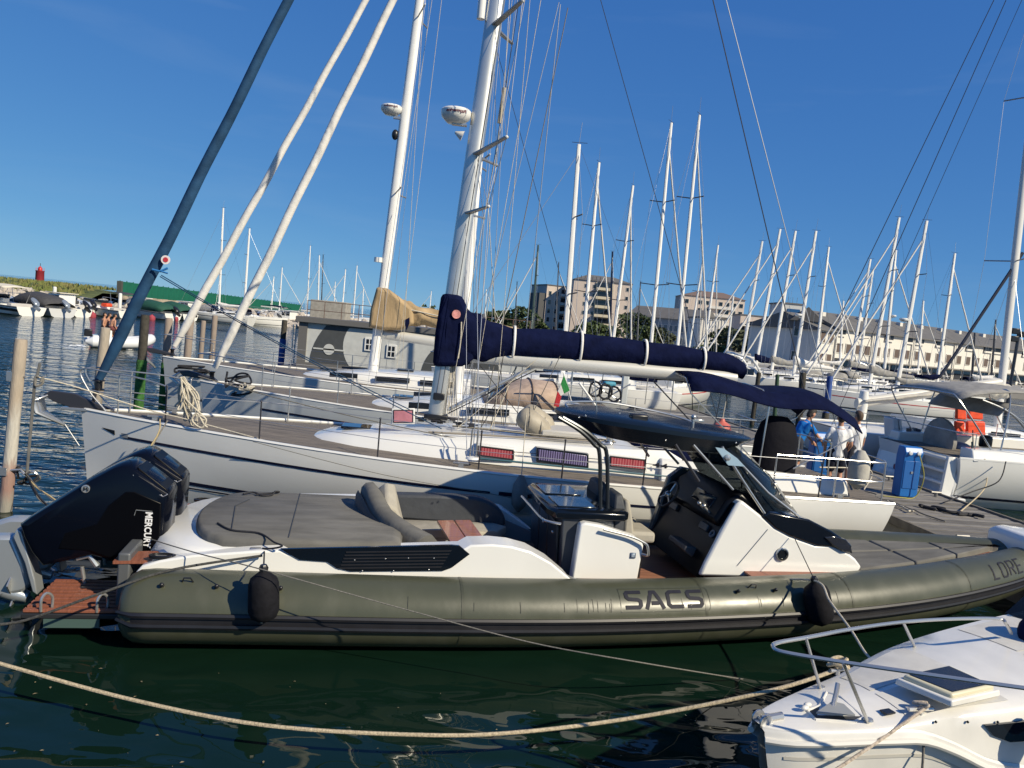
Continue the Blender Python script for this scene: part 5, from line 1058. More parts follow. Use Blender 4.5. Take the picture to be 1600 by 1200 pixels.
# ------------------------------------------------------------------ pontoon with planks
PF = Frame(7.3, 15.3, R(8))
def pontoon():
    r = bpy.data.objects.new('pontoon', None); COL.objects.link(r); r.location = tuple(PF.o); r.rotation_euler = (0, 0, PF.a); struct(r)
    MB().box((1.5, 8, .2), (2.9, 28, .5)).build('pontoon_body', mat('wet_concrete', (.20, .19, .17), .9, var=.3, vscale=2, bump=.01), r)
    WD = mat('grey_weathered_plank', (.215, .20, .18), .85, var=.35, vscale=2.5, bump=.006, bscale=8, stretch=(1, 9, 1)); rnd = random.Random(2)
    nt = WD.node_tree; oi = nt.nodes.new('ShaderNodeObjectInfo'); bc = nt.nodes.new('ShaderNodeMapRange'); bc.inputs[3].default_value = .62; bc.inputs[4].default_value = 1.2; nt.links.new(oi.outputs['Random'], bc.inputs[0])
    mu = nt.nodes.new('ShaderNodeMixRGB'); mu.blend_type = 'MULTIPLY'; mu.inputs[0].default_value = 1; bsd = nt.nodes['Principled BSDF']; nt.links.new(bsd.inputs['Base Color'].links[0].from_socket, mu.inputs[1]); nt.links.new(bc.outputs[0], mu.inputs[2]); nt.links.new(mu.outputs[0], bsd.inputs['Base Color'])
    base = MB().box((0, 0, 0), (3.0, .126, .04)); o = base.build('plank', WD, r, smooth=False, bevel=.004); first = True
    for k in range(100):
        y = -5.5 + k * .15; p = o if first else o.copy()
        if not first: COL.objects.link(p); p.parent = r
        p.location = (1.5 + rnd.uniform(-.01, .01), y, .48 + rnd.uniform(-.007, .007)); p.rotation_euler = (0, 0, rnd.uniform(-.004, .004)); first = False
    mb = MB()
    for k in range(82): mb.box((1.5, 9.5 + k * .15, .48), (3.0, .138, .04))
    stuff(mb.build('far_planks', WD, r, smooth=False))
    for s in (0.03, 2.97): MB().box((s, 8, .46), (.08, 28, .16)).build('edge_board', mat('edge_timber', (.16, .14, .11), .85, var=.3), r, bevel=.01)
    for x, y in ((.3, 1.2), (2.7, 1.5), (2.7, 3.2), (.3, -2.4)):
        MB().tube([(x - .12, y, .60), (x + .12, y, .60)], .025, 8).tube([(x, y, .48), (x, y, .6)], .035, 8).build('pontoon_cleat', mat('galvanised', (.28, .27, .25), .5, .6), r)
pontoon()
def pedestal(px, py, lab, h=1.12):
    g = at_z(px, py, .5); a = PF.a + R(0); t = thing('power_pedestal', lab, 'pedestal', tuple(g), a, 'blue service pedestals on the pontoon'); BL = mat('pedestal_blue', (.012, .13, .42), .4, var=.1, vscale=4)
    prof = [(-.14, 0), (.14, 0), (.14, h * .8), (.10, h), (-.12, h), (-.18, h * .88), (-.14, h * .8)]
    MB().prism([(-.22, x, z) for x, z in prof], (.44, 0, 0)).build('pedestal_body', BL, t, bevel=.025)
    MB().box((.0, -.145, h * .45), (.36, .015, h * .55)).build('front_door', mat('pedestal_blue_dark', (.010, .10, .34), .45), t, bevel=.008)
    for x in (-.1, .1): MB().lathe([(.05, 0), (.045, .03), (.0001, .035)], (x, -.165, h * .88), 12, Matrix.Rotation(R(75), 3, 'X')).build('socket', mat('socket_grey', (.4, .42, .44), .4), t)
    MB().box((.225, 0, h * .86), (.02, .12, .08)).build('meter_window', WHITE, t, bevel=.004)
    MB().box((0, -.16, h * .5), (.05, .02, .05)).build('lock', STEEL, t)
    MB().tube(smooth_path([(.1, -.2, h * .86), (.2, -.3, .5), (.1, -.25, .05), (-.3, -.35, .03), (-.7, -.3, .03)], 5), .012, 6).build('power_cable', mat('yellow_cable', (.30, .28, .06), .6), t)
    return t
pedestal(1412, 775, 'right blue service pedestal, in front of the white stern with the round cover'); pedestal(1275, 748, 'left blue service pedestal, partly behind the navy awning poles')
for k, (x0, y0, x1, y1, lab) in enumerate(((1350, 770, 1470, 812, 'grey mooring line lying across the pontoon planks'), (1385, 785, 1430, 803, 'chain with pale floats lying on the pontoon'), (1440, 790, 1530, 808, 'heap of black chain at the pontoon edge by the right white hull'))):
    a, b = at_z(x0, y0, .53), at_z(x1, y1, .53); rr = random.Random(k + 5)
    pts = [a + (b - a) * q + V(rr.uniform(-.12, .12), rr.uniform(-.15, .15), rr.uniform(0, .03)) for q in np.linspace(0, 1, 9 + 8 * (k == 2))]
    tag(MB().tube(smooth_path(pts, 5), (.014, .02, .035)[k], 6).build(('mooring_rope', 'float_chain', 'chain')[k], (ROPEG, ROPEW, ROPEK)[k]), lab, ('rope', 'chain', 'chain')[k])
free_rope([MF.wor((-6.7, .8, 1.25)), tuple(at_z(1320, 758, 1.0)), tuple(at_z(1375, 786, .62)), tuple(at_z(1398, 792, .56))], .012, ROPEG, 'stern line of the big sloop leading to a pontoon cleat')
free_rope([MF.wor((-6.7, -.8, 1.25)), tuple(at_z(1360, 735, 1.0)), tuple(at_z(1350, 765, .6))], .012, ROPEW, 'pale far stern line of the big sloop on the pontoon')

# ------------------------------------------------------------------ people
def capsules(chains, n=10):
    mb = MB()
    for pts, rs in chains:
        P = [np.array(p, float) for p in pts]; d0 = P[0] - P[1]; d0 /= np.linalg.norm(d0); d1 = P[-1] - P[-2]; d1 /= np.linalg.norm(d1)
        sp = smooth_path(P, 4); rr = list(np.interp(np.linspace(0, len(P) - 1, len(sp)), range(len(P)), rs))
        mb.tube([P[0] + d0 * rs[0] * .9, P[0] + d0 * rs[0] * .6] + sp + [P[-1] + d1 * rs[-1] * .6, P[-1] + d1 * rs[-1] * .9], [rs[0] * .4, rs[0] * .8] + rr + [rs[-1] * .8, rs[-1] * .4], n)
    return mb
def body_part(name, chains, m, parent, vox=.014):
    o = capsules(chains).build(name, m, parent); md = o.modifiers.new('r', 'REMESH'); md.mode = 'VOXEL'; md.voxel_size = vox; md.use_smooth_shade = True
    sm = o.modifiers.new('sm', 'SMOOTH'); sm.factor = .5; sm.iterations = 4; return o
def person(loc, rz, label, shirt=None, shorts=(.02, .025, .04), hair=(.02, .015, .012), pose='stand', group=None, arms=None, lean=0.0, h=1.75):
    """faces local +x"""
    k = h / 1.75; t = thing('person', label, 'person', tuple(loc), rz, group); J = lambda *a: V(*a) * k
    sit = pose == 'sit'; hip = .46 if sit else .92; L = lean
    sh = V(math.sin(L) * .5, 0, math.cos(L) * .5); up = lambda q: J(0, 0, hip) + sh * k * q / .5
    neck, head = up(.56), up(.72) + V(.02, 0, 0)
    ch = [([up(-.02), up(.12), up(.28), up(.44), up(.52)], [.135 * k, .125 * k, .14 * k, .13 * k, .07 * k]), ([up(.30) + J(0, .09, 0), up(.43) + J(0, .15, 0)], [.09 * k, .06 * k]), ([up(.30) + J(0, -.09, 0), up(.43) + J(0, -.15, 0)], [.09 * k, .06 * k]),
          ([up(.48), neck, up(.64)], [.06 * k, .055 * k, .055 * k])]
    hd = [([up(.665) + J(.015, 0, 0), up(.72) + J(.01, 0, 0), up(.775) + J(-.005, 0, 0)], [.066 * k, .082 * k, .078 * k]), ([up(.655) + J(.05, 0, 0), up(.675) + J(.065, 0, 0)], [.04 * k, .035 * k]), ([up(.71) + J(.075, 0, 0), up(.69) + J(.105, 0, 0)], [.014 * k, .017 * k])]
    for s in (1, -1): hd.append(([up(.69) + J(0, s * .08, 0), up(.72) + J(0, s * .088, 0)], [.013 * k, .016 * k]))
    legs = []
    for s in (1, -1):
        hp = J(0, s * .09, hip)
        kn, an = (J(.42, s * .13, .48), J(.44, s * .13, .08)) if sit else (J(.03, s * .10 + .0, .49), J(-.02 + s * .03, s * .11, .08))
        legs.append(([hp, hp + (kn - hp) * .5, kn, kn + (an - kn) * .35, an], [.095 * k, .08 * k, .055 * k, .055 * k, .036 * k])); legs.append(([an + J(-.03, 0, -.03), an + J(.09, s * .01, -.05), an + J(.17, s * .02, -.06)], [.035 * k, .034 * k, .024 * k]))
    aj = arms or {1: ((-.03, .25, -.27), (.10, .24, -.50)), -1: ((-.03, -.25, -.27), (.10, -.24, -.50))}; al = []; hands = []; slv = []
    for s in (1, -1):
        S = up(.45) + J(0, s * .185, 0); E = up(.45) + J(*aj[s][0]); Wr = up(.45) + J(*aj[s][1]); al.append(([S, S + (E - S) * .5, E, E + (Wr - E) * .4, Wr], [.055 * k, .047 * k, .038 * k, .037 * k, .026 * k]))
        d = (Wr - E) / np.linalg.norm(Wr - E); sd_ = np.cross(d, V(0, 1, 0)); sd_ /= np.linalg.norm(sd_); pc = Wr + d * .05 * k; hands.append(([Wr, pc, Wr + d * .09 * k], [.026 * k, .034 * k, .03 * k]))
        for f, (o_, ln) in enumerate(((-.027, .075), (-.009, .085), (.009, .08), (.027, .062))):
            b0 = Wr + d * .09 * k + sd_ * o_ * k; hands.append(([b0, b0 + d * ln * .55 * k, b0 + d * ln * k + V(0, -s * .02 * k, 0)], [.0105 * k, .0095 * k, .008 * k]))
        th = Wr + d * .03 * k - sd_ * .03 * k; hands.append(([th, th + d * .035 * k - sd_ * .025 * k, th + d * .07 * k - sd_ * .028 * k], [.013 * k, .011 * k, .009 * k])); slv.append(([S - V(0, s * .02, 0), S + (E - S) * .62], [.073 * k, .066 * k]))
    body_part('body', ch + hd + legs + al + hands, SKIN, t, .012)
    for s in (1, -1): MB().ball(up(.715) + J(.086, s * .03, 0), .012 * k, 6).build('eye', mat('eye_white', (.6, .58, .55), .3), t)
    hm = mat('hair_%02d%02d' % (int(hair[0] * 99), int(hair[1] * 99)), hair, .7, bump=.01, bscale=40)
    body_part('hair', [([up(.70) + J(-.04, 0, 0), up(.77) + J(-.025, 0, 0), up(.80) + J(.02, 0, 0)], [.072 * k, .084 * k, .072 * k])], hm, t)
    if shirt: 
        m = mat('shirt_%02d%02d%02d' % tuple(int(c * 99) for c in shirt), shirt, .85, var=.08, vscale=9, bump=.015, bscale=9, spec=.2)
        body_part('shirt', [([up(-.06), up(.1), up(.28), up(.43), up(.5)], [.158 * k, .152 * k, .16 * k, .148 * k, .085 * k]), ([up(.30) + J(0, .09, 0), up(.43) + J(0, .15, 0)], [.105 * k, .08 * k]), ([up(.30) + J(0, -.09, 0), up(.43) + J(0, -.15, 0)], [.105 * k, .08 * k])] + slv, m, t, .016)
    m = mat('shorts_%02d%02d%02d' % tuple(int(c * 99) for c in shorts), shorts, .85, bump=.01, bscale=12, spec=.2)
    sl = [([J(0, -.05, hip + .03), J(0, .05, hip + .03)], [.14 * k, .14 * k])]
    for L_ in (legs[0], legs[2]): sl.append(([L_[0][0], L_[0][1], L_[0][0] + (L_[0][2] - L_[0][0]) * .85], [.118 * k, .108 * k, .092 * k]))
    body_part('shorts', sl, m, t, .016)
    return t
g = at_z(1300, 772, .5); person((g[0], g[1], .5), R(75), 'person in white t-shirt and dark shorts standing barefoot on the pontoon, seen from behind', (.72, .72, .72), (.012, .014, .025), arms={1: ((-.02, .26, -.27), (.04, .25, -.52)), -1: ((.0, -.25, -.26), (.14, -.2, -.44))})
g = at_z(1327, 764, .5); person((g[0], g[1], .5), R(110), 'person in white top half hidden behind the other one in white, right arm lowered', (.70, .70, .70), (.05, .05, .06), (.08, .05, .03), arms={1: ((-.02, .24, -.27), (.08, .22, -.5)), -1: ((.05, -.27, -.25), (.12, -.30, -.48))})
g = at_z(1236, 752, .5); person((g[0], g[1], .5), R(15), 'person in bright blue t-shirt leaning forward beside the black wheel cover', (.012, .16, .50), (.03, .035, .05), lean=.45, arms={1: ((.18, .22, -.22), (.34, .18, -.38)), -1: ((.18, -.22, -.22), (.36, -.18, -.36))})

# leaves and scum drifting on the slip's water
mb = MB(); rr = random.Random(21)
for _ in range(110):
    x, y = rr.uniform(-5, 3), rr.uniform(3.2, 6.9); a = rr.uniform(0, 6.3); l = rr.uniform(.006, .022); c, s_ = math.cos(a) * l, math.sin(a) * l
    mb.add([(x - c, y - s_, .012), (x - s_ * .5, y + c * .5, .014), (x + c, y + s_, .012), (x + s_ * .5, y - c * .5, .016)], [(0, 1, 2, 3)])
stuff(tag(mb.build('floating_leaves', mat('drifting_leaves', (.22, .18, .10), .8, var=.5, vscale=40), smooth=False), 'scattered bits of leaf floating on the dark water in the foreground', 'leaves'))
# ------------------------------------------------------------------ generic sailing yacht
def yacht(name, label, stern, ang, L, B, zs=(1.3, 1.15, 1.1), hullm=None, mast=None, mr=(.12, .075), stripe=None, cover=None, covm=None, boomlen=4.6, boomz=2.2, furl=None, furlm=None, detail=2, group=None, spread=2, deckm=None, cabin=True, rad=None, mast_m=None, hood=None, stays=True, cat='sailing yacht'):
    """stern: world xy of the transom; ang: direction the bow points; mast: (foot, head) in world, head includes rake"""
    ex = V(math.cos(ang), math.sin(ang), 0); o = V(stern[0], stern[1], 0) + ex * L / 2; F = Frame(o[0], o[1], ang); root = thing(name, label, cat, tuple(o), ang, group); h = Hull(L, B, *zs)
    hm = hullm or WHITE; hull = hull_mesh(h, 22 if detail > 1 else 12, 9 if detail > 1 else 6).build('hull', hm, root, ang=50); deck_mesh(h, 20 if detail > 1 else 10).build('deck', deckm or (TEAK if detail > 1 else CREAM), root)
    for s in (1, -1):
        MB().tube([V(*h.pt(t, 0, s)) + V(0, -.02 * s, .012) for t in np.linspace(0, 1, 24 if detail > 1 else 10)], .03, 5).build('toe_rail', WHITE, root)
        if stripe: ribbon(h, .05, .97, .17, .20, s, 16).build('cove_stripe', stripe, hull)
        if detail > 0: ribbon(h, .05, 1, .56, .60, s, 14).build('boot_stripe', NAVYPAINT, hull)
    mx = F.loc(mast[0])[0] if mast else 0
    zc = zs[1] - .03
    if cabin:
        xf, xa = min(mx + 2.2, L * .3), mx - 3.0
        prof = [(xf, .3, zc, .06, .05), (xf - .4, B * .2, zc, .2, .2), (xf - 1.8, B * .28, zc, .34, .16), (mx - .5, B * .31, zc - .02, .44, .14), (xa, B * .31, zc - .02, .5, .12)]
        cb = cabin_mesh(prof).build('coachroof', WHITE, root, ang=50)
        if detail > 0:
            for s in (1, -1):
                for x0, x1 in ((mx + .3, mx + 1.1), (mx - 1.2, mx - .2), (mx - 2.6, mx - 1.5)):
                    yy = s * (B * .31 - .02); MB().prism([(x0, yy, zc + .2), (x1, yy, zc + .18), (x1, yy, zc + .32), (x0, yy, zc + .34)], (0, -.06 * s if False else .04 * s, 0)).build('window', DGLASS, cb)
        if detail > 1:
            for x in (xf - .9, mx - 1.0): MB().box((x, 0, zc + (.3 if x > mx else .48)), (.5, .48, .05)).build('deck_hatch', DGLASS, root, bevel=.01)
        if hood:
            rows = [[(x, w * math.cos(a), zc + .4 + hg * max(0, math.sin(a)) ** .55) for a in np.linspace(0, math.pi, 11)] for x, hg, w in ((xa + .6, .05, B * .27), (xa + .15, .5, B * .28), (xa - .5, .62, B * .29), (xa - .9, .58, B * .28))]
            MB().grid(rows).build('sprayhood', hood, root, thick=.02)
    if mast:
        f_, t_ = V(*F.loc(mast[0])), V(*F.loc(mast[1])); m = mast_m or MASTW; ms = mast_mesh(f_, t_, mr[0], mr[1], 12 if detail > 1 else 8).build('mast', m, root)
        om = lambda q: f_ + (t_ - f_) * q
        MB().tube([t_, t_ + V(-.05, 0, .9)], .010, 5).build('antenna', WIRE, ms)
        MB().tube([t_ + V(.3, 0, .06), t_ + V(-.35, 0, .08)], .012, 5).build('wind_vane', DKSTEEL, ms)
        ch = {s: V(mx - .25, s * B * .42, zc) for s in (1, -1)}; prev = dict(ch)
        for k in range(spread):
            q = (k + 1) / (spread + 1) + .02
            for s in (1, -1):
                tip = om(q) + V(-.25, s * (B * .26 - .12 * k), .06); MB().tube([om(q), tip], .022 if detail > 1 else .03, 6).build('spreader', DKSTEEL if detail < 2 else mat('spreader_grey', (.3, .3, .3), .4, .5), ms)
                if stays: wire('shroud', prev[s], tip, root, .006 if detail > 1 else .009); 
                prev[s] = tip
        if stays:
            for s in (1, -1):
                wire('shroud', prev[s], om(.97), root, .006 if detail > 1 else .009); wire('shroud', ch[s] + V(.2, 0, 0), om(1 / (spread + 1)), root, .006 if detail > 1 else .008)
            wire('backstay', om(1), V(-L / 2 + .2, 0, zs[2]), root, .009 if detail > 1 else .006, DKSTEEL)
        bow = V(L / 2 - .25, 0, zs[0] + .1)
        if furl: furl_mesh(bow + V(-.05, 0, .25), om(furl[0]), furl[1], furl[2], 8).build('furled_jib', furlm or WHITECV, root, ang=70); MB().lathe([(.08, 0), (.05, .03), (.05, .12), (.08, .16), (.0001, .17)], bow, 10).build('furler_drum', BLACK, root)
        elif stays: wire('forestay', om(.96), bow, root, .012)
        if boomlen:
            a, b = V(f_[0] - .15, 0, boomz), V(f_[0] - boomlen, 0, boomz + .05)
            MB().loft([[p + V(0, .08 * math.cos(u), .11 * math.sin(u)) for u in np.linspace(0, 2 * math.pi, 11)[:-1]] for p in (a, b)]).build('boom', mat('pale_boom', (.58, .57, .53), .4, .2), root)
            if cover:
                st = [(a + V(.3, 0, .75 * cover), .16, .05, .05), (a + V(.25, 0, .55 * cover), .2, .3 * cover, .35 * cover), (a + V(-.3, 0, .36 * cover), .22, .36 * cover, .3), (a + (b - a) * .35 + V(0, 0, .24 * cover), .2, .26 * cover, .2), (b + V(.1, 0, .14), .13, .14, .1), (b, .06, .06, .06)]
                cover_mesh(st, 12, int(abs(mx * 100)) % 50, .012).build('sail_cover', covm or WHITECV, root, ang=70)
            wire('mainsheet', b + V(.6, 0, 0), V(b[0] + .5, 0, zs[2] + .3), root, .012, ROPEG)
            if detail > 1: MB().tube([f_ + V(-.1, 0, .4), a + (b - a) * .3], .03, 8).build('boom_vang', ANOD, root)
        if rad:
            c = om(rad) + V(.35, 0, 0); rd_ = MB().lathe([(.0001, -.12), (.14, -.11), (.25, -.02), (.26, .06), (.22, .11), (.0001, .12)], c, 14).build('radar_dome', WHITE, ms); MB().box(c + V(-.2, 0, -.16), (.24, .1, .06)).build('radar_bracket', STEEL, rd_)
    ts = (.12, .26, .4, .55, .7, .84, .97) if detail > 1 else (.12, .33, .55, .76, .96)
    for s in (1, -1):
        tops = []
        for t in ts:
            b = V(*h.pt(t, 0, s)) + V(0, -.1 * s, 0); e = b + V(0, 0, .62); tops.append(e)
            if detail > 0: MB().tube([b, e], .0125 if detail > 1 else .02, 5).build('stanchion', STEEL, root)
        MB().tube(tops, .005 if detail > 1 else .012, 5).build('lifeline', WIRE, root)
        if detail > 1: MB().tube([p - V(0, 0, .3) for p in tops], .005, 5).build('lifeline', WIRE, root)
    a, b = [V(*h.pt(.12, 0, s)) + V(0, -.1 * s, .62) for s in (1, -1)]; MB().tube(smooth_path([a, V(L / 2 - .3, .35, zs[0] + .68), V(L / 2 + .05, .12, zs[0] + .66), V(L / 2 + .05, -.12, zs[0] + .66), V(L / 2 - .3, -.35, zs[0] + .68), b], 4), .0135 if detail > 1 else .022, 6).build('pulpit_rail', STEEL, root)
    a, b = [V(*h.pt(.97, 0, s)) + V(0, -.1 * s, .62) for s in (1, -1)]; MB().tube([a, V(-L / 2, a[1], a[2]), V(-L / 2, b[1], b[2]), b], .0135 if detail > 1 else .022, 6).build('pushpit_rail', STEEL, root)
    return root, F, h
# second and third sloops beyond the big one
def nb(px0, py0, px1, py1, Y): return at_y(px0, py0, Y), at_y(px1, py1, Y)
def stretch(a, b, z0, z1):
    a, b = np.array(a), np.array(b); d = (b - a) / (b[2] - a[2]); return a + d * (z0 - a[2]), a + d * (z1 - a[2])
A2 = R(185)
f2, t2 = stretch(*nb(716, 600, 755, 150, 18.6), 1.5, 17.5)
y2, F2, H2 = yacht('sailing_yacht', 'grey hulled sloop directly beyond the big white one, its mast just right of hers', (5.6, 19.23), A2, 13.0, 3.9, (1.42, 1.2, 1.15), GREYHULL, (f2, t2), (.12, .09), None, None, None, 0, 2.2, (.93, .105, .075), WHITECV, 2, deckm=TEAK)
for s in (1,):
    ribbon(H2, .12, .27, .20, .225, s).build('cove_stripe', NAVYPAINT, y2); ribbon(H2, .27, .9, .20, .225, s).build('cove_stripe', mat('wine_stripe', (.12, .015, .03), .4), y2)
f3, t3 = stretch(*nb(583, 575, 656, 0, 23.4), 1.55, 17.0)
y3, F3, H3 = yacht('sailing_yacht', 'grey sided sloop with a tan sail cover on her boom and white furled jib', (2.9, 24.03), A2, 13.4, 4.0, (1.5, 1.3, 1.2), mat('pale_grey_gelcoat', (.58, .60, .60), .28, var=.05), (f3, t3), (.15, .10), None, None, None, 0, 2.4, (.95, .125, .08), WHITECV, 2, deckm=TEAK, rad=None)
def tan_cover():
    F = F3; f = V(*F.loc(f3)); t = V(*F.loc(t3)); ms = [o for o in y3.children if o.name.startswith('mast')][0]
    bA, bB = V(*F.y(600, 522, 0)), V(*F.y(830, 556, 0)); d = bB - bA; bB = bA + d * 1.35
    MB().loft([[p + V(0, .11 * math.cos(u), .15 * math.sin(u)) for u in np.linspace(0, 2 * math.pi, 13)[:-1]] for p in (bA, bB)]).build('boom', mat('pale_boom', (.58, .57, .53), .4, .2), y3)
    st = []
    for px, yt, yb in ((594, 452, 470), (604, 455, 512), (618, 466, 514), (640, 473, 510), (662, 481, 508), (700, 488, 518), (770, 504, 528), (830, 518, 541)):
        a, b = V(*F.y(px, yt, 0)), V(*F.y(px, yb, 0)); st.append(((a + b) / 2, .30 if px < 650 else .26, (a[2] - b[2]) / 2, (a[2] - b[2]) / 2))
    st.append((bB, .16, .2, .2)); mk = [V(*F.y(x, y, 0)) for x, y in ((590, 449), (606, 451), (624, 464), (646, 482), (648, 506), (628, 515), (600, 516), (577, 511), (580, 485))]
    TC = mat('tan_sail_cover', (.40, .29, .165), .85, var=.25, vscale=3, bump=.05, bscale=3.5, spec=.2, stretch=(1, 1, .35)); MB().loft([[p + V(0, d, 0) + (np.mean(np.array(mk), axis=0) - p) * (.12 if abs(d) > .3 else 0) for p in mk] for d in (-.36, -.26, .26, .36)]).build('cover_collar', TC, y3, bevel=.04)
    cv = cover_mesh(st, 18, 5, .028, (.26,)).build('sail_cover', mat('tan_sail_cover', (.40, .29, .165), .85, var=.25, vscale=3, bump=.05, bscale=3.5, spec=.2, stretch=(1, 1, .35)), y3, ang=80)
    MB().tube([F.y(629, 483, .33), F.y(646, 485, .3), F.y(700, 497, .3), F.y(770, 512, .3)], .02, 5).build('lacing', ROPEW, cv)
    MB().prism([V(*F.y(x, y, .36)) for x, y in ((632, 500), (640, 496), (640, 505), (635, 517))], (0, .02, 0)).build('navy_pennant', NAVY, cv)
    q = (V(*F.y(614, 173, 0))[2] - f[2]) / (t[2] - f[2]); c = f + (t - f) * q + V(.42, 0, 0)
    rd_ = MB().lathe([(.0001, -.15), (.18, -.14), (.30, -.04), (.32, .03), (.32, .09), (.28, .13), (.0001, .14)], c, 18).build('radar_dome', WHITE, ms); MB().box(c + V(-.25, 0, -.2), (.35, .12, .07)).build('radar_bracket', STEEL, rd_)
    vs, fs = text_mesh('Raymarine', .1, .004); mxx = max(p[0] for p in vs); MB().add([c + V(.323 * math.cos(R(90) + (mxx / 2 - p[0]) / .323), .323 * math.sin(R(90) + (mxx / 2 - p[0]) / .323), .03 + p[1] * .8) for p in vs], fs).build('lettering', mat('dark_red_print', (.10, .02, .03), .5), rd_)
    MB().lathe([(.13, 0), (.13, .14), (.0001, .15)], f + (t - f) * ((V(*F.y(595, 410, 0))[2] - f[2]) / (t[2] - f[2])) + V(.25, 0, 0), 10).build('steaming_light', WHITE, ms)
    MB().ball(f + (t - f) * (q - .045) + V(.22, 0, 0), .13, 8, (.8, .8, 1.2)).build('deck_light', BLACK, ms)
    for dy, a, b in ((.2, (590, 560), (675, 0)), (.5, (620, 575), (690, 0)), (.9, (628, 575), (662, 0))): MB().tube([F.y(*a, dy), F.y(*b, dy)], .007, 5).build('running_rigging', ROPEW, y3)
tan_cover()
# black and chrome anchors, coil and dodger on those two bows
def bow_gear(F, H, root, px, py):
    bt = V(H.L / 2, 0, H.zf(0)); an = empty_part('anchor', root)
    MB().prism([bt + V(-.4, -.05, .04), bt + V(.4, -.05, .1), bt + V(.55, -.05, .22), bt + V(.3, -.05, .24), bt + V(-.3, -.05, .12)], (0, .1, 0)).build('anchor_shank', DKSTEEL, an, bevel=.02)
    MB().loft([[bt + V(.45, -.03, .2), bt + V(.45, .03, .2)], [bt + V(.65, -.22, .05), bt + V(.65, .22, .05)], [bt + V(.2, -.03, -.35), bt + V(.2, .03, -.35)]], False, False).build('anchor_fluke', STEEL, an, thick=.03)
bow_gear(F2, H2, y2, 0, 0); bow_gear(F3, H3, y3, 0, 0)
def tangle(F, root, c, r, n, m, rad, seed, name='rope_coil'):
    rnd = random.Random(seed); pts = [V(*c) + V(rnd.uniform(-1, 1) * r[0], rnd.uniform(-1, 1) * r[1], rnd.uniform(-1, 1) * r[2]) for _ in range(n)]; return MB().tube(smooth_path(pts, 5), rad, 5).build(name, m, root)
tangle(F2, y2, F2.y(370, 600, .4), (.4, .3, .3), 12, ROPEK, .025, 3); tangle(F3, y3, F3.y(310, 580, .6), (.6, .3, .15), 14, ROPEK, .03, 5); tangle(F2, y2, F2.y(385, 607, .7), (.25, .2, .12), 14, ROPEW, .022, 6)
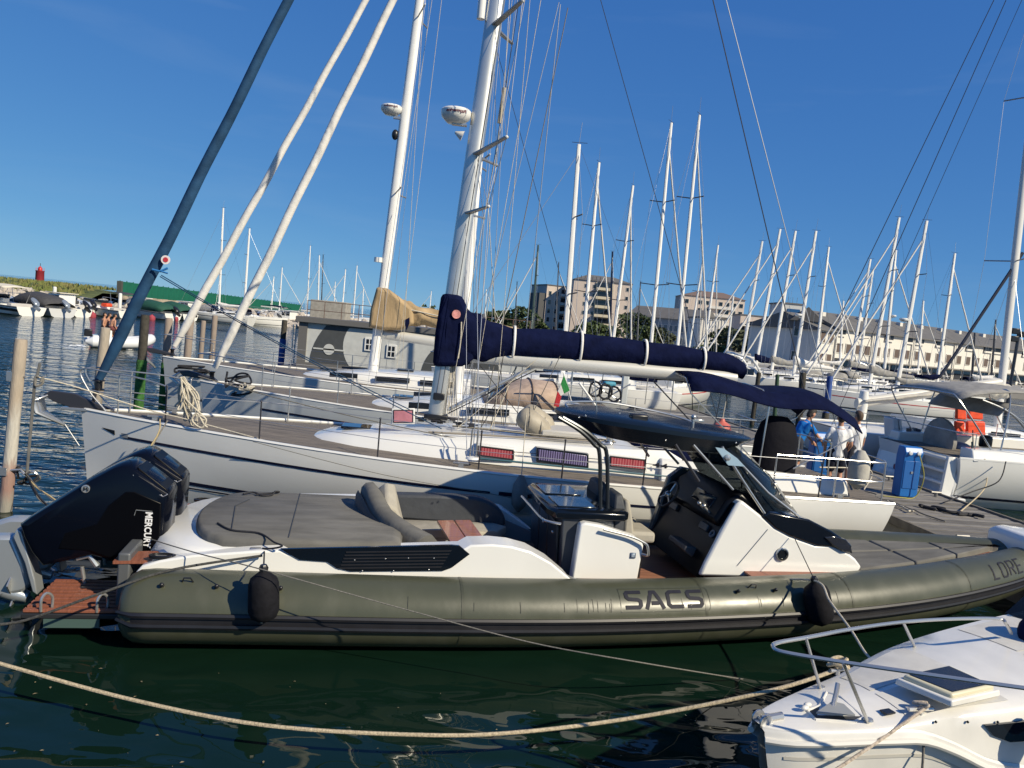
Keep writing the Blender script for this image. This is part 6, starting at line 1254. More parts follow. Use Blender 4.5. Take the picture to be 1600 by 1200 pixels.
# tan enclosure, rolled dodger, flag and gear on the sterns of those sloops
def stern_gear():
    xa = F2.y(820, 600, 0)[0]
    xa = F2.y(800, 610, 0)[0]; PT = mat('pink_tan_canvas', (.40, .30, .235), .85, var=.2, bump=.03, bscale=4)
    rings = [(xa + .7, .05, .95), (xa + .2, .46, 1.02), (xa - .4, .58, 1.1), (xa - 1.0, .55, 1.1)]
    rows = [[(x, w * math.cos(a), 1.58 + hg * max(0, math.sin(a)) ** .45) for a in np.linspace(0, math.pi, 13)] for x, hg, w in rings]
    o = MB().grid(rows).build('sprayhood', PT, y2, thick=.02)
    for x, hg, w in rings[1:]: MB().tube([(x, (w + .012) * math.cos(a), 1.59 + (hg + .012) * max(0, math.sin(a)) ** .45) for a in np.linspace(0.01, math.pi - .01, 15)], .016, 5).build('hood_seam', mat('brown_seam', (.16, .11, .08), .8), o)
    for f0, f1 in ((.12, .40), (.44, .56), (.60, .88)):
        MB().grid([[(xa + .62 - .36 * q, (.97 + .03 * q) * math.cos(a * math.pi) * 1.01, 1.60 + (.12 + .31 * q) * math.sin(a * math.pi) ** .45) for a in np.linspace(f0, f1, 6)] for q in (0, .5, 1)]).build('hood_window', DGLASS, o, thick=.01)
    MB().loft([[V(*F2.y(x, yy, 1.35)) + V(0, d, 0) for d in (0, .05)] for x, yy in ((838, 592), (870, 598), (900, 636), (838, 632))], True, False).build('side_curtain', PT, o, thick=.015)
    rows = [[(F3.y(px, 560, 0)[0], f * 1.5, 3.0 - .12 * f * f + (.0 if px < 960 else -.05)) for f in np.linspace(-1, 1, 7)] for px in (880, 920, 960, 1000, 1040)]
    b = MB().grid(rows).build('bimini', mat('rose_tan_canvas', (.55, .42, .34), .85, var=.1), y3, thick=.03)
    for px in (885, 960, 1035):
        x = F3.y(px, 560, 0)[0]; MB().tube([(x, 1.5, 1.2), (x, 1.45, 2.85), (x, -1.45, 2.85), (x, -1.5, 1.2)], .016, 6).build('bimini_frame', STEEL, b)
    for k, (px, py, m) in enumerate(((930, 608, BLACK), (946, 612, ROPEK), (960, 616, BLACK))):
        p = V(*F2.y(px, py, 1.2)); rk = random.Random(k); MB().tube([p + V((.13 + .02 * (q % 3)) * math.cos(q * .7), rk.uniform(-.05, .05), (.17 + .015 * (q % 2)) * math.sin(q * .7)) for q in range(34)], .022, 6).build('hose_coil', m, y2)
    MB().box(F2.y(952, 600, 1.1), (.3, .16, .12), rz=.3).build('stern_bag', mat('teal_bag', (.05, .25, .35), .6), y2, bevel=.04)
    for a, b in (((915, 622), (950, 596)), ((925, 600), (968, 626)), ((940, 626), (985, 600))): MB().tube([F2.y(*a, 1.15), F2.y(*b, 1.15)], .016, 6).build('stern_strut', STEEL, y2)
    MB().box(F2.y(976, 605, 1.0), (.16, .14, .8)).build('outboard_pad', GREYHULL, y2, bevel=.03)
    MB().tube([F2.y(905, 598, 1.3), F2.y(935, 640, 1.3)], .03, 7).build('davit', WHITE, y2)
    fl = thing('flag', 'small green white and red flag hanging from a staff above the navy hard top', 'flag', F2.wor(F2.y(893, 628, 1.55)), F2.a); o = V(*F2.y(893, 628, 1.55)); a, b = V(*F2.y(880, 582, 1.55)) - o, V(*F2.y(888, 600, 1.55)) - o
    MB().tube([V(0, 0, 0), a], .013, 6).build('flag_staff', WHITE, fl)
    top, bot = a, a * .15; q = [V(*F2.y(x, y, 1.55)) - o for x, y in ((881, 585), (889, 608), (879, 618), (871, 620), (867, 634), (873, 640))]
    for nm, cs, m in (('flag_field', ((881, 586), (890, 610), (881, 615), (876, 600)), mat('flag_green', (.02, .22, .05), .8, bump=.01)), ('flag_field', ((876, 600), (881, 615), (876, 619), (871, 611)), WHITECV), ('flag_field', ((871, 611), (877, 619), (873, 636), (865, 634)), mat('flag_red', (.45, .02, .03), .8, bump=.01))):
        MB().prism([V(*F2.y(x, y, 1.55)) - o for x, y in cs], (0, .03, 0)).build(nm, m, fl, bevel=.006)
stern_gear()
# two white sterns right of them, under the navy awning
y4, F4, H4 = yacht('sailing_yacht', 'white sloop with navy spray hood seen between the hard top and the navy awning', (7.0, 33.33), R(184), 10.5, 3.5, (1.3, 1.2, 1.2), WHITE, stretch(*nb(885, 500, 904, 235, 33), 1.5, 11.2), (.11, .08), None, .7, WHITECV, 3.8, 2.3, None, WHITECV, 1, hood=NAVY)
def coral_buoy():
    p = at_y(1127, 672, 18.5); t = thing('buoy', 'coral red round buoy hung on the stern just above the navy hard top', 'buoy', tuple(p)); MB().lathe([(.0001, -.2), (.17, -.15), (.24, 0), (.2, .14), (.07, .22), (.05, .28), (.0001, .28)], (0, 0, 0), 16).build('buoy_body', mat('coral_red', (.50, .12, .09), .5), t); MB().tube([(0, 0, .26), (.03, 0, .7)], .012, 5).build('lanyard', ROPEW, t)
coral_buoy()
# ------------------------------------------------------------------ the two boats moored on the far side of the pontoon
def right_boat():
    y, F, H = yacht('sailing_yacht', 'white sloop with open stern, grey bimini and round wheel covers at the right edge', (10.75, 20.1), R(8), 13.0, 4.1, (1.5, 1.3, 1.25), WHITE, None, cabin=False, detail=2)
    L2 = -6.5
    T = MB  # stern details in the boat frame: x forward, y to the far side
    def b(n, c, d, m, bev=.02, rot=None): return MB().box(c, d, rot=rot).build(n, m, y, bevel=bev)
    SH = mat('stern_grey_white', (.62, .63, .64), .35, var=.05)
    MB().prism([(L2 - .9, -1.65, .18), (L2 + .3, -1.65, .18), (L2 + .3, 1.75, .18), (L2 - .9, 1.75, .18)], (0, 0, .09)).build('bathing_platform', SH, y, bevel=.02)
    MB().prism([(L2 - .05, -1.5, .27), (L2 + .15, -1.5, 1.2), (L2 + .15, 1.7, 1.2), (L2 - .05, 1.7, .27)], (.1, 0, 0)).build('transom', SH, y, bevel=.02)
    MB().prism([(L2 - .08, -.1, .3), (L2 - .08, 1.55, .3), (L2 + .1, 1.55, 1.05), (L2 + .1, -.1, 1.05)], (.03, 0, 0)).build('transom_locker', WHITE, y, bevel=.02)
    for k, z in enumerate((.55, .85, 1.15)): MB().prism([(L2 - .25, -1.45, z), (L2 + .0, -1.45, z), (L2 + .0, -.35, z), (L2 - .25, -.35, z)], (0, 0, .07)).build('stern_step', WHITE, y, bevel=.015)
    for yy in (-.3, -1.5): MB().prism([(L2 - .28, yy, .27), (L2 + .05, yy, .27), (L2 + .05, yy, 1.25), (L2 - .2, yy, 1.25)], (0, .09, 0)).build('step_side', WHITE, y, bevel=.015)
    b('red_bag', (L2 + -.12, .2, .62), (.2, .7, .16), mat('wine_cloth', (.18, .04, .06), .8), .05)
    b('white_bag', (L2 - .2, .5, .42), (.3, .9, .26), WHITECV, .08)
    p = V(*F.y(1390, 690, 1.9)); g0 = V(*F.y(1392, 752, 1.75)); g1 = V(*F.y(1386, 652, 1.75))
    MB().loft([[g0 + V(0, -.2, 0), g0 + V(.22, -.2, 0), g0 + V(.22, .25, 0), g0 + V(0, .25, 0)], [g1 + V(.05, -.2, 0), g1 + V(.22, -.2, 0), g1 + V(.22, .25, 0), g1 + V(.05, .25, 0)]]).build('folded_gangway', SH, y, bevel=.03)
    MB().loft([[g0 + V(.24, -.22, .3), g0 + V(.3, -.22, .3), g0 + V(.3, .1, .3), g0 + V(.24, .1, .3)], [g1 + V(.24, -.22, 0), g1 + V(.3, -.22, 0), g1 + V(.3, .1, 0), g1 + V(.24, .1, 0)]]).build('gangway_rail', CREAM, y, bevel=.01)
    for (px, py, yy, r) in ((1468, 688, .35, .60),):
        c = V(*F.y(px, py, yy)); MB().lathe([(.0001, -.10), (r * .9, -.10), (r, -.05), (r, .05), (r * .9, .10), (.0001, .10)], c, 28, Matrix.Rotation(R(90), 3, 'Y')).build('wheel_cover', GREYCV, y)
        MB().box(c + V(.5, -.1, -.5), (.4, .5, 1.0)).build('binnacle', mat('blue_grey_cover', (.20, .25, .38), .8), y, bevel=.1)
    for s in (-1, 1): MB().loft([[(L2 + .3, s * 1.2, 1.2), (L2 + .3, s * 1.7, 1.2), (L2 + .3, s * 1.6, 1.5), (L2 + .3, s * 1.2, 1.5)], [(1, s * 1.3, 1.2), (1, s * 1.85, 1.2), (1, s * 1.7, 1.62), (1, s * 1.3, 1.62)]]).build('cockpit_coaming', WHITE, y, bevel=.04)
    # bimini and frames
    x0, x1 = F.y(1432, 612, .3)[0], F.y(1600, 640, -1.0)[0]; rows = []
    for q in np.linspace(0, 1, 9): rows.append([(x0 + (3.0) * q, f * 1.35, 2.86 + .22 * math.sin(q * 2.6) - .12 * f * f - .08 * (q < .05)) for f in np.linspace(-1, 1, 9)])
    bi = MB().grid(rows).build('bimini', GREYCV, y, thick=.03)
    for q, xb in ((0, .4), (.45, .55), (1, 3.4)):
        x = x0 + 3.0 * q; zz = 2.78 + .22 * math.sin(q * 2.6); MB().tube(smooth_path([(x0 + xb * 1.0 + .6, 1.5, 1.4), (x, 1.34, zz - .15), (x, .8, zz), (x, -.8, zz), (x, -1.34, zz - .15), (x0 + xb + .6, -1.5, 1.4)], 4), .02, 7).build('bimini_frame', STEEL, bi)
    for k in range(3): MB().tube(smooth_path([F.y(1535 + k * 8, 625 + k * 3, -1.3), F.y(1570 + k * 6, 640 + k * 4, -1.3), F.y(1600 + k * 4, 662 + k * 8, -1.3), F.y(1640, 700 + k * 8, -1.3)], 4), .024, 7).build('hood_frame', STEEL, y)
    rows = [[(F.y(px, py, -1.3)[0], w, F.y(px, py, -1.3)[2]) for w in np.linspace(-1.3, 1.3, 7)] for px, py in ((1560, 650), (1580, 632), (1640, 640), (1700, 650))]; MB().grid(rows).build('sprayhood', GREYCV, y, thick=.03)
    MB().box(F.y(1540, 690, .5), (.3, .25, .35)).build('outboard_cowl', BLACK, y, bevel=.08)
    for px, py, m in ((1353, 0, 0),): pass
    for k, (px, py) in enumerate(((1422, 668), (1428, 668), (1433, 670), (1418, 669))):
        MB().prism([V(*F.y(px + dx, py + dy, 1.7 - .1 * k)) for dx, dy in ((0, 0), (6, 1), (5, 26), (-2, 24))], (0, .06, 0)).build('hanging_cloth', (mat('brown_cloth', (.16, .12, .10), .9), GREYCV, mat('dark_cloth', (.05, .05, .07), .9))[k % 3], y, bevel=.01)
    fl = thing('flag', 'furled dark flag with red end on the stern rail of the right white sloop', 'flag', F.wor(F.y(1521, 740, -1.4)), F.a); o = V(*F.y(1521, 740, -1.4))
    MB().tube([V(0, 0, 0), V(*F.y(1520, 672, -1.4)) - o], .014, 6).build('flag_staff', DKSTEEL, fl)
    MB().loft([[V(*F.y(x, yy, -1.4)) - o + V(0, d, 0) for x, yy, d in ((1519, t_, 0), (1519 + w_, t_ + 1, .06), (1519 - w_ * .6, t_ + 1, -.05))] for t_, w_ in ((690, 1), (705, 6), (722, 4))]).build('flag_field', mat('flag_dark_green', (.03, .07, .09), .8), fl)
    MB().loft([[V(*F.y(x, yy, -1.4)) - o + V(0, d, 0) for x, yy, d in ((1515, t_, 0), (1515 + w_, t_ + 1, .06), (1515 - w_ * .6, t_ + 1, -.05))] for t_, w_ in ((722, 4), (735, 6), (745, 2))]).build('flag_field', mat('flag_red', (.45, .02, .03), .8, bump=.01), fl)
    t = thing('cover_panel', 'bright orange red square covers on the rail under the grey bimini', 'cover', F.wor(F.y(1525, 660, 2.0)), F.a); o = V(*F.y(1525, 660, 2.0))
    for x0_, y0_, x1_, y1_ in ((1496, 637, 1510, 655), (1515, 633, 1536, 655), (1494, 658, 1508, 676), (1512, 658, 1540, 680)):
        MB().prism([V(*F.y(x, yy, 2.0)) - o for x, yy in ((x0_, y0_), (x1_, y0_ + 1), (x1_ + 1, y1_ + 1), (x0_ - 1, y1_))], (0, .12, 0)).build('orange_panel', ORANGE, t, bevel=.04)
    free_rope([F.wor((L2 + .6, -1.7, 1.3)), F.wor(F.y(1540, 760, -1.9)), tuple(at_z(1500, 800, .55))], .014, mat('tan_rope', (.50, .41, .27), .85), 'tan stern line of the right white sloop down to the pontoon')
    free_rope([F.wor((L2 + 1.0, -1.9, 1.3)), F.wor(F.y(1560, 752, -2.2)), F.wor(F.y(1520, 768, -2.2)), tuple(at_z(1475, 785, .55))], .014, ROPEK, 'black stern line curving across the right white sloop side')
    return F
RBF = right_boat()
f5, t5 = stretch(*nb(1565, 600, 1600, 280, 25), 1.5, 17)
y5, F5, H5 = yacht('sailing_yacht', 'sloop with beige stacked sail and tall pale mast at the right edge of the picture', (10.0, 24.2), R(8), 13.0, 4.0, (1.5, 1.25, 1.2), WHITE, (f5, t5), (.13, .095), None, None, None, 0, 2.2, None, None, 2, spread=2, mast_m=mat('mast_grey_paint', (.66, .65, .62), .4), deckm=CREAM)
def r2_boom():
    bA, bB = V(*F5.y(1562, 598, 0)), V(*F5.y(1338, 630, 0)); 
    MB().loft([[p + V(0, .13 * math.cos(u), .17 * math.sin(u)) for u in np.linspace(0, 2 * math.pi, 13)[:-1]] for p in (bA, bB)]).build('boom', mat('ivory_boom', (.62, .60, .54), .4), y5)
    st = []
    for px, yt, yb in ((1574, 600, 622), (1562, 598, 624), (1545, 600, 622), (1500, 603, 618), (1460, 608, 618), (1425, 614, 622), (1345, 624, 628)):
        a, b = V(*F5.y(px, yt, 0)), V(*F5.y(px, yb, 0)); st.append(((a + b) / 2, .25, (a[2] - b[2]) / 2, (a[2] - b[2]) / 2))
    cover_mesh(st, 14, 11, .02).build('sail_cover', mat('beige_sail', (.52, .49, .42), .85, var=.12, bump=.03, bscale=4), y5, ang=80)
    MB().lathe([(.14, 0), (.16, .5), (.13, .9), (.0001, .95)], V(*F5.y(1345, 655, 0)), 12).build('stern_drum', WHITE, y5)
    for a, b in (((1553, 0), (1310, 500)), ((1572, 0), (1350, 500))): wire('backstay', F5.y(*a, -.3), F5.y(*b, -.3), y5, .013, DKSTEEL)
    MB().tube([F5.y(1468, 590, 0), F5.y(1598, 395, 0)], .05, 7).build('topping_strut', DKSTEEL, y5)
r2_boom()
# ------------------------------------------------------------------ grey floating cabin with painted shapes
def cabin_barge():
    Y = 38.0; a, b = at_y(466, 575, Y), at_y(466, 498, Y); z0, z1 = .35, b[2]; x0 = (a[0] + b[0]) / 2; W_ = 12.2; t = thing('floating_cabin', 'long grey floating cabin with big painted circles and small white windows', 'floating cabin', (x0, Y, 0)); hgt = z1 - z0
    LG = mat('light_grey_panel', (.52, .53, .51), .6, var=.10, vscale=3, bump=.002); DG = mat('charcoal_paint', (.065, .07, .073), .6, var=.12, vscale=4); TR = mat('slate_trim', (.13, .125, .12), .6)
    MB().box((W_ / 2, 1.3, z0 + hgt / 2), (W_, 2.6, hgt)).build('cabin_wall', LG, t)
    MB().box((W_ / 2, 1.3, .1), (W_ + 1.2, 3.6, .5)).build('float', mat('float_grey', (.12, .12, .12), .8), t)
    MB().box((W_ / 2, 1.25, z1 - .0), (W_ + .3, 3.0, .28)).build('roof_edge', TR, t, bevel=.02); MB().box((.2, -.03, z0 + hgt / 2), (.42, .1, hgt)).build('corner_trim', TR, t); MB().box((W_ / 2, -.02, z0 + .12), (W_, .08, .24)).build('skirting', TR, t)
    P = lambda px, py: at_y(px, py, Y) - V(x0, Y, 0)
    c1 = P(583, 577); c1[2] = z0 + .1; top = z1 - .16; R1 = abs(P(482, 575)[0] - c1[0]); c2 = P(586, 549); R2 = abs(P(535, 549)[0] - c2[0]) ; R2 = min(R2, 1.6); c2[2] = z0 + .28 + 1.0
    def clip(c, r, y, zlo, zhi, xlo=-99, xhi=99, n=60): return [(min(max(c[0] + r * math.cos(u), xlo), xhi), y, min(max(c[2] + r * math.sin(u), zlo), zhi)) for u in np.linspace(0, 2 * math.pi, n)[:-1]]
    MB().prism(clip(c1, R1, -.012, z0 + .25, top), (0, .03, 0)).build('painted_arc', DG, t); MB().prism(clip(c2, R2, -.024, z0 + .25, top - .05), (0, .03, 0)).build('painted_disc', LG, t)
    MB().prism([(c2[0] - R2 * .2, -.03, z0 + .25), (W_ - .3, -.03, z0 + .25), (W_ - .3, -.03, top), (c2[0] - .0, -.03, top)], (0, .035, 0)).build('painted_panel', LG, t)
    c3 = P(514, 546); MB().lathe([(.27, 0), (.27, .03), (.0001, .03)], V(c3[0], -.01, c3[2]), 24, Matrix.Rotation(R(90), 3, 'X')).build('painted_dot', LG, t)
    MB().box((c3[0], -.025, c3[2]), (1.55, .03, .07)).build('painted_bar', LG, t)
    c4 = P(720, 588); MB().prism(clip((c4[0], 0, z0 + .1), 2.0, -.045, z0 + .25, top - .2), (0, .03, 0)).build('painted_arc', DG, t)
    for px, py in ((578, 538), (612, 549)):
        c = P(px, py); w = MB().box((c[0], -.06, c[2]), (.50, .08, .66)).build('window', WHITE, t, bevel=.01)
        for i in (-1, 1):
            for j in (-1, 1): MB().box((c[0] + i * .095, -.105, c[2] + j * .14), (.13, .02, .22)).build('pane', DGLASS, w)
    for k in range(14): MB().tube([(.3 + k * .85, .1, z1 + .1), (.3 + k * .85, .1, z1 + .95)], .02, 5).build('rail_post', mat('rust_rail', (.14, .09, .07), .7), t)
    for z in (.5, .95): MB().tube([(.3, .1, z1 + z), (11.4, .1, z1 + z)], .018, 5).build('roof_rail', mat('rust_rail', (.14, .09, .07), .7), t)
    a, b = P(475, 472), P(531, 497); MB().box(((a[0] + b[0]) / 2, 1.8, z1 + .55), (b[0] - a[0], 1.2, .95)).build('roof_locker', mat('concrete_panel', (.33, .31, .27), .85, var=.2), t, bevel=.02)
    for s in (0, 1): MB().tube([(-.35, .2 + .45 * s, -.2), (-.35, .2 + .45 * s, z1 - .3)], .03, 6).build('ladder_rail', STEEL, t)
    for k in range(7): MB().tube([(-.35, .2, .1 + k * .3), (-.35, .65, .1 + k * .3)], .02, 5).build('ladder_rung', STEEL, t)
cabin_barge()
# ------------------------------------------------------------------ far shore: land, breakwater, buildings, trees
GRASS = mat('dry_grass', (.13, .15, .045), .95, var=.5, vscale=.5, bump=.15, bscale=3, col2=(.06, .085, .025)); ROCKM = mat('pale_rock', (.46, .41, .35), .9, var=.4, vscale=2, bump=.05, bscale=4); SOIL = mat('quay_concrete', (.32, .30, .27), .9, var=.2, vscale=.3)
def land(name, pts, z, m, zb=-1.0):
    return struct(MB().loft([[(x, y, zb) for x, y in pts], [(x, y, z) for x, y in pts]]).build(name, m, smooth=False))
def breakwater():
    rows = []; rr = random.Random(3)
    for X in list(np.linspace(-400, -62, 50)) + [-58, -55, -53]:
        e = 0 if X < -60 else (X + 60) * .1; sx = lambda y: X - (y - 90) * .30 * max(0, min(1, (X + 120) / 60)); rows.append([(sx(84), 84, -.5), (sx(90), 90, .9), (sx(98), 98, 1.6 - e), (sx(108), 108, 2.7 + rr.uniform(-.2, .2) - e), (sx(125), 125, 2.75 + rr.uniform(-.2, .2) - e), (sx(150), 150, -.5)])
    r = bpy.data.objects.new('breakwater', None); COL.objects.link(r); struct(r)
    MB().grid(rows).build('grassy_bank', GRASS, r, ang=80)
    rows = [[(X, 83 + (X + 58) * .72, -.5), (X, 88 + (X + 58) * .72, .6), (X, 98 + (X + 58) * .72, 1.1), (X, 116 + (X + 58) * .72, -.5)] for X in np.linspace(-62, 30, 12)]
    MB().grid(rows).build('rubble_mole', ROCKM, r, ang=80)
    # tufts
    mb = MB(); rr = random.Random(9)
    for _ in range(5200):
        q = rr.random(); Y = 97 + q * 26; X = rr.uniform(-115, -54) - (Y - 90) * .30; z = (1.5 + 1.2 * min(1, q * 2.4)) if q < .42 else 2.72; a = rr.uniform(0, 3.14); h_ = rr.uniform(.2, .55); w = rr.uniform(.15, .4)
        mb.add([(X - w * math.cos(a), Y - w * math.sin(a), z - .1), (X + w * math.cos(a), Y + w * math.sin(a), z - .1), (X + rr.uniform(-.1, .1), Y, z + h_)], [(0, 1, 2)])
    stuff(mb.build('grass_tufts', mat('grass_blades', (.12, .16, .035), .9, var=.6, vscale=.6, col2=(.20, .18, .07)), r, smooth=False))
    shapes = []
    for s in range(5):
        rs = random.Random(s); mb = MB().ball((0, 0, 0), 1, 5, (1, .8, .65)); mb.v = [tuple(c * (1 + rs.uniform(-.28, .28)) for c in v) for v in mb.v]; o = mb.build('rock', ROCKM, r, smooth=False); shapes.append(o)
    def spot():
        X = rr.uniform(-88, 6); base = 83 if X < -58 else 84 + (X + 58) * .72; q = rr.random(); return (X - q * 3, base + q * 14, .1 + q * 1.7 * (1 if X < -58 else .7))
    for i in range(300):
        s = rr.uniform(.45, .95); o = shapes[i % 5] if i < 5 else shapes[i % 5].copy()
        if i >= 5: COL.objects.link(o); o.parent = r
        o.location = spot(); o.scale = (s, s, s); o.rotation_euler = (rr.uniform(0, 3), rr.uniform(0, 3), rr.uniform(0, 3))
    mb = MB()
    for i in range(650):
        c = spot(); s = rr.uniform(.3, .65); mb.ball(c, s, 4, (1, .8 + rr.random() * .3, .6))
    stuff(mb.build('small_rocks', ROCKM, r, smooth=False))
breakwater()
land('far_shore', [(-60, 330), (700, 330), (900, 1200), (-60, 1200)], 1.2, mat('far_ground', (.12, .13, .08), .95, var=.3, vscale=.05))
land('quay', [(24, 100), (75, 96), (400, 230), (700, 400), (700, 330), (60, 330), (10, 200)], 1.05, SOIL)
def green_fence():
    a, b = at_y(187, 461, 118), at_y(470, 489, 205); t = thing('green_fence', 'long green sheet fence on the rocky mole behind the left motorboats', 'fence', tuple(a)); d = V(*(b - a)); n = 46
    m = mat('green_sheet', (.008, .125, .07), .6, var=.18, vscale=.8); pm = mat('fence_post_green', (.01, .10, .06), .6)
    ang = math.atan2(d[1], d[0]); w = math.hypot(d[0], d[1]) / n
    o = MB().box((0, 0, 1.05), (w * .985, .05, 2.1)).build('fence_panel', m, t, smooth=False); p = MB().box((0, .05, 1.08), (.12, .12, 2.3)).build('fence_post', pm, t, smooth=False)
    for k in range(n):
        for src, q in ((o, k + .5), (p, k)):
            c = src if k == 0 else src.copy()
            if k: COL.objects.link(c); c.parent = t
            c.location = tuple(d * q / n + V(0, 0, .03 * (k % 2))); c.rotation_euler = (0, 0, ang)
    MB().loft([[V(0, 0, -2.2), V(0, 0, 0.02), V(0, .4, .02), V(0, .4, -2.2)], [d + V(0, 0, -2.2), d + V(0, 0, 0), d + V(0, .4, 0), d + V(0, .4, -2.2)]]).build('base_wall', mat('sandy_wall', (.42, .35, .26), .9, var=.3, vscale=.5), t, smooth=False)
    MB().box((-.1, .1, .9), (.7, .5, 2.5)).build('end_pier', mat('dark_pier', (.07, .07, .06), .8), t)
green_fence()
def red_beacon():
    p = at_y(62, 437, 118); t = thing('light_beacon', 'small red light beacon tower standing on the grassy bank at the far left', 'beacon', tuple(p))
    MB().lathe([(.62, -1), (.58, 1.25), (.62, 1.3), (.62, 1.4), (.0001, 1.4)], (0, 0, 0), 12).build('tower', mat('beacon_red', (.26, .02, .03), .6, var=.2), t); MB().lathe([(.32, 1.4), (.32, 1.75), (.2, 1.9), (.0001, 2.1)], (0, 0, 0), 10).build('lantern', RED, t); MB().tube([(0, 0, 2), (0, 0, 2.5)], .04, 5).build('rod', DKSTEEL, t)
    for k in range(6): a = k * math.pi / 3; MB().tube([(.6 * math.cos(a), .6 * math.sin(a), 1.35), (.6 * math.cos(a), .6 * math.sin(a), 1.8)], .03, 4).build('gallery_post', RED, t)
    for px, yb, yt, Y in ((85, 466, 449, 82), (187, 482, 459, 86)):
        p = at_y(px, yb, Y); q = at_y(px + 1, yt, Y); s = thing('white_post', 'thick white post between the motorboats and the rocks, %s one' % ('left' if px < 100 else 'right'), 'post', (p[0], p[1], 0)); MB().tube([(0, 0, -.3), (0, 0, q[2])], .19, 10).lathe([(.19, q[2]), (.12, q[2] + .06), (.0001, q[2] + .08)], (0, 0, 0), 10).build('post', WHITE, s); MB().tube([(-.24, 0, .5), (.24, 0, .5)], .05, 6).build('guide_ring', DKSTEEL, s)
red_beacon()
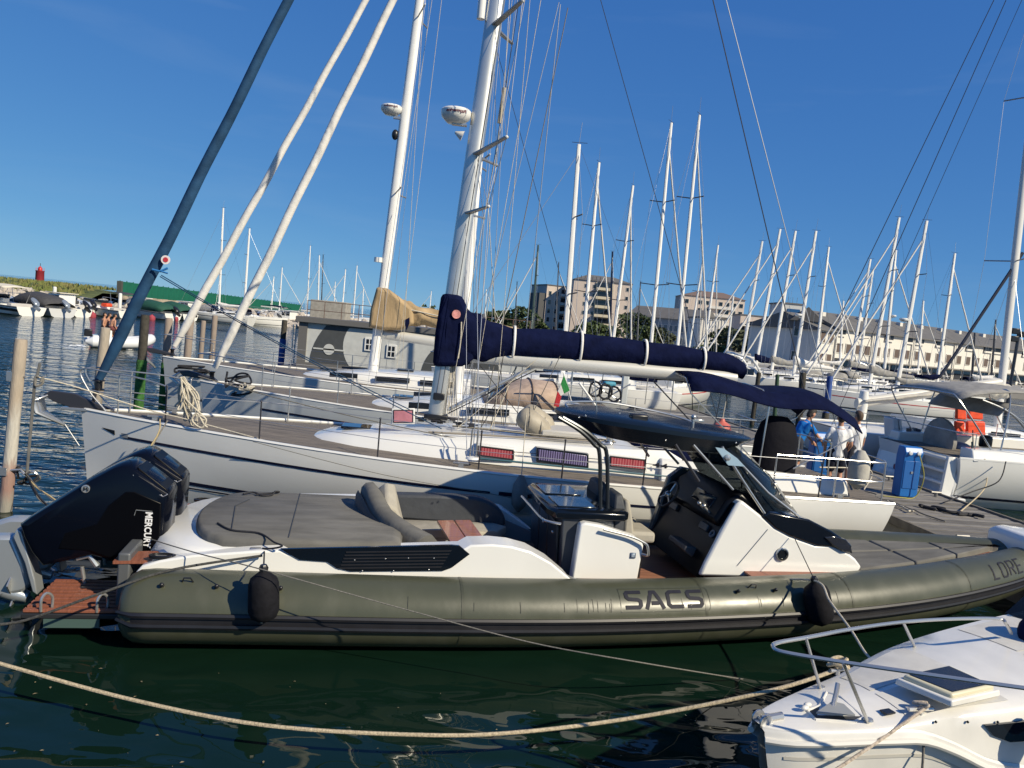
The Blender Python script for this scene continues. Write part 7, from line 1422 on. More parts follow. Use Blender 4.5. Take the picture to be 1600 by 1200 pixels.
# ------------------------------------------------------------------ motorboats
def motorboat(label, stern, ang, L=5.2, B=2.1, hullm=None, top=None, topm=None, seat=None, engine=BLACK, stripe=None, cover=None, cat='motorboat', group=None, name='motorboat', arch=False):
    ex = V(math.cos(ang), math.sin(ang), 0); o = V(stern[0], stern[1], 0) + ex * L / 2; t = thing(name, label, cat, tuple(o), ang, group); hm = hullm or WHITE
    bf = smoothf([0, .3, .6, .85, 1], [.86, 1, .93, .55, .04]); zf = smoothf([0, .5, 1], [.62, .72, .98]); rings = []
    for q in np.linspace(0, 1, 13):
        x = -L / 2 + L * q; b = B / 2 * bf(q); z = zf(q); rings.append([(x, b, z), (x, b * .97, z - .14), (x - .1 * q, b * .8, .08), (x - .25 * q, 0, -.25), (x - .1 * q, -b * .8, .08), (x, -b * .97, z - .14), (x, -b, z)])
    MB().loft(rings, False, True).build('hull', hm, t, ang=45)
    rows = [[(-L / 2 + L * q, f * B / 2 * bf(q) * .98, zf(q) + (.16 * (1 - f * f) if q > .5 else -.22 * (1 - abs(f) ** 6))) for f in (-1, -.8, -.4, 0, .4, .8, 1)] for q in np.linspace(.02, 1, 15)]
    MB().grid(rows).build('deck', WHITE if not seat else WHITE, t, ang=35)
    for s in (1, -1): MB().tube([(-L / 2 + L * q, s * (B / 2 * bf(q) + .01), zf(q) - .06) for q in np.linspace(0, 1, 13)], .03, 5).build('rubbing_strake', stripe or BLACK, t)
    if stripe:
        for s in (1, -1): MB().grid([[(-L / 2 + L * q, s * (B / 2 * bf(q) * (.965 - .0) + .005), zf(q) - .18), (-L / 2 + L * q - .02, s * (B / 2 * bf(q) * .9 + .012), zf(q) - .36)] for q in np.linspace(0, .75, 8)]).build('hull_stripe', stripe, t)
    x0 = L * .08
    MB().grid([[(x0 + .1 * math.cos(a) + .3 * math.cos(a), B * .36 * math.sin(a), zf(.6) + .12), (x0 - .25 + .3 * math.cos(a), B * .32 * math.sin(a), zf(.6) + .55)] for a in np.linspace(-1.45, 1.45, 9)]).build('windscreen', DGLASS, t, thick=.02)
    MB().box((-L * .3, 0, .62), (.5, B * .6, .34)).build('bench_seat', seat or mat('boat_seat', (.45, .43, .40), .7), t, bevel=.05)
    MB().box((x0 - .35, -.3, .75), (.4, .5, .6)).build('console', WHITE, t, bevel=.05)
    if engine:
        en = empty_part('outboard_motor', t); e = V(-L / 2 - .1, 0, .55); up = V(-.75, 0, .55); up /= np.linalg.norm(up)
        rg = []
        for q, w in ((0, .12), (.1, .2), (.35, .22), (.55, .18), (.62, .08)): c = e + V(-.1, 0, .25) + up * 0 + V(-.15 + q * .9, 0, .05 + q * .5) - V(.25, 0, 0); rg.append([c + V(w * .3 * math.cos(a), w * math.sin(a), w * math.cos(a)) for a in np.linspace(0, 2 * math.pi, 11)[:-1]])
        MB().loft(rg).build('cowling', engine, en); MB().loft([[e + V(-.25, -.08, .3), e + V(-.05, -.08, .1), e + V(-.05, .08, .1), e + V(-.25, .08, .3)], [e + V(-.75, -.05, .0), e + V(-.62, -.05, -.16), e + V(-.62, .05, -.16), e + V(-.75, .05, .0)]]).build('leg', engine, en)
    if top == 'bimini':
        rows = [[(x, f * B * .45, 1.95 + .1 * math.cos((x) * 1.2) - .1 * f * f) for f in (-1, -.5, 0, .5, 1)] for x in np.linspace(-L * .3, L * .18, 6)]; MB().grid(rows).build('bimini', topm, t, thick=.03)
        for x in (-L * .25, L * .1):
            for s in (1, -1): MB().tube([(x * .6, s * B * .45, .75), (x, s * B * .45, 1.9)], .02, 5).build('bimini_leg', STEEL, t)
    elif top == 'tent':
        rows = [[(x, B * .47 * math.cos(a), .72 + h_ * max(0, math.sin(a)) ** .6) for a in np.linspace(0, math.pi, 9)] for x, h_ in ((-L * .46, .25), (-L * .3, .75), (0, .95), (L * .12, .8), (L * .3, .22))]; MB().grid(rows).build('boat_cover', topm, t, thick=.02)
    elif top == 'cabin':
        cb = MB().loft([[(x, s * w, z) for s, z in ((1, .7), (1, .7 + h_), (-1, .7 + h_), (-1, .7))] for x, w, h_ in ((-.7, B * .36, .95), (.5, B * .36, .9), (L * .2 + .3, B * .3, .3))]).build('cabin', WHITE, t, bevel=.04)
        for s in (1, -1):
            for x in (-.45, .05): MB().box((x, s * B * .365, 1.32), (.4, .02, .36)).build('window', DGLASS, cb)
        MB().box((-.1, 0, 1.68), (1.6, B * .82, .06)).build('cabin_roof', topm or WHITE, t, bevel=.02)
    elif top == 'flybridge':
        cb = MB().loft([[(x, s * w, z) for s, z in ((1, .8), (.85, .8 + h_), (-.85, .8 + h_), (-1, .8))] for x, w, h_ in ((-L * .28, B * .42, 1.0), (L * .05, B * .42, 1.05), (L * .3, B * .3, .2))]).build('cabin', WHITE, t, bevel=.06)
        for s in (1, -1): MB().prism([(-L * .22, s * B * .395, 1.2), (L * .08, s * B * .395, 1.2), (L * .03, s * B * .375, 1.65), (-L * .22, s * B * .375, 1.65)], (0, .03 * s, 0)).build('window', DGLASS, cb)
        MB().grid([[(L * .07 + .02, f * B * .36, 1.75), (L * .24, f * B * .30, 1.2)] for f in np.linspace(-1, 1, 5)]).build('front_screen', DGLASS, cb, thick=.03)
        MB().tube(smooth_path([(-L * .3, B * .42, 1.0), (-L * .2, B * .42, 2.3), (-L * .05, B * .36, 2.7), (-L * .05, -B * .36, 2.7), (-L * .2, -B * .42, 2.3), (-L * .3, -B * .42, 1.0)], 4), .09, 7).build('radar_arch', WHITE, t)
        if topm: MB().grid([[(x, f * B * .4, 2.65 - .1 * f * f) for f in (-1, -.5, 0, .5, 1)] for x in np.linspace(-L * .42, L * .02, 5)]).build('bimini', topm, t, thick=.04)
    if cover: MB().box((-L * .1, .2, .95), (.7, .6, .3)).build('cover_bundle', cover, t, bevel=.1)
    MB().tube(smooth_path([(L * .12, B * .44, zf(.6) + .28), (L * .36, B * .3, 1.3), (L * .5, 0, 1.38), (L * .36, -B * .3, 1.3), (L * .12, -B * .44, zf(.6) + .28)], 4), .02, 5).build('bow_rail', STEEL, t)
    return t
DKCV = mat('charcoal_canvas', (.05, .05, .055), .8, var=.2, bump=.01); GRNCV = mat('green_canvas', (.01, .07, .045), .8, var=.2, bump=.01); SILV = mat('silver_engine', (.25, .29, .34), .3, .3); IVCV = mat('ivory_canvas', (.62, .57, .47), .8); BLUGRY = mat('blue_grey_hull', (.16, .21, .24), .3)
def wl_(px, py): p = at_z(px, py, 0); return (p[0], p[1])
def leftboats():
    for px, py, a, L, kw, lab in (
        (38, 493, 158, 6.2, dict(stripe=BLACK, top='bimini', topm=IVCV, engine=SILV), 'white motorboat with black side stripe and silver outboard, first in the left row'),
        (88, 495, 155, 6.0, dict(hullm=mat('grey_white_hull', (.55, .56, .57), .3), top='tent', topm=DKCV, engine=SILV), 'motorboat under a charcoal tent cover with a silver outboard, second in the left row'),
        (121, 495, 158, 4.8, dict(top='cabin', topm=IVCV, stripe=mat('wood_trim', (.2, .08, .03), .5)), 'white cabin boat with framed windows and ivory roof in the left row'),
        (134, 492, 155, 4.6, dict(cover=DKCV), 'low white motorboat with black outboard and dark bundle beside the pink float'),
        (190, 497, 160, 5.2, dict(cover=ORANGE), 'white motorboat with an orange bundle aboard, behind the three bathers'),
        (215, 492, 155, 5.6, dict(top='bimini', topm=DKCV, stripe=NAVYPAINT), 'white motorboat with a dark bimini just left of the blue furled jib'),
        (262, 500, 158, 5.6, dict(top='tent', topm=GRNCV), 'motorboat under a dark green tent cover, between two pink floats'),
        (290, 501, 155, 5.2, dict(top='tent', topm=GRNCV, engine=BLACK, stripe=GRNCV), 'motorboat with small green cover and green side stripe right of the pink floats'),
        (322, 500, 160, 6.0, dict(stripe=NAVYPAINT, top='cabin'), 'white cabin motorboat beside the left end of the moored white yacht'),
        (452, 505, 165, 6.0, dict(top='bimini', topm=NAVY), 'white motorboat with navy bimini at the right end of the left row'),
        (160, 492, 152, 4.4, dict(stripe=BLACK, engine=DKCV), 'white motorboat squeezed behind the pink float left of the orange bundle'),
        (238, 494, 156, 5.0, dict(top='cabin', stripe=BLACK), 'white cabin motorboat between the blue furled jib and the green tent cover'),
        (350, 503, 158, 5.4, dict(top='tent', topm=GREYCV), 'motorboat under a grey tent cover between the two white furled jibs'),
        (424, 507, 165, 5.2, dict(cover=NAVY, stripe=RED), 'white motorboat with red rubbing strake right of the second white furled jib'),
        (480, 512, 170, 6.2, dict(top='cabin', stripe=NAVYPAINT), 'white cabin boat seen beside the ladder of the grey floating cabin')):
        tb = motorboat(lab, wl_(px, py), R(a), L, L * .4, group=None, **kw); tb.scale = (1.3, 1.3, 1.3)
    for px, py, lab in ((149, 496, 'pink mooring float, leftmost of the three, below the motorboat row'), (241, 500, 'pink mooring float right of the blue furled jib'), (277, 501, 'pink mooring float, rightmost of the three, by the green covered boats')):
        p = wl_(px, py); t = thing('mooring_float', lab, 'float', (p[0], p[1] - .6, 0), 0, 'pink mooring floats'); MB().lathe([(.0001, -.2), (.3, -.1), (.38, .12), (.34, .38), (.16, .52), (.08, .6), (.0001, .6)], (0, 0, 0), 14).build('float_body', mat('pink_float', (.34, .05, .07), .7), t); MB().tube([(0, 0, .6), (0, 0, .68), (.06, 0, .72)], .03, 6).build('float_ring', DKSTEEL, t)
leftboats()
# bathers in a small inflatable
def bathers():
    s = at_z(140, 541, 0); e = at_z(236, 548, 0); a = math.atan2(e[1] - s[1], e[0] - s[0]) ; L = math.hypot(*(e - s)[:2]); F = Frame(s[0], s[1], a + .25); t = thing('inflatable_boat', 'small white inflatable boat under way with three bathers aboard', 'inflatable boat', (s[0], s[1], 0), a + .25); m = mat('white_hypalon', (.66, .68, .70), .5)
    tb = []
    for sd in (1, -1): tb.append([V(.1, sd * .75, .3), V(L * .6, sd * .75, .34), V(L * .85, sd * .5, .45)])
    MB().tube(smooth_path(tb[0] + [V(L * .97, 0, .6)] + tb[1][::-1], 5), .30, 12).build('inflatable_tube', m, t); MB().tube([V(-.25, .75, .3), V(.1, .75, .3)], [.1, .30], 12).tube([V(-.25, -.75, .3), V(.1, -.75, .3)], [.1, .30], 12).build('tube_end', m, t)
    MB().box((L * .4, 0, .2), (L * .8, 1.3, .16)).build('floor', mat('boat_floor', (.5, .5, .5), .6), t); MB().box((L * .5, .05, .62), (.5, .7, 1.3)).build('console', WHITE, t, bevel=.06); MB().box((.25, 0, .45), (.3, 1.2, .4)).build('transom', WHITE, t, bevel=.04)
    MB().loft([[V(-.05 + x, y_, z) for y_ in (-w, w) for z in ((.55, .95) if y_ < 0 else (.95, .55))] for x, w in ((-.25, .16), (.15, .18))]).build('outboard_motor', BLACK, t, bevel=.05)
    for k, (x, y_, lab, sh) in enumerate(((.75, .42, 'bare backed bather with dark hair, leftmost of the three in the small inflatable', (.1, .12, .16)), (.62, -.1, 'bare backed bather in black shorts, middle one in the small inflatable', (.01, .01, .012)), (1.0, -.48, 'bare backed bather, right one in the small inflatable, partly behind the blue jib', (.15, .05, .05)))):
        p = F.wor((x, y_, .62)); person(p, a + .25 + R((10, -5, 20)[k]), lab, None, sh, pose='sit', lean=(.25, .05, .2)[k], group='bathers in the small inflatable')
    MB().box((.78, 0, .62), (.5, 1.3, .74)).build('bench', WHITE, t, bevel=.06)
    mb = MB(); rr = random.Random(5)
    for _ in range(90):
        q = rr.random() ** 2; c = F.wor((-.3 - q * 1.5, rr.gauss(0, .35) * (1 + q * .8), .005)); mb.ball(c, rr.uniform(.02, .06) * (1.2 - q), 4, (1.8, 1.2, .35))
    stuff(mb.build('wake_foam', mat('foam', (.75, .78, .80), .7)))
bathers()
# ------------------------------------------------------------------ yachts of the farther pontoons: mast foot px, head px, distance, bow heading
def far_yachts():
    Y_ = [  # base, head, Y, heading, label, options
        ((342, 485), (349, 325), 96, 175, 'white yacht with the tall left mast behind the floats, in front of the green fence', dict(L=10, furl=None)),
        ((381, 488), (390, 357), 100, 8, 'white yacht with the second mast in front of the green fence, between the furled jibs', dict(L=10, furl=None)),
        ((480, 478), (485, 384), 140, 175, 'distant yacht mast rising left above the locker on the floating cabin', dict(furl=None)),
        ((497, 480), (499, 399), 138, 10, 'distant yacht mast rising centrally above the locker on the floating cabin', dict()),
        ((502, 480), (505, 398), 150, 170, 'distant dark masted yacht right above the locker on the floating cabin', dict(mast_m=DKSTEEL)),
        ((534, 492), (540, 421), 130, 175, 'distant yacht behind the floating cabin roof, left of the tan sail cover', dict()),
        ((552, 492), (558, 415), 150, 10, 'distant yacht with slim mast just left of the tan sail cover', dict()),
        ((566, 495), (568, 448), 170, 170, 'small distant yacht right behind the tan sail cover edge', dict()),
        ((668, 520), (674, 455), 170, 175, 'small distant yacht mast between the tan cover and the navy cover', dict()),
        ((424, 484), (428, 432), 150, 175, 'small distant yacht with short mast right of the second white furled jib', dict(L=9)),
        ((436, 486), (441, 418), 140, 8, 'small distant yacht with thin mast in front of the right end of the green fence', dict(L=9)),
        ((521, 490), (524, 440), 175, 172, 'small distant yacht with short mast above the right part of the locker', dict()),
        ((757, 516), (760, 452), 170, 8, 'small distant yacht with short mast just right of the main mast', dict()),
        ((804, 516), (808, 440), 150, 175, 'distant yacht with thin mast above the left pines', dict(mast_m=DKSTEEL)),
        ((868, 520), (873, 410), 120, 10, 'distant dark masted yacht before the left apartment block', dict(mast_m=DKSTEEL)),
        ((953, 528), (957, 393), 95, 172, 'yacht with dark blue mast behind the right edge of the beige block', dict(mast_m=NAVYPAINT)),
        ((995, 535), (1001, 440), 110, 10, 'distant yacht with thin dark mast before the long grey blue building', dict(mast_m=DKSTEEL)),
        ((1135, 560), (1146, 462), 100, 175, 'distant yacht with short mast before the small beige block', dict()),
        ((1312, 572), (1318, 470), 100, 8, 'distant yacht with short mast before the first white terrace', dict()),
        ((1434, 585), (1443, 470), 100, 10, 'distant yacht with short mast before the second white terrace', dict()),
        ((1548, 600), (1556, 500), 100, 8, 'distant yacht with short mast before the fourth white terrace', dict(mast_m=DKSTEEL)),
        ((831, 512), (841, 383), 90, 175, 'yacht with dark green grey mast left of the beige apartment block', dict(mast_m=mat('dark_green_mast', (.06, .09, .08), .4))),
        ((912, 522), (936, 254), 48, 60, 'yacht whose white mast stands before the middle of the beige apartment block', dict(rad=None)),
        ((958, 532), (989, 290), 52, 65, 'yacht whose white mast stands at the right edge of the beige apartment block', dict()),
        ((1017, 540), (1049, 192), 43, 55, 'yacht with very tall white mast, left one of the tall pair at centre right', dict()),
        ((1058, 548), (1093, 180), 41, 58, 'yacht with the tallest white mast of the far row, right one of the tall pair', dict()),
        ((1100, 552), (1122, 383), 75, 60, 'yacht with thin mast right of the tallest mast', dict()),
        ((1076, 548), (1098, 408), 88, 60, 'yacht with short mast seen just right of the tallest mast foot', dict()),
        ((1158, 566), (1191, 377), 72, 172, 'yacht with thin mast at the outer end of the navy sail cover', dict()),
        ((1181, 572), (1219, 358), 64, 184, 'yacht with white sail cover, first of the right hand group of masts', dict(cover=.9)),
        ((1207, 572), (1243, 361), 62, 186, 'yacht with white sail cover, second of the right hand group of masts', dict(cover=.9)),
        ((1240, 585), (1275, 361), 58, 185, 'yacht with grey white stacked sail in front of the blue grey gable house', dict(cover=1.1, rad=.42)),
        ((1274, 566), (1295, 386), 74, 10, 'yacht with slim mast in front of the white gable wall', dict()),
        ((1329, 575), (1360, 405), 70, 186, 'yacht with grey stacked sail, left of the four close masts', dict(cover=1.1, covm=GREYCV)),
        ((1341, 577), (1364, 422), 76, 184, 'yacht with short mast just right of the grey stacked sail one', dict()),
        ((1362, 582), (1405, 340), 55, 186, 'yacht with tall mast, taller of the close masts before the white terrace', dict(cover=1.0, covm=GREYCV)),
        ((1381, 585), (1400, 391), 68, 8, 'yacht with radar on a short mast among the close masts', dict(rad=.5)),
        ((1403, 598), (1448, 345), 48, 186, 'yacht with tall mast and radar, long white boom, before the white terrace', dict(cover=.35, rad=.42, boomlen=5.2)),
        ((1465, 590), (1492, 396), 64, 10, 'yacht with lone slim mast right of the long white boom', dict()),
        ((1518, 600), (1523, 520), 90, 175, 'small yacht with short dark mast before the right terrace', dict(mast_m=DKSTEEL))]
    for (bx, by), (hx, hy), Y, hd, lab, kw in Y_:
        zf_ = 1.5; f, t = stretch(*nb(bx, by, hx, hy, Y), zf_, at_y(hx, hy, Y)[2]); hgt = t[2] - zf_; L = kw.pop('L', max(8.5, min(13, hgt * .78))); a = R(hd); B = L * .31
        st = V(f[0], f[1], 0) - V(math.cos(a), math.sin(a), 0) * (L / 2 - .06 * L)
        far = Y > 100; r = max(.085, min(.14, .0028 * Y)) if not far else .11
        kw.setdefault('furl', (.9, r * .55, r * .35)); kw.setdefault('cover', .6 if not far else None); kw.setdefault('boomlen', L * .36)
        yacht('sailing_yacht', lab, st, a, L, B, (1.25, 1.1, 1.05), kw.pop('hullm', WHITE), (f, t), (r, r * .85), [NAVYPAINT, None, RED][bx % 3] if not far else None, kw.pop('cover'), kw.pop('covm', [WHITECV, NAVY, WHITECV, GREYCV][bx % 4]), kw.pop('boomlen'), 2.1, kw.pop('furl'), None, 0 if far else 1, 'yachts on the far pontoons', spread=1 if far else 2, hood=None if far else [NAVY, GREYCV, None][bx % 3], **kw)
far_yachts()
def right_motorboats():
    for px, py, a, L, kw, lab in (
        (1215, 612, 182, 9.0, dict(hullm=BLUGRY, top='flybridge', engine=None), 'motor cruiser with blue grey hull pointing left beyond the navy awning'),
        (1400, 606, 184, 10.5, dict(top='flybridge', engine=None), 'white motor cruiser with white radar arch beyond the navy awning'),
        (1510, 600, 184, 9.0, dict(top='flybridge', engine=None, topm=DKCV), 'white motor cruiser with dark top behind the beige stacked sail'),
        (1590, 590, 184, 9.0, dict(top='flybridge', engine=None, topm=IVCV), 'white motor cruiser with ivory top at the right edge of the far row'),
        (1150, 598, 182, 7.5, dict(top='cabin', engine=None), 'white cabin boat just right of the end of the navy sail cover'),
        (1470, 640, 188, 7.0, dict(hullm=BLUGRY, top='tent', topm=DKCV, engine=None), 'dark covered boat seen through the frame of the grey bimini')):
        p = at_z(px, py, 0); a = R(a); motorboat(lab, (p[0] + 0, p[1]), a, L, L * .34, group=None, **kw)
right_motorboats()
# ------------------------------------------------------------------ buildings
def building(name, label, cat, pxl, pxr, Y0, Y1, ztop, depth, wallm, zb=1.0, rows=0, cols=0, roof=None, roofm=None, ridge=2.0, wm=None, wsize=(1.2, 1.3), z1=None, floor=3.0, shutters=None, ledge=None, name_win='window', skip=()):
    """front wall runs between two sight lines at distances Y0 and Y1"""
    a = at_y(pxl, 540, Y0); b = at_y(pxr, 540, Y1); d = V(b[0] - a[0], b[1] - a[1], 0); W_ = np.linalg.norm(d); ang = math.atan2(d[1], d[0]); t = thing(name, label, cat, (a[0], a[1], zb), ang); Hh = ztop - zb
    MB().box((W_ / 2, depth / 2, Hh / 2 - .5), (W_, depth, Hh + 1)).build('wall', wallm, t, smooth=False)
    if roof == 'flat': MB().box((W_ / 2, depth / 2, Hh + .12), (W_ + .5, depth + .5, .3)).build('roof', roofm, t, smooth=False)
    elif roof == 'gable': MB().prism([(-.4, -.6, Hh), (-.4, depth / 2, Hh + ridge), (-.4, depth + .6, Hh), (-.4, depth + .6, Hh - .15), (-.4, -.6, Hh - .15)], (W_ + .8, 0, 0)).build('roof', roofm, t, smooth=False)
    elif roof == 'gable_front': MB().prism([(-.6, -.4, Hh), (W_ / 2, -.4, Hh + ridge), (W_ + .6, -.4, Hh)], (0, depth + .8, 0)).build('roof', roofm, t, smooth=False); MB().prism([(0, -.02, Hh - .1), (W_ / 2, -.02, Hh + ridge * .86), (W_, -.02, Hh - .1)], (0, .3, 0)).build('gable_wall', wallm, t, smooth=False)
    elif roof == 'hip': MB().loft([[(-.5, -.5, Hh), (W_ + .5, -.5, Hh), (W_ + .5, depth + .5, Hh), (-.5, depth + .5, Hh)], [(W_ * .3, depth * .4, Hh + ridge), (W_ * .7, depth * .4, Hh + ridge), (W_ * .7, depth * .6, Hh + ridge), (W_ * .3, depth * .6, Hh + ridge)]]).build('roof', roofm, t, smooth=False)
    if rows:
        src = None; z1_ = z1 if z1 is not None else 1.6
        for r in range(rows):
            for c in range(cols):
                if (r, c) in skip: continue
                x = (c + .5) / cols * W_; z = z1_ + r * floor
                if src is None:
                    src = MB().box((0, -.03, 0), (wsize[0] + .2, .14, wsize[1] + .2)).build(name_win, mat('window_frame_pale', (.55, .53, .48), .6), t, smooth=False); pn = MB().box((0, -.075, 0), (wsize[0], .07, wsize[1])).build('pane', wm or DGLASS, src, smooth=False); o = src
                else: o = copy_tree(src, t)
                o.location = (x, 0, z)
    return t, W_, Hh
PINK = mat('pink_beige_render', (.56, .47, .40), .85, var=.06, vscale=.2); CREAMR = mat('cream_render', (.58, .51, .37), .85, var=.05, vscale=.3); SHADEDR = mat('shaded_facade_grey_blue', (.22, .26, .30), .85, var=.06, vscale=.2); WHITER = mat('white_render', (.66, .63, .57), .8, var=.06, vscale=.4); TILEG = mat('grey_roof', (.13, .125, .12), .85, var=.15, vscale=.6); TILER = mat('red_tiles', (.32, .11, .06), .85, var=.2, vscale=.8); BROWNSH = mat('brown_shutter', (.10, .07, .055), .7)
t, W_, Hh = building('apartment_block', 'left lower part of the beige apartment block, with balconies', 'apartment block', 846, 890, 268, 272, 17.6, 14, PINK, 1.2, 5, 4, 'flat', TILEG, wsize=(1.0, 1.5), floor=3.0, skip=((4, 2), (3, 2), (2, 2), (1, 2), (0, 2)))
for k in range(5): MB().box((W_ * .62, -.7, 1.4 + k * 3.0), (2.6, 1.4, .9)).build('balcony', WHITER, t, smooth=False); MB().box((W_ * .62, -.06, 2.6 + k * 3.0), (2.2, .12, 1.6)).build('balcony_opening', DGLASS, t, smooth=False)
MB().box((-1.2, 5, 7), (2.4, 9, 13)).build('dark_side', mat('dark_side_grey', (.08, .08, .08), .8), t, smooth=False)  # plain dark box standing in for the dark side of the block
t, W_, Hh = building('apartment_block', 'tall beige apartment block with yellow cream balconies at the centre right', 'apartment block', 887, 978, 262, 262, 20.2, 16, PINK, 1.2, 6, 7, None, TILEG, wsize=(.9, 1.2), floor=3.0, z1=2.0, skip=[(r, c) for r in range(6) for c in (0, 3, 4)])
MB().loft([[(-.3, -.5, Hh), (W_ + .3, -.5, Hh), (W_ + .3, 16.5, Hh), (-.3, 16.5, Hh)], [(W_ * .25, 5, Hh + 2.2), (W_ * .7, 5, Hh + 2.0), (W_ * .7, 11, Hh + 2.0), (W_ * .25, 11, Hh + 2.2)]]).build('roof', TILEG, t, smooth=False)
MB().box((W_ * .53, -.15, Hh / 2), (6.0, .5, Hh - 1)).build('balcony_bay', CREAMR, t, smooth=False)
for k in range(6): MB().box((W_ * .53, -.5, 2.7 + k * 3.0), (5.0, .5, 1.7)).build('balcony_opening', DGLASS, t, smooth=False); MB().box((W_ * .53, -1.1, 1.4 + k * 3.0), (5.6, 1.6, .9)).build('balcony', CREAMR, t, smooth=False)
for k in range(7): MB().tube([(1 + k * 1.3, .3, Hh), (1 + k * 1.3, .3, Hh + 1.4)], .08, 4).build('roof_rail', DKSTEEL, t)
t, W_, Hh = building('long_building', 'long building with shaded grey blue front and dark roof right of the beige apartment block', 'building', 976, 1092, 215, 205, 8.6, 16, SHADEDR, 1.2, 2, 14, 'gable', TILEG, 3.2, wm=mat('grey_pane', (.10, .13, .16), .2), wsize=(1.0, 1.6), floor=3.2)  # facade lies in shade; that shade is put into the grey blue colour
t, W_, Hh = building('storage_hall', 'blank white hall with ribbed walls in front of the grey roofs', 'hall', 1090, 1131, 172, 172, 8.6, 12, WHITER, 1.1, 0, 0, 'flat', TILEG)
for k in range(9): MB().box((.3 + k * (W_ - .6) / 8, -.06, Hh / 2), (.16, .14, Hh)).build('wall_rib', WHITER, t, smooth=False)
t, W_, Hh = building('apartment_block', 'beige block with brown roof behind the blank white hall', 'apartment block', 1060, 1156, 300, 300, 20.5, 16, PINK, 1.2, 6, 9, 'hip', mat('brown_roof', (.17, .12, .10), .85), 2.5, wsize=(1.4, 1.5), z1=2.0, skip=[(r, c) for r in range(6) for c in (1, 4)])
for k in range(5): MB().box((W_ * .62, -.7, 3.5 + k * 3), (9, 1.4, 1.0)).build('balcony', WHITER, t, smooth=False)
t, W_, Hh = building('apartment_block', 'small beige block with white balconies right of the navy cover end', 'apartment block', 1152, 1192, 250, 250, 13.0, 12, PINK, 1.2, 3, 4, 'flat', TILEG, wsize=(1.3, 1.4))
for k in range(3): MB().box((W_ * .35, -.7, 2.4 + k * 3.2), (4.5, 1.4, 1.1)).build('balcony', WHITER, t, smooth=False)
t, W_, Hh = building('water_tower_block', 'pale tower with blue glass front behind the gable house', 'tower', 1214, 1246, 190, 190, 14.5, 9, mat('tower_pale', (.5, .5, .48), .7), 1.2, 0, 0, 'flat', TILEG)
MB().box((W_ * .6, -.05, Hh * .55), (W_ * .62, .2, Hh * .72)).build('glass_front', mat('blue_glass', (.02, .08, .2), .15), t, smooth=False)
for k in range(4): MB().tube([(1 + k * 1.1, 2, Hh), (1 + k * 1.1, 2, Hh + 1.8)], .07, 4).build('antenna', STEEL, t)
t, W_, Hh = building('gable_house', 'house with shaded blue grey front and dark gable roof left of the white terraces', 'house', 1236, 1276, 109, 108, 7.6, 3.2, mat('shaded_front_blue_grey', (.25, .30, .36), .85, var=.05), 1.05, 2, 2, 'gable_front', TILEG, 2.0, wsize=(1.3, 1.2), floor=3.4, z1=1.6)  # shade on the front is painted in as the blue grey wall colour
t, W_, Hh = building('terrace_house', 'white gable end house directly right of the blue grey gable house', 'house', 1277, 1303, 106, 108, 6.6, 12, WHITER, 1.05, 2, 2, 'gable', TILEG, 2.2, wm=BROWNSH, wsize=(1.0, 1.4), floor=3.0, z1=1.5)
for k, (a, b, ya, yb, lab) in enumerate(((1304, 1362, 108, 112, 'first white terrace with brown shutters, left of the tall close masts'), (1363, 1425, 112, 117, 'second white terrace with brown shutters, behind the tall close masts'), (1426, 1492, 117, 123, 'third white terrace with brown shutters, right of the mast with radar'), (1493, 1550, 123, 129, 'fourth white terrace with brown shutters, left of the right edge mast'), (1551, 1640, 129, 136, 'fifth white terrace with brown shutters, at the right edge of the picture'))):
    n = 4
    t, W_, Hh = building('terrace_house', lab, 'house', a, b, ya, yb, 7.0, 11, WHITER, 1.05, 1, n, 'gable', TILEG, 2.4, wm=BROWNSH, wsize=(1.25, 1.25), z1=3.25)
    for c in range(n):
        x = (c + .5) / n * W_; MB().box((x, -.03, .75), (W_ / n * .8, .2, 1.5)).build('shop_front', DGLASS, t, smooth=False)
        if (c + k) % 2 == 0: MB().box((x, -.06, 5.45), (W_ / n * .8, .25, .75)).build('loggia', BLACK, t, smooth=False); MB().box((x, -.2, 5.02), (W_ / n * .84, .12, .3)).build('parapet', WHITER, t, smooth=False)
    MB().box((W_ / 2, -.7, 1.75), (W_ * .98, 1.4, .14)).build('shop_canopy', mat('canopy_grey', (.25, .24, .22), .8), t, smooth=False)
    for c in (0, n): MB().box((min(max(c / n * W_, .12), W_ - .12), -.1, Hh / 2), (.22, .22, Hh)).build('party_pier', WHITER, t, smooth=False)
    for c in range(2): MB().box(((c + .4) / 2 * W_, 4, Hh + 1.6), (.7, .7, 1.3)).build('chimney', WHITER, t, smooth=False)
t, W_, Hh = building('long_hotel', 'long low grey building with stepped roof terraces behind the white terraces', 'building', 1300, 1640, 180, 225, 10.5, 20, mat('hotel_grey', (.36, .35, .33), .85), 1.2, 0, 0, 'flat', mat('pale_roof_edge', (.45, .43, .40), .8))
for k in range(16): MB().box((W_ * (k + .5) / 16, -.1, Hh - 1.0), (W_ / 22, .3, .9)).build('window', DGLASS, t, smooth=False)
for k in range(14): MB().box((W_ * (k + .3) / 14, 4 + k % 3, Hh + .6), (1.2 + k % 2, 1.2, .8 + .3 * (k % 3))).build('roof_unit', TILEG, t, smooth=False)
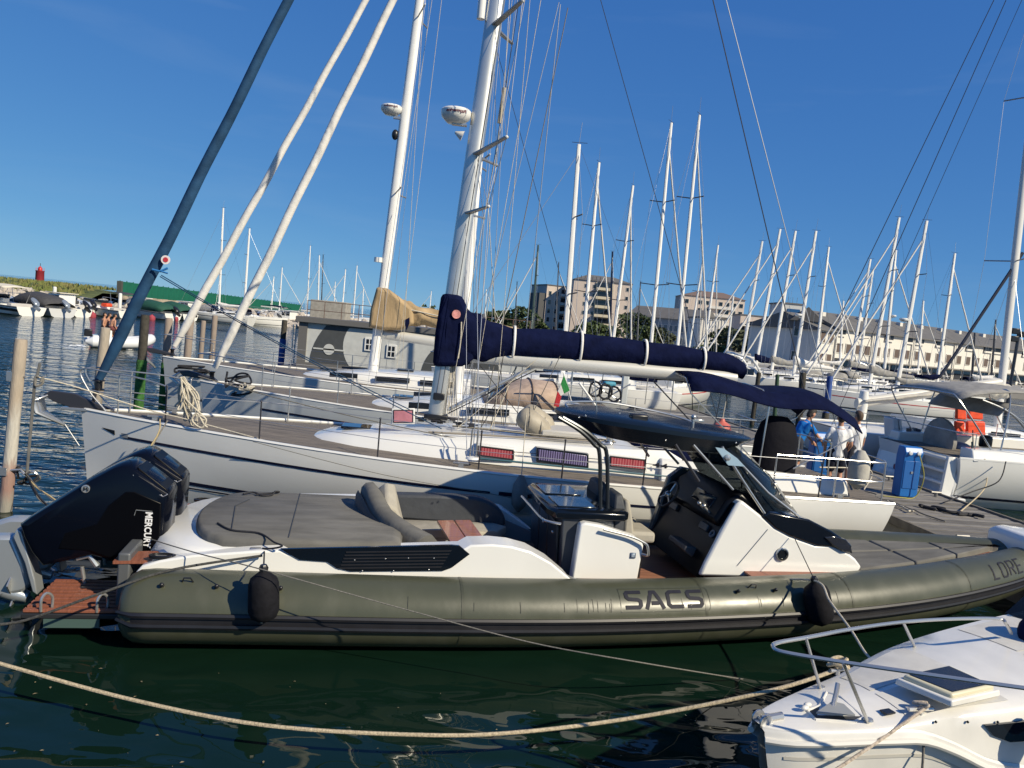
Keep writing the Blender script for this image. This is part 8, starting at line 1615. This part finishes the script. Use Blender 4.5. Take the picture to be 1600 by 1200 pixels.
# awnings and cars' worth of clutter stay out; street lamp at the right
def flood_mast():
    p = at_y(1578, 600, 60); q = at_y(1592, 520, 60); t = thing('flood_light_mast', 'dark slim floodlight mast near the right edge', 'light mast', (p[0], p[1], 0)); MB().tube([(0, 0, 0), tuple(V(*q) - V(p[0], p[1], 0))], .12, 8).build('pole', DKSTEEL, t)
    for dx, dz in ((-.3, .1), (-.3, -.5), (.3, -.1)): MB().box(V(*q) - V(p[0], p[1], 0) + V(dx, 0, dz), (.6, .3, .45)).build('flood_light', BLACK, t, bevel=.05)
flood_mast()
# ------------------------------------------------------------------ trees
def leaf_mat(name, c): return mat(name, c, .8, var=.55, vscale=.55, col2=tuple(x * .5 for x in c))
LEAF = [leaf_mat('pine_leaves', (.045, .075, .022)), leaf_mat('bush_leaves', (.07, .105, .03)), leaf_mat('cypress_leaves', (.025, .05, .022)), leaf_mat('olive_leaves', (.085, .10, .05))]; BARK = mat('bark', (.10, .075, .055), .9)
def tree(label, px, pyb, pyt, Y, w, kind=0, seed=0, name='pine_tree', squash=None, zb=1.1):
    b = at_y(px, pyb, Y); tp = at_y(px, pyt, Y); t = thing(name, label, 'tree', (b[0], Y, zb)); h = tp[2] - zb; rr = random.Random(seed); mb = MB(); cyp = kind == 2
    cw = w / 2; cz0 = h * (.10 if cyp or kind == 1 else .38); n = 900 if w > 5 else 520
    cl = [V(rr.gauss(0, .42) * cw * (.5 if cyp else 1), rr.gauss(0, .42) * cw * .8, cz0 + (h - cz0) * rr.uniform(.12, .9)) for _ in range(16)]
    for _ in range(n):
        c = cl[rr.randrange(16)]; zt_ = (c[2] - cz0) / (h - cz0); rad = cw * (.42 if not cyp else .35 * (1.1 - zt_)) ; p = c + V(rr.gauss(0, .45), rr.gauss(0, .45), rr.gauss(0, .38)) * rad
        k = abs(p[0]) / cw; lim = cz0 + (h - cz0) * (1 - .55 * k * k) if not cyp else h
        if p[2] > lim: p[2] = lim - rr.random() * .4
        s = rr.uniform(.25, .6) * (w / 8) ** .4; u = V(rr.gauss(0, 1), rr.gauss(0, 1), rr.gauss(0, .6)); u /= np.linalg.norm(u); v = np.cross(u, V(rr.gauss(0, 1), rr.gauss(0, 1), rr.gauss(0, 1))); v /= np.linalg.norm(v) + 1e-6
        mb.add([p - u * s, p + v * s * .6, p + u * s, p - v * s * .6], [(0, 1, 2, 3)])
    stuff_ = mb.build('crown', LEAF[kind], t, smooth=False)
    MB().tube([(0, 0, -.5), (.1, 0, h * .3), (-.05, .1, h * .7)], [w * .035, w * .028, w * .012], 7).tube([(.08, 0, h * .3), (w * .2, .1, h * .6)], [w * .02, w * .008], 5).tube([(.08, 0, h * .34), (-w * .2, -.1, h * .62)], [w * .02, w * .008], 5).build('trunk', BARK, t)
for i, (px, yb, yt, Y, w, k, lab) in enumerate(((782, 520, 486, 240, 12, 0, 'dark pine left of the beige apartment block, left of its pair'), (808, 520, 479, 235, 13, 0, 'dark pine left of the beige apartment block, right of its pair'), (835, 522, 500, 240, 8, 1, 'low green bush tree at the left foot of the beige apartment block'), (925, 535, 503, 150, 8, 1, 'green bush tree before the beige apartment block balconies'), (945, 538, 508, 150, 7, 1, 'smaller green bush tree right of the balcony bay foot'), (985, 540, 487, 170, 9, 0, 'round dark pine right of the beige apartment block'), (1006, 542, 510, 150, 6, 1, 'round green tree before the long grey blue building, left one'), (1030, 545, 512, 150, 6, 3, 'grey green tree before the long grey blue building, right one'), (1112, 555, 538, 120, 6, 1, 'low bush at the foot of the blank white hall'), (1133, 552, 512, 140, 7, 0, 'dark tree right of the blank white hall'), (1152, 555, 516, 135, 8, 3, 'grey green tree between hall and small beige block'), (1175, 560, 528, 125, 7, 3, 'grey green tree below the small beige block'), (1196, 545, 512, 150, 8, 1, 'bright green tree right of the small beige block'), (1203, 570, 520, 118, 5, 2, 'dark cypress left of the blue grey gable house, taller one'), (1216, 570, 528, 118, 4, 2, 'dark cypress left of the blue grey gable house, shorter one'), (1226, 555, 525, 150, 7, 1, 'green tree behind the blue grey gable house'))):
    tree(lab, px, yb, yt, Y, w, k, i, ('pine_tree', 'bush_tree', 'cypress_tree', 'olive_tree')[k])
for i, (px, w) in enumerate(((600, 60), (700, 60), (755, 30))):
    pass
mb = MB(); rr = random.Random(77)
for _ in range(9000):
    X = rr.uniform(-60, 420); Y = 345 + rr.uniform(0, 18); z = 1.2 + abs(rr.gauss(0, 2.4)) * (.5 + .5 * math.sin(X * .11) ** 2); s = rr.uniform(.5, 1.4); a = rr.uniform(0, 3.1)
    mb.add([(X - s * math.cos(a), Y - s * math.sin(a), z - .5), (X + s * math.cos(a), Y + s * math.sin(a), z - .4), (X, Y, z + s)], [(0, 1, 2)])
stuff(tag(mb.build('far_wood', LEAF[0], smooth=False), 'far dark band of trees along the shore behind all the boats', 'trees'))
b = at_y(1180, 558, 116); t, W_, Hh = building('garden_house', 'low house with red tiled roof behind the grey green trees', 'house', 1150, 1200, 140, 140, 4.2, 7, PINK, 1.1, 1, 4, 'gable', TILER, 1.6, wsize=(.9, 1.0), z1=1.5)
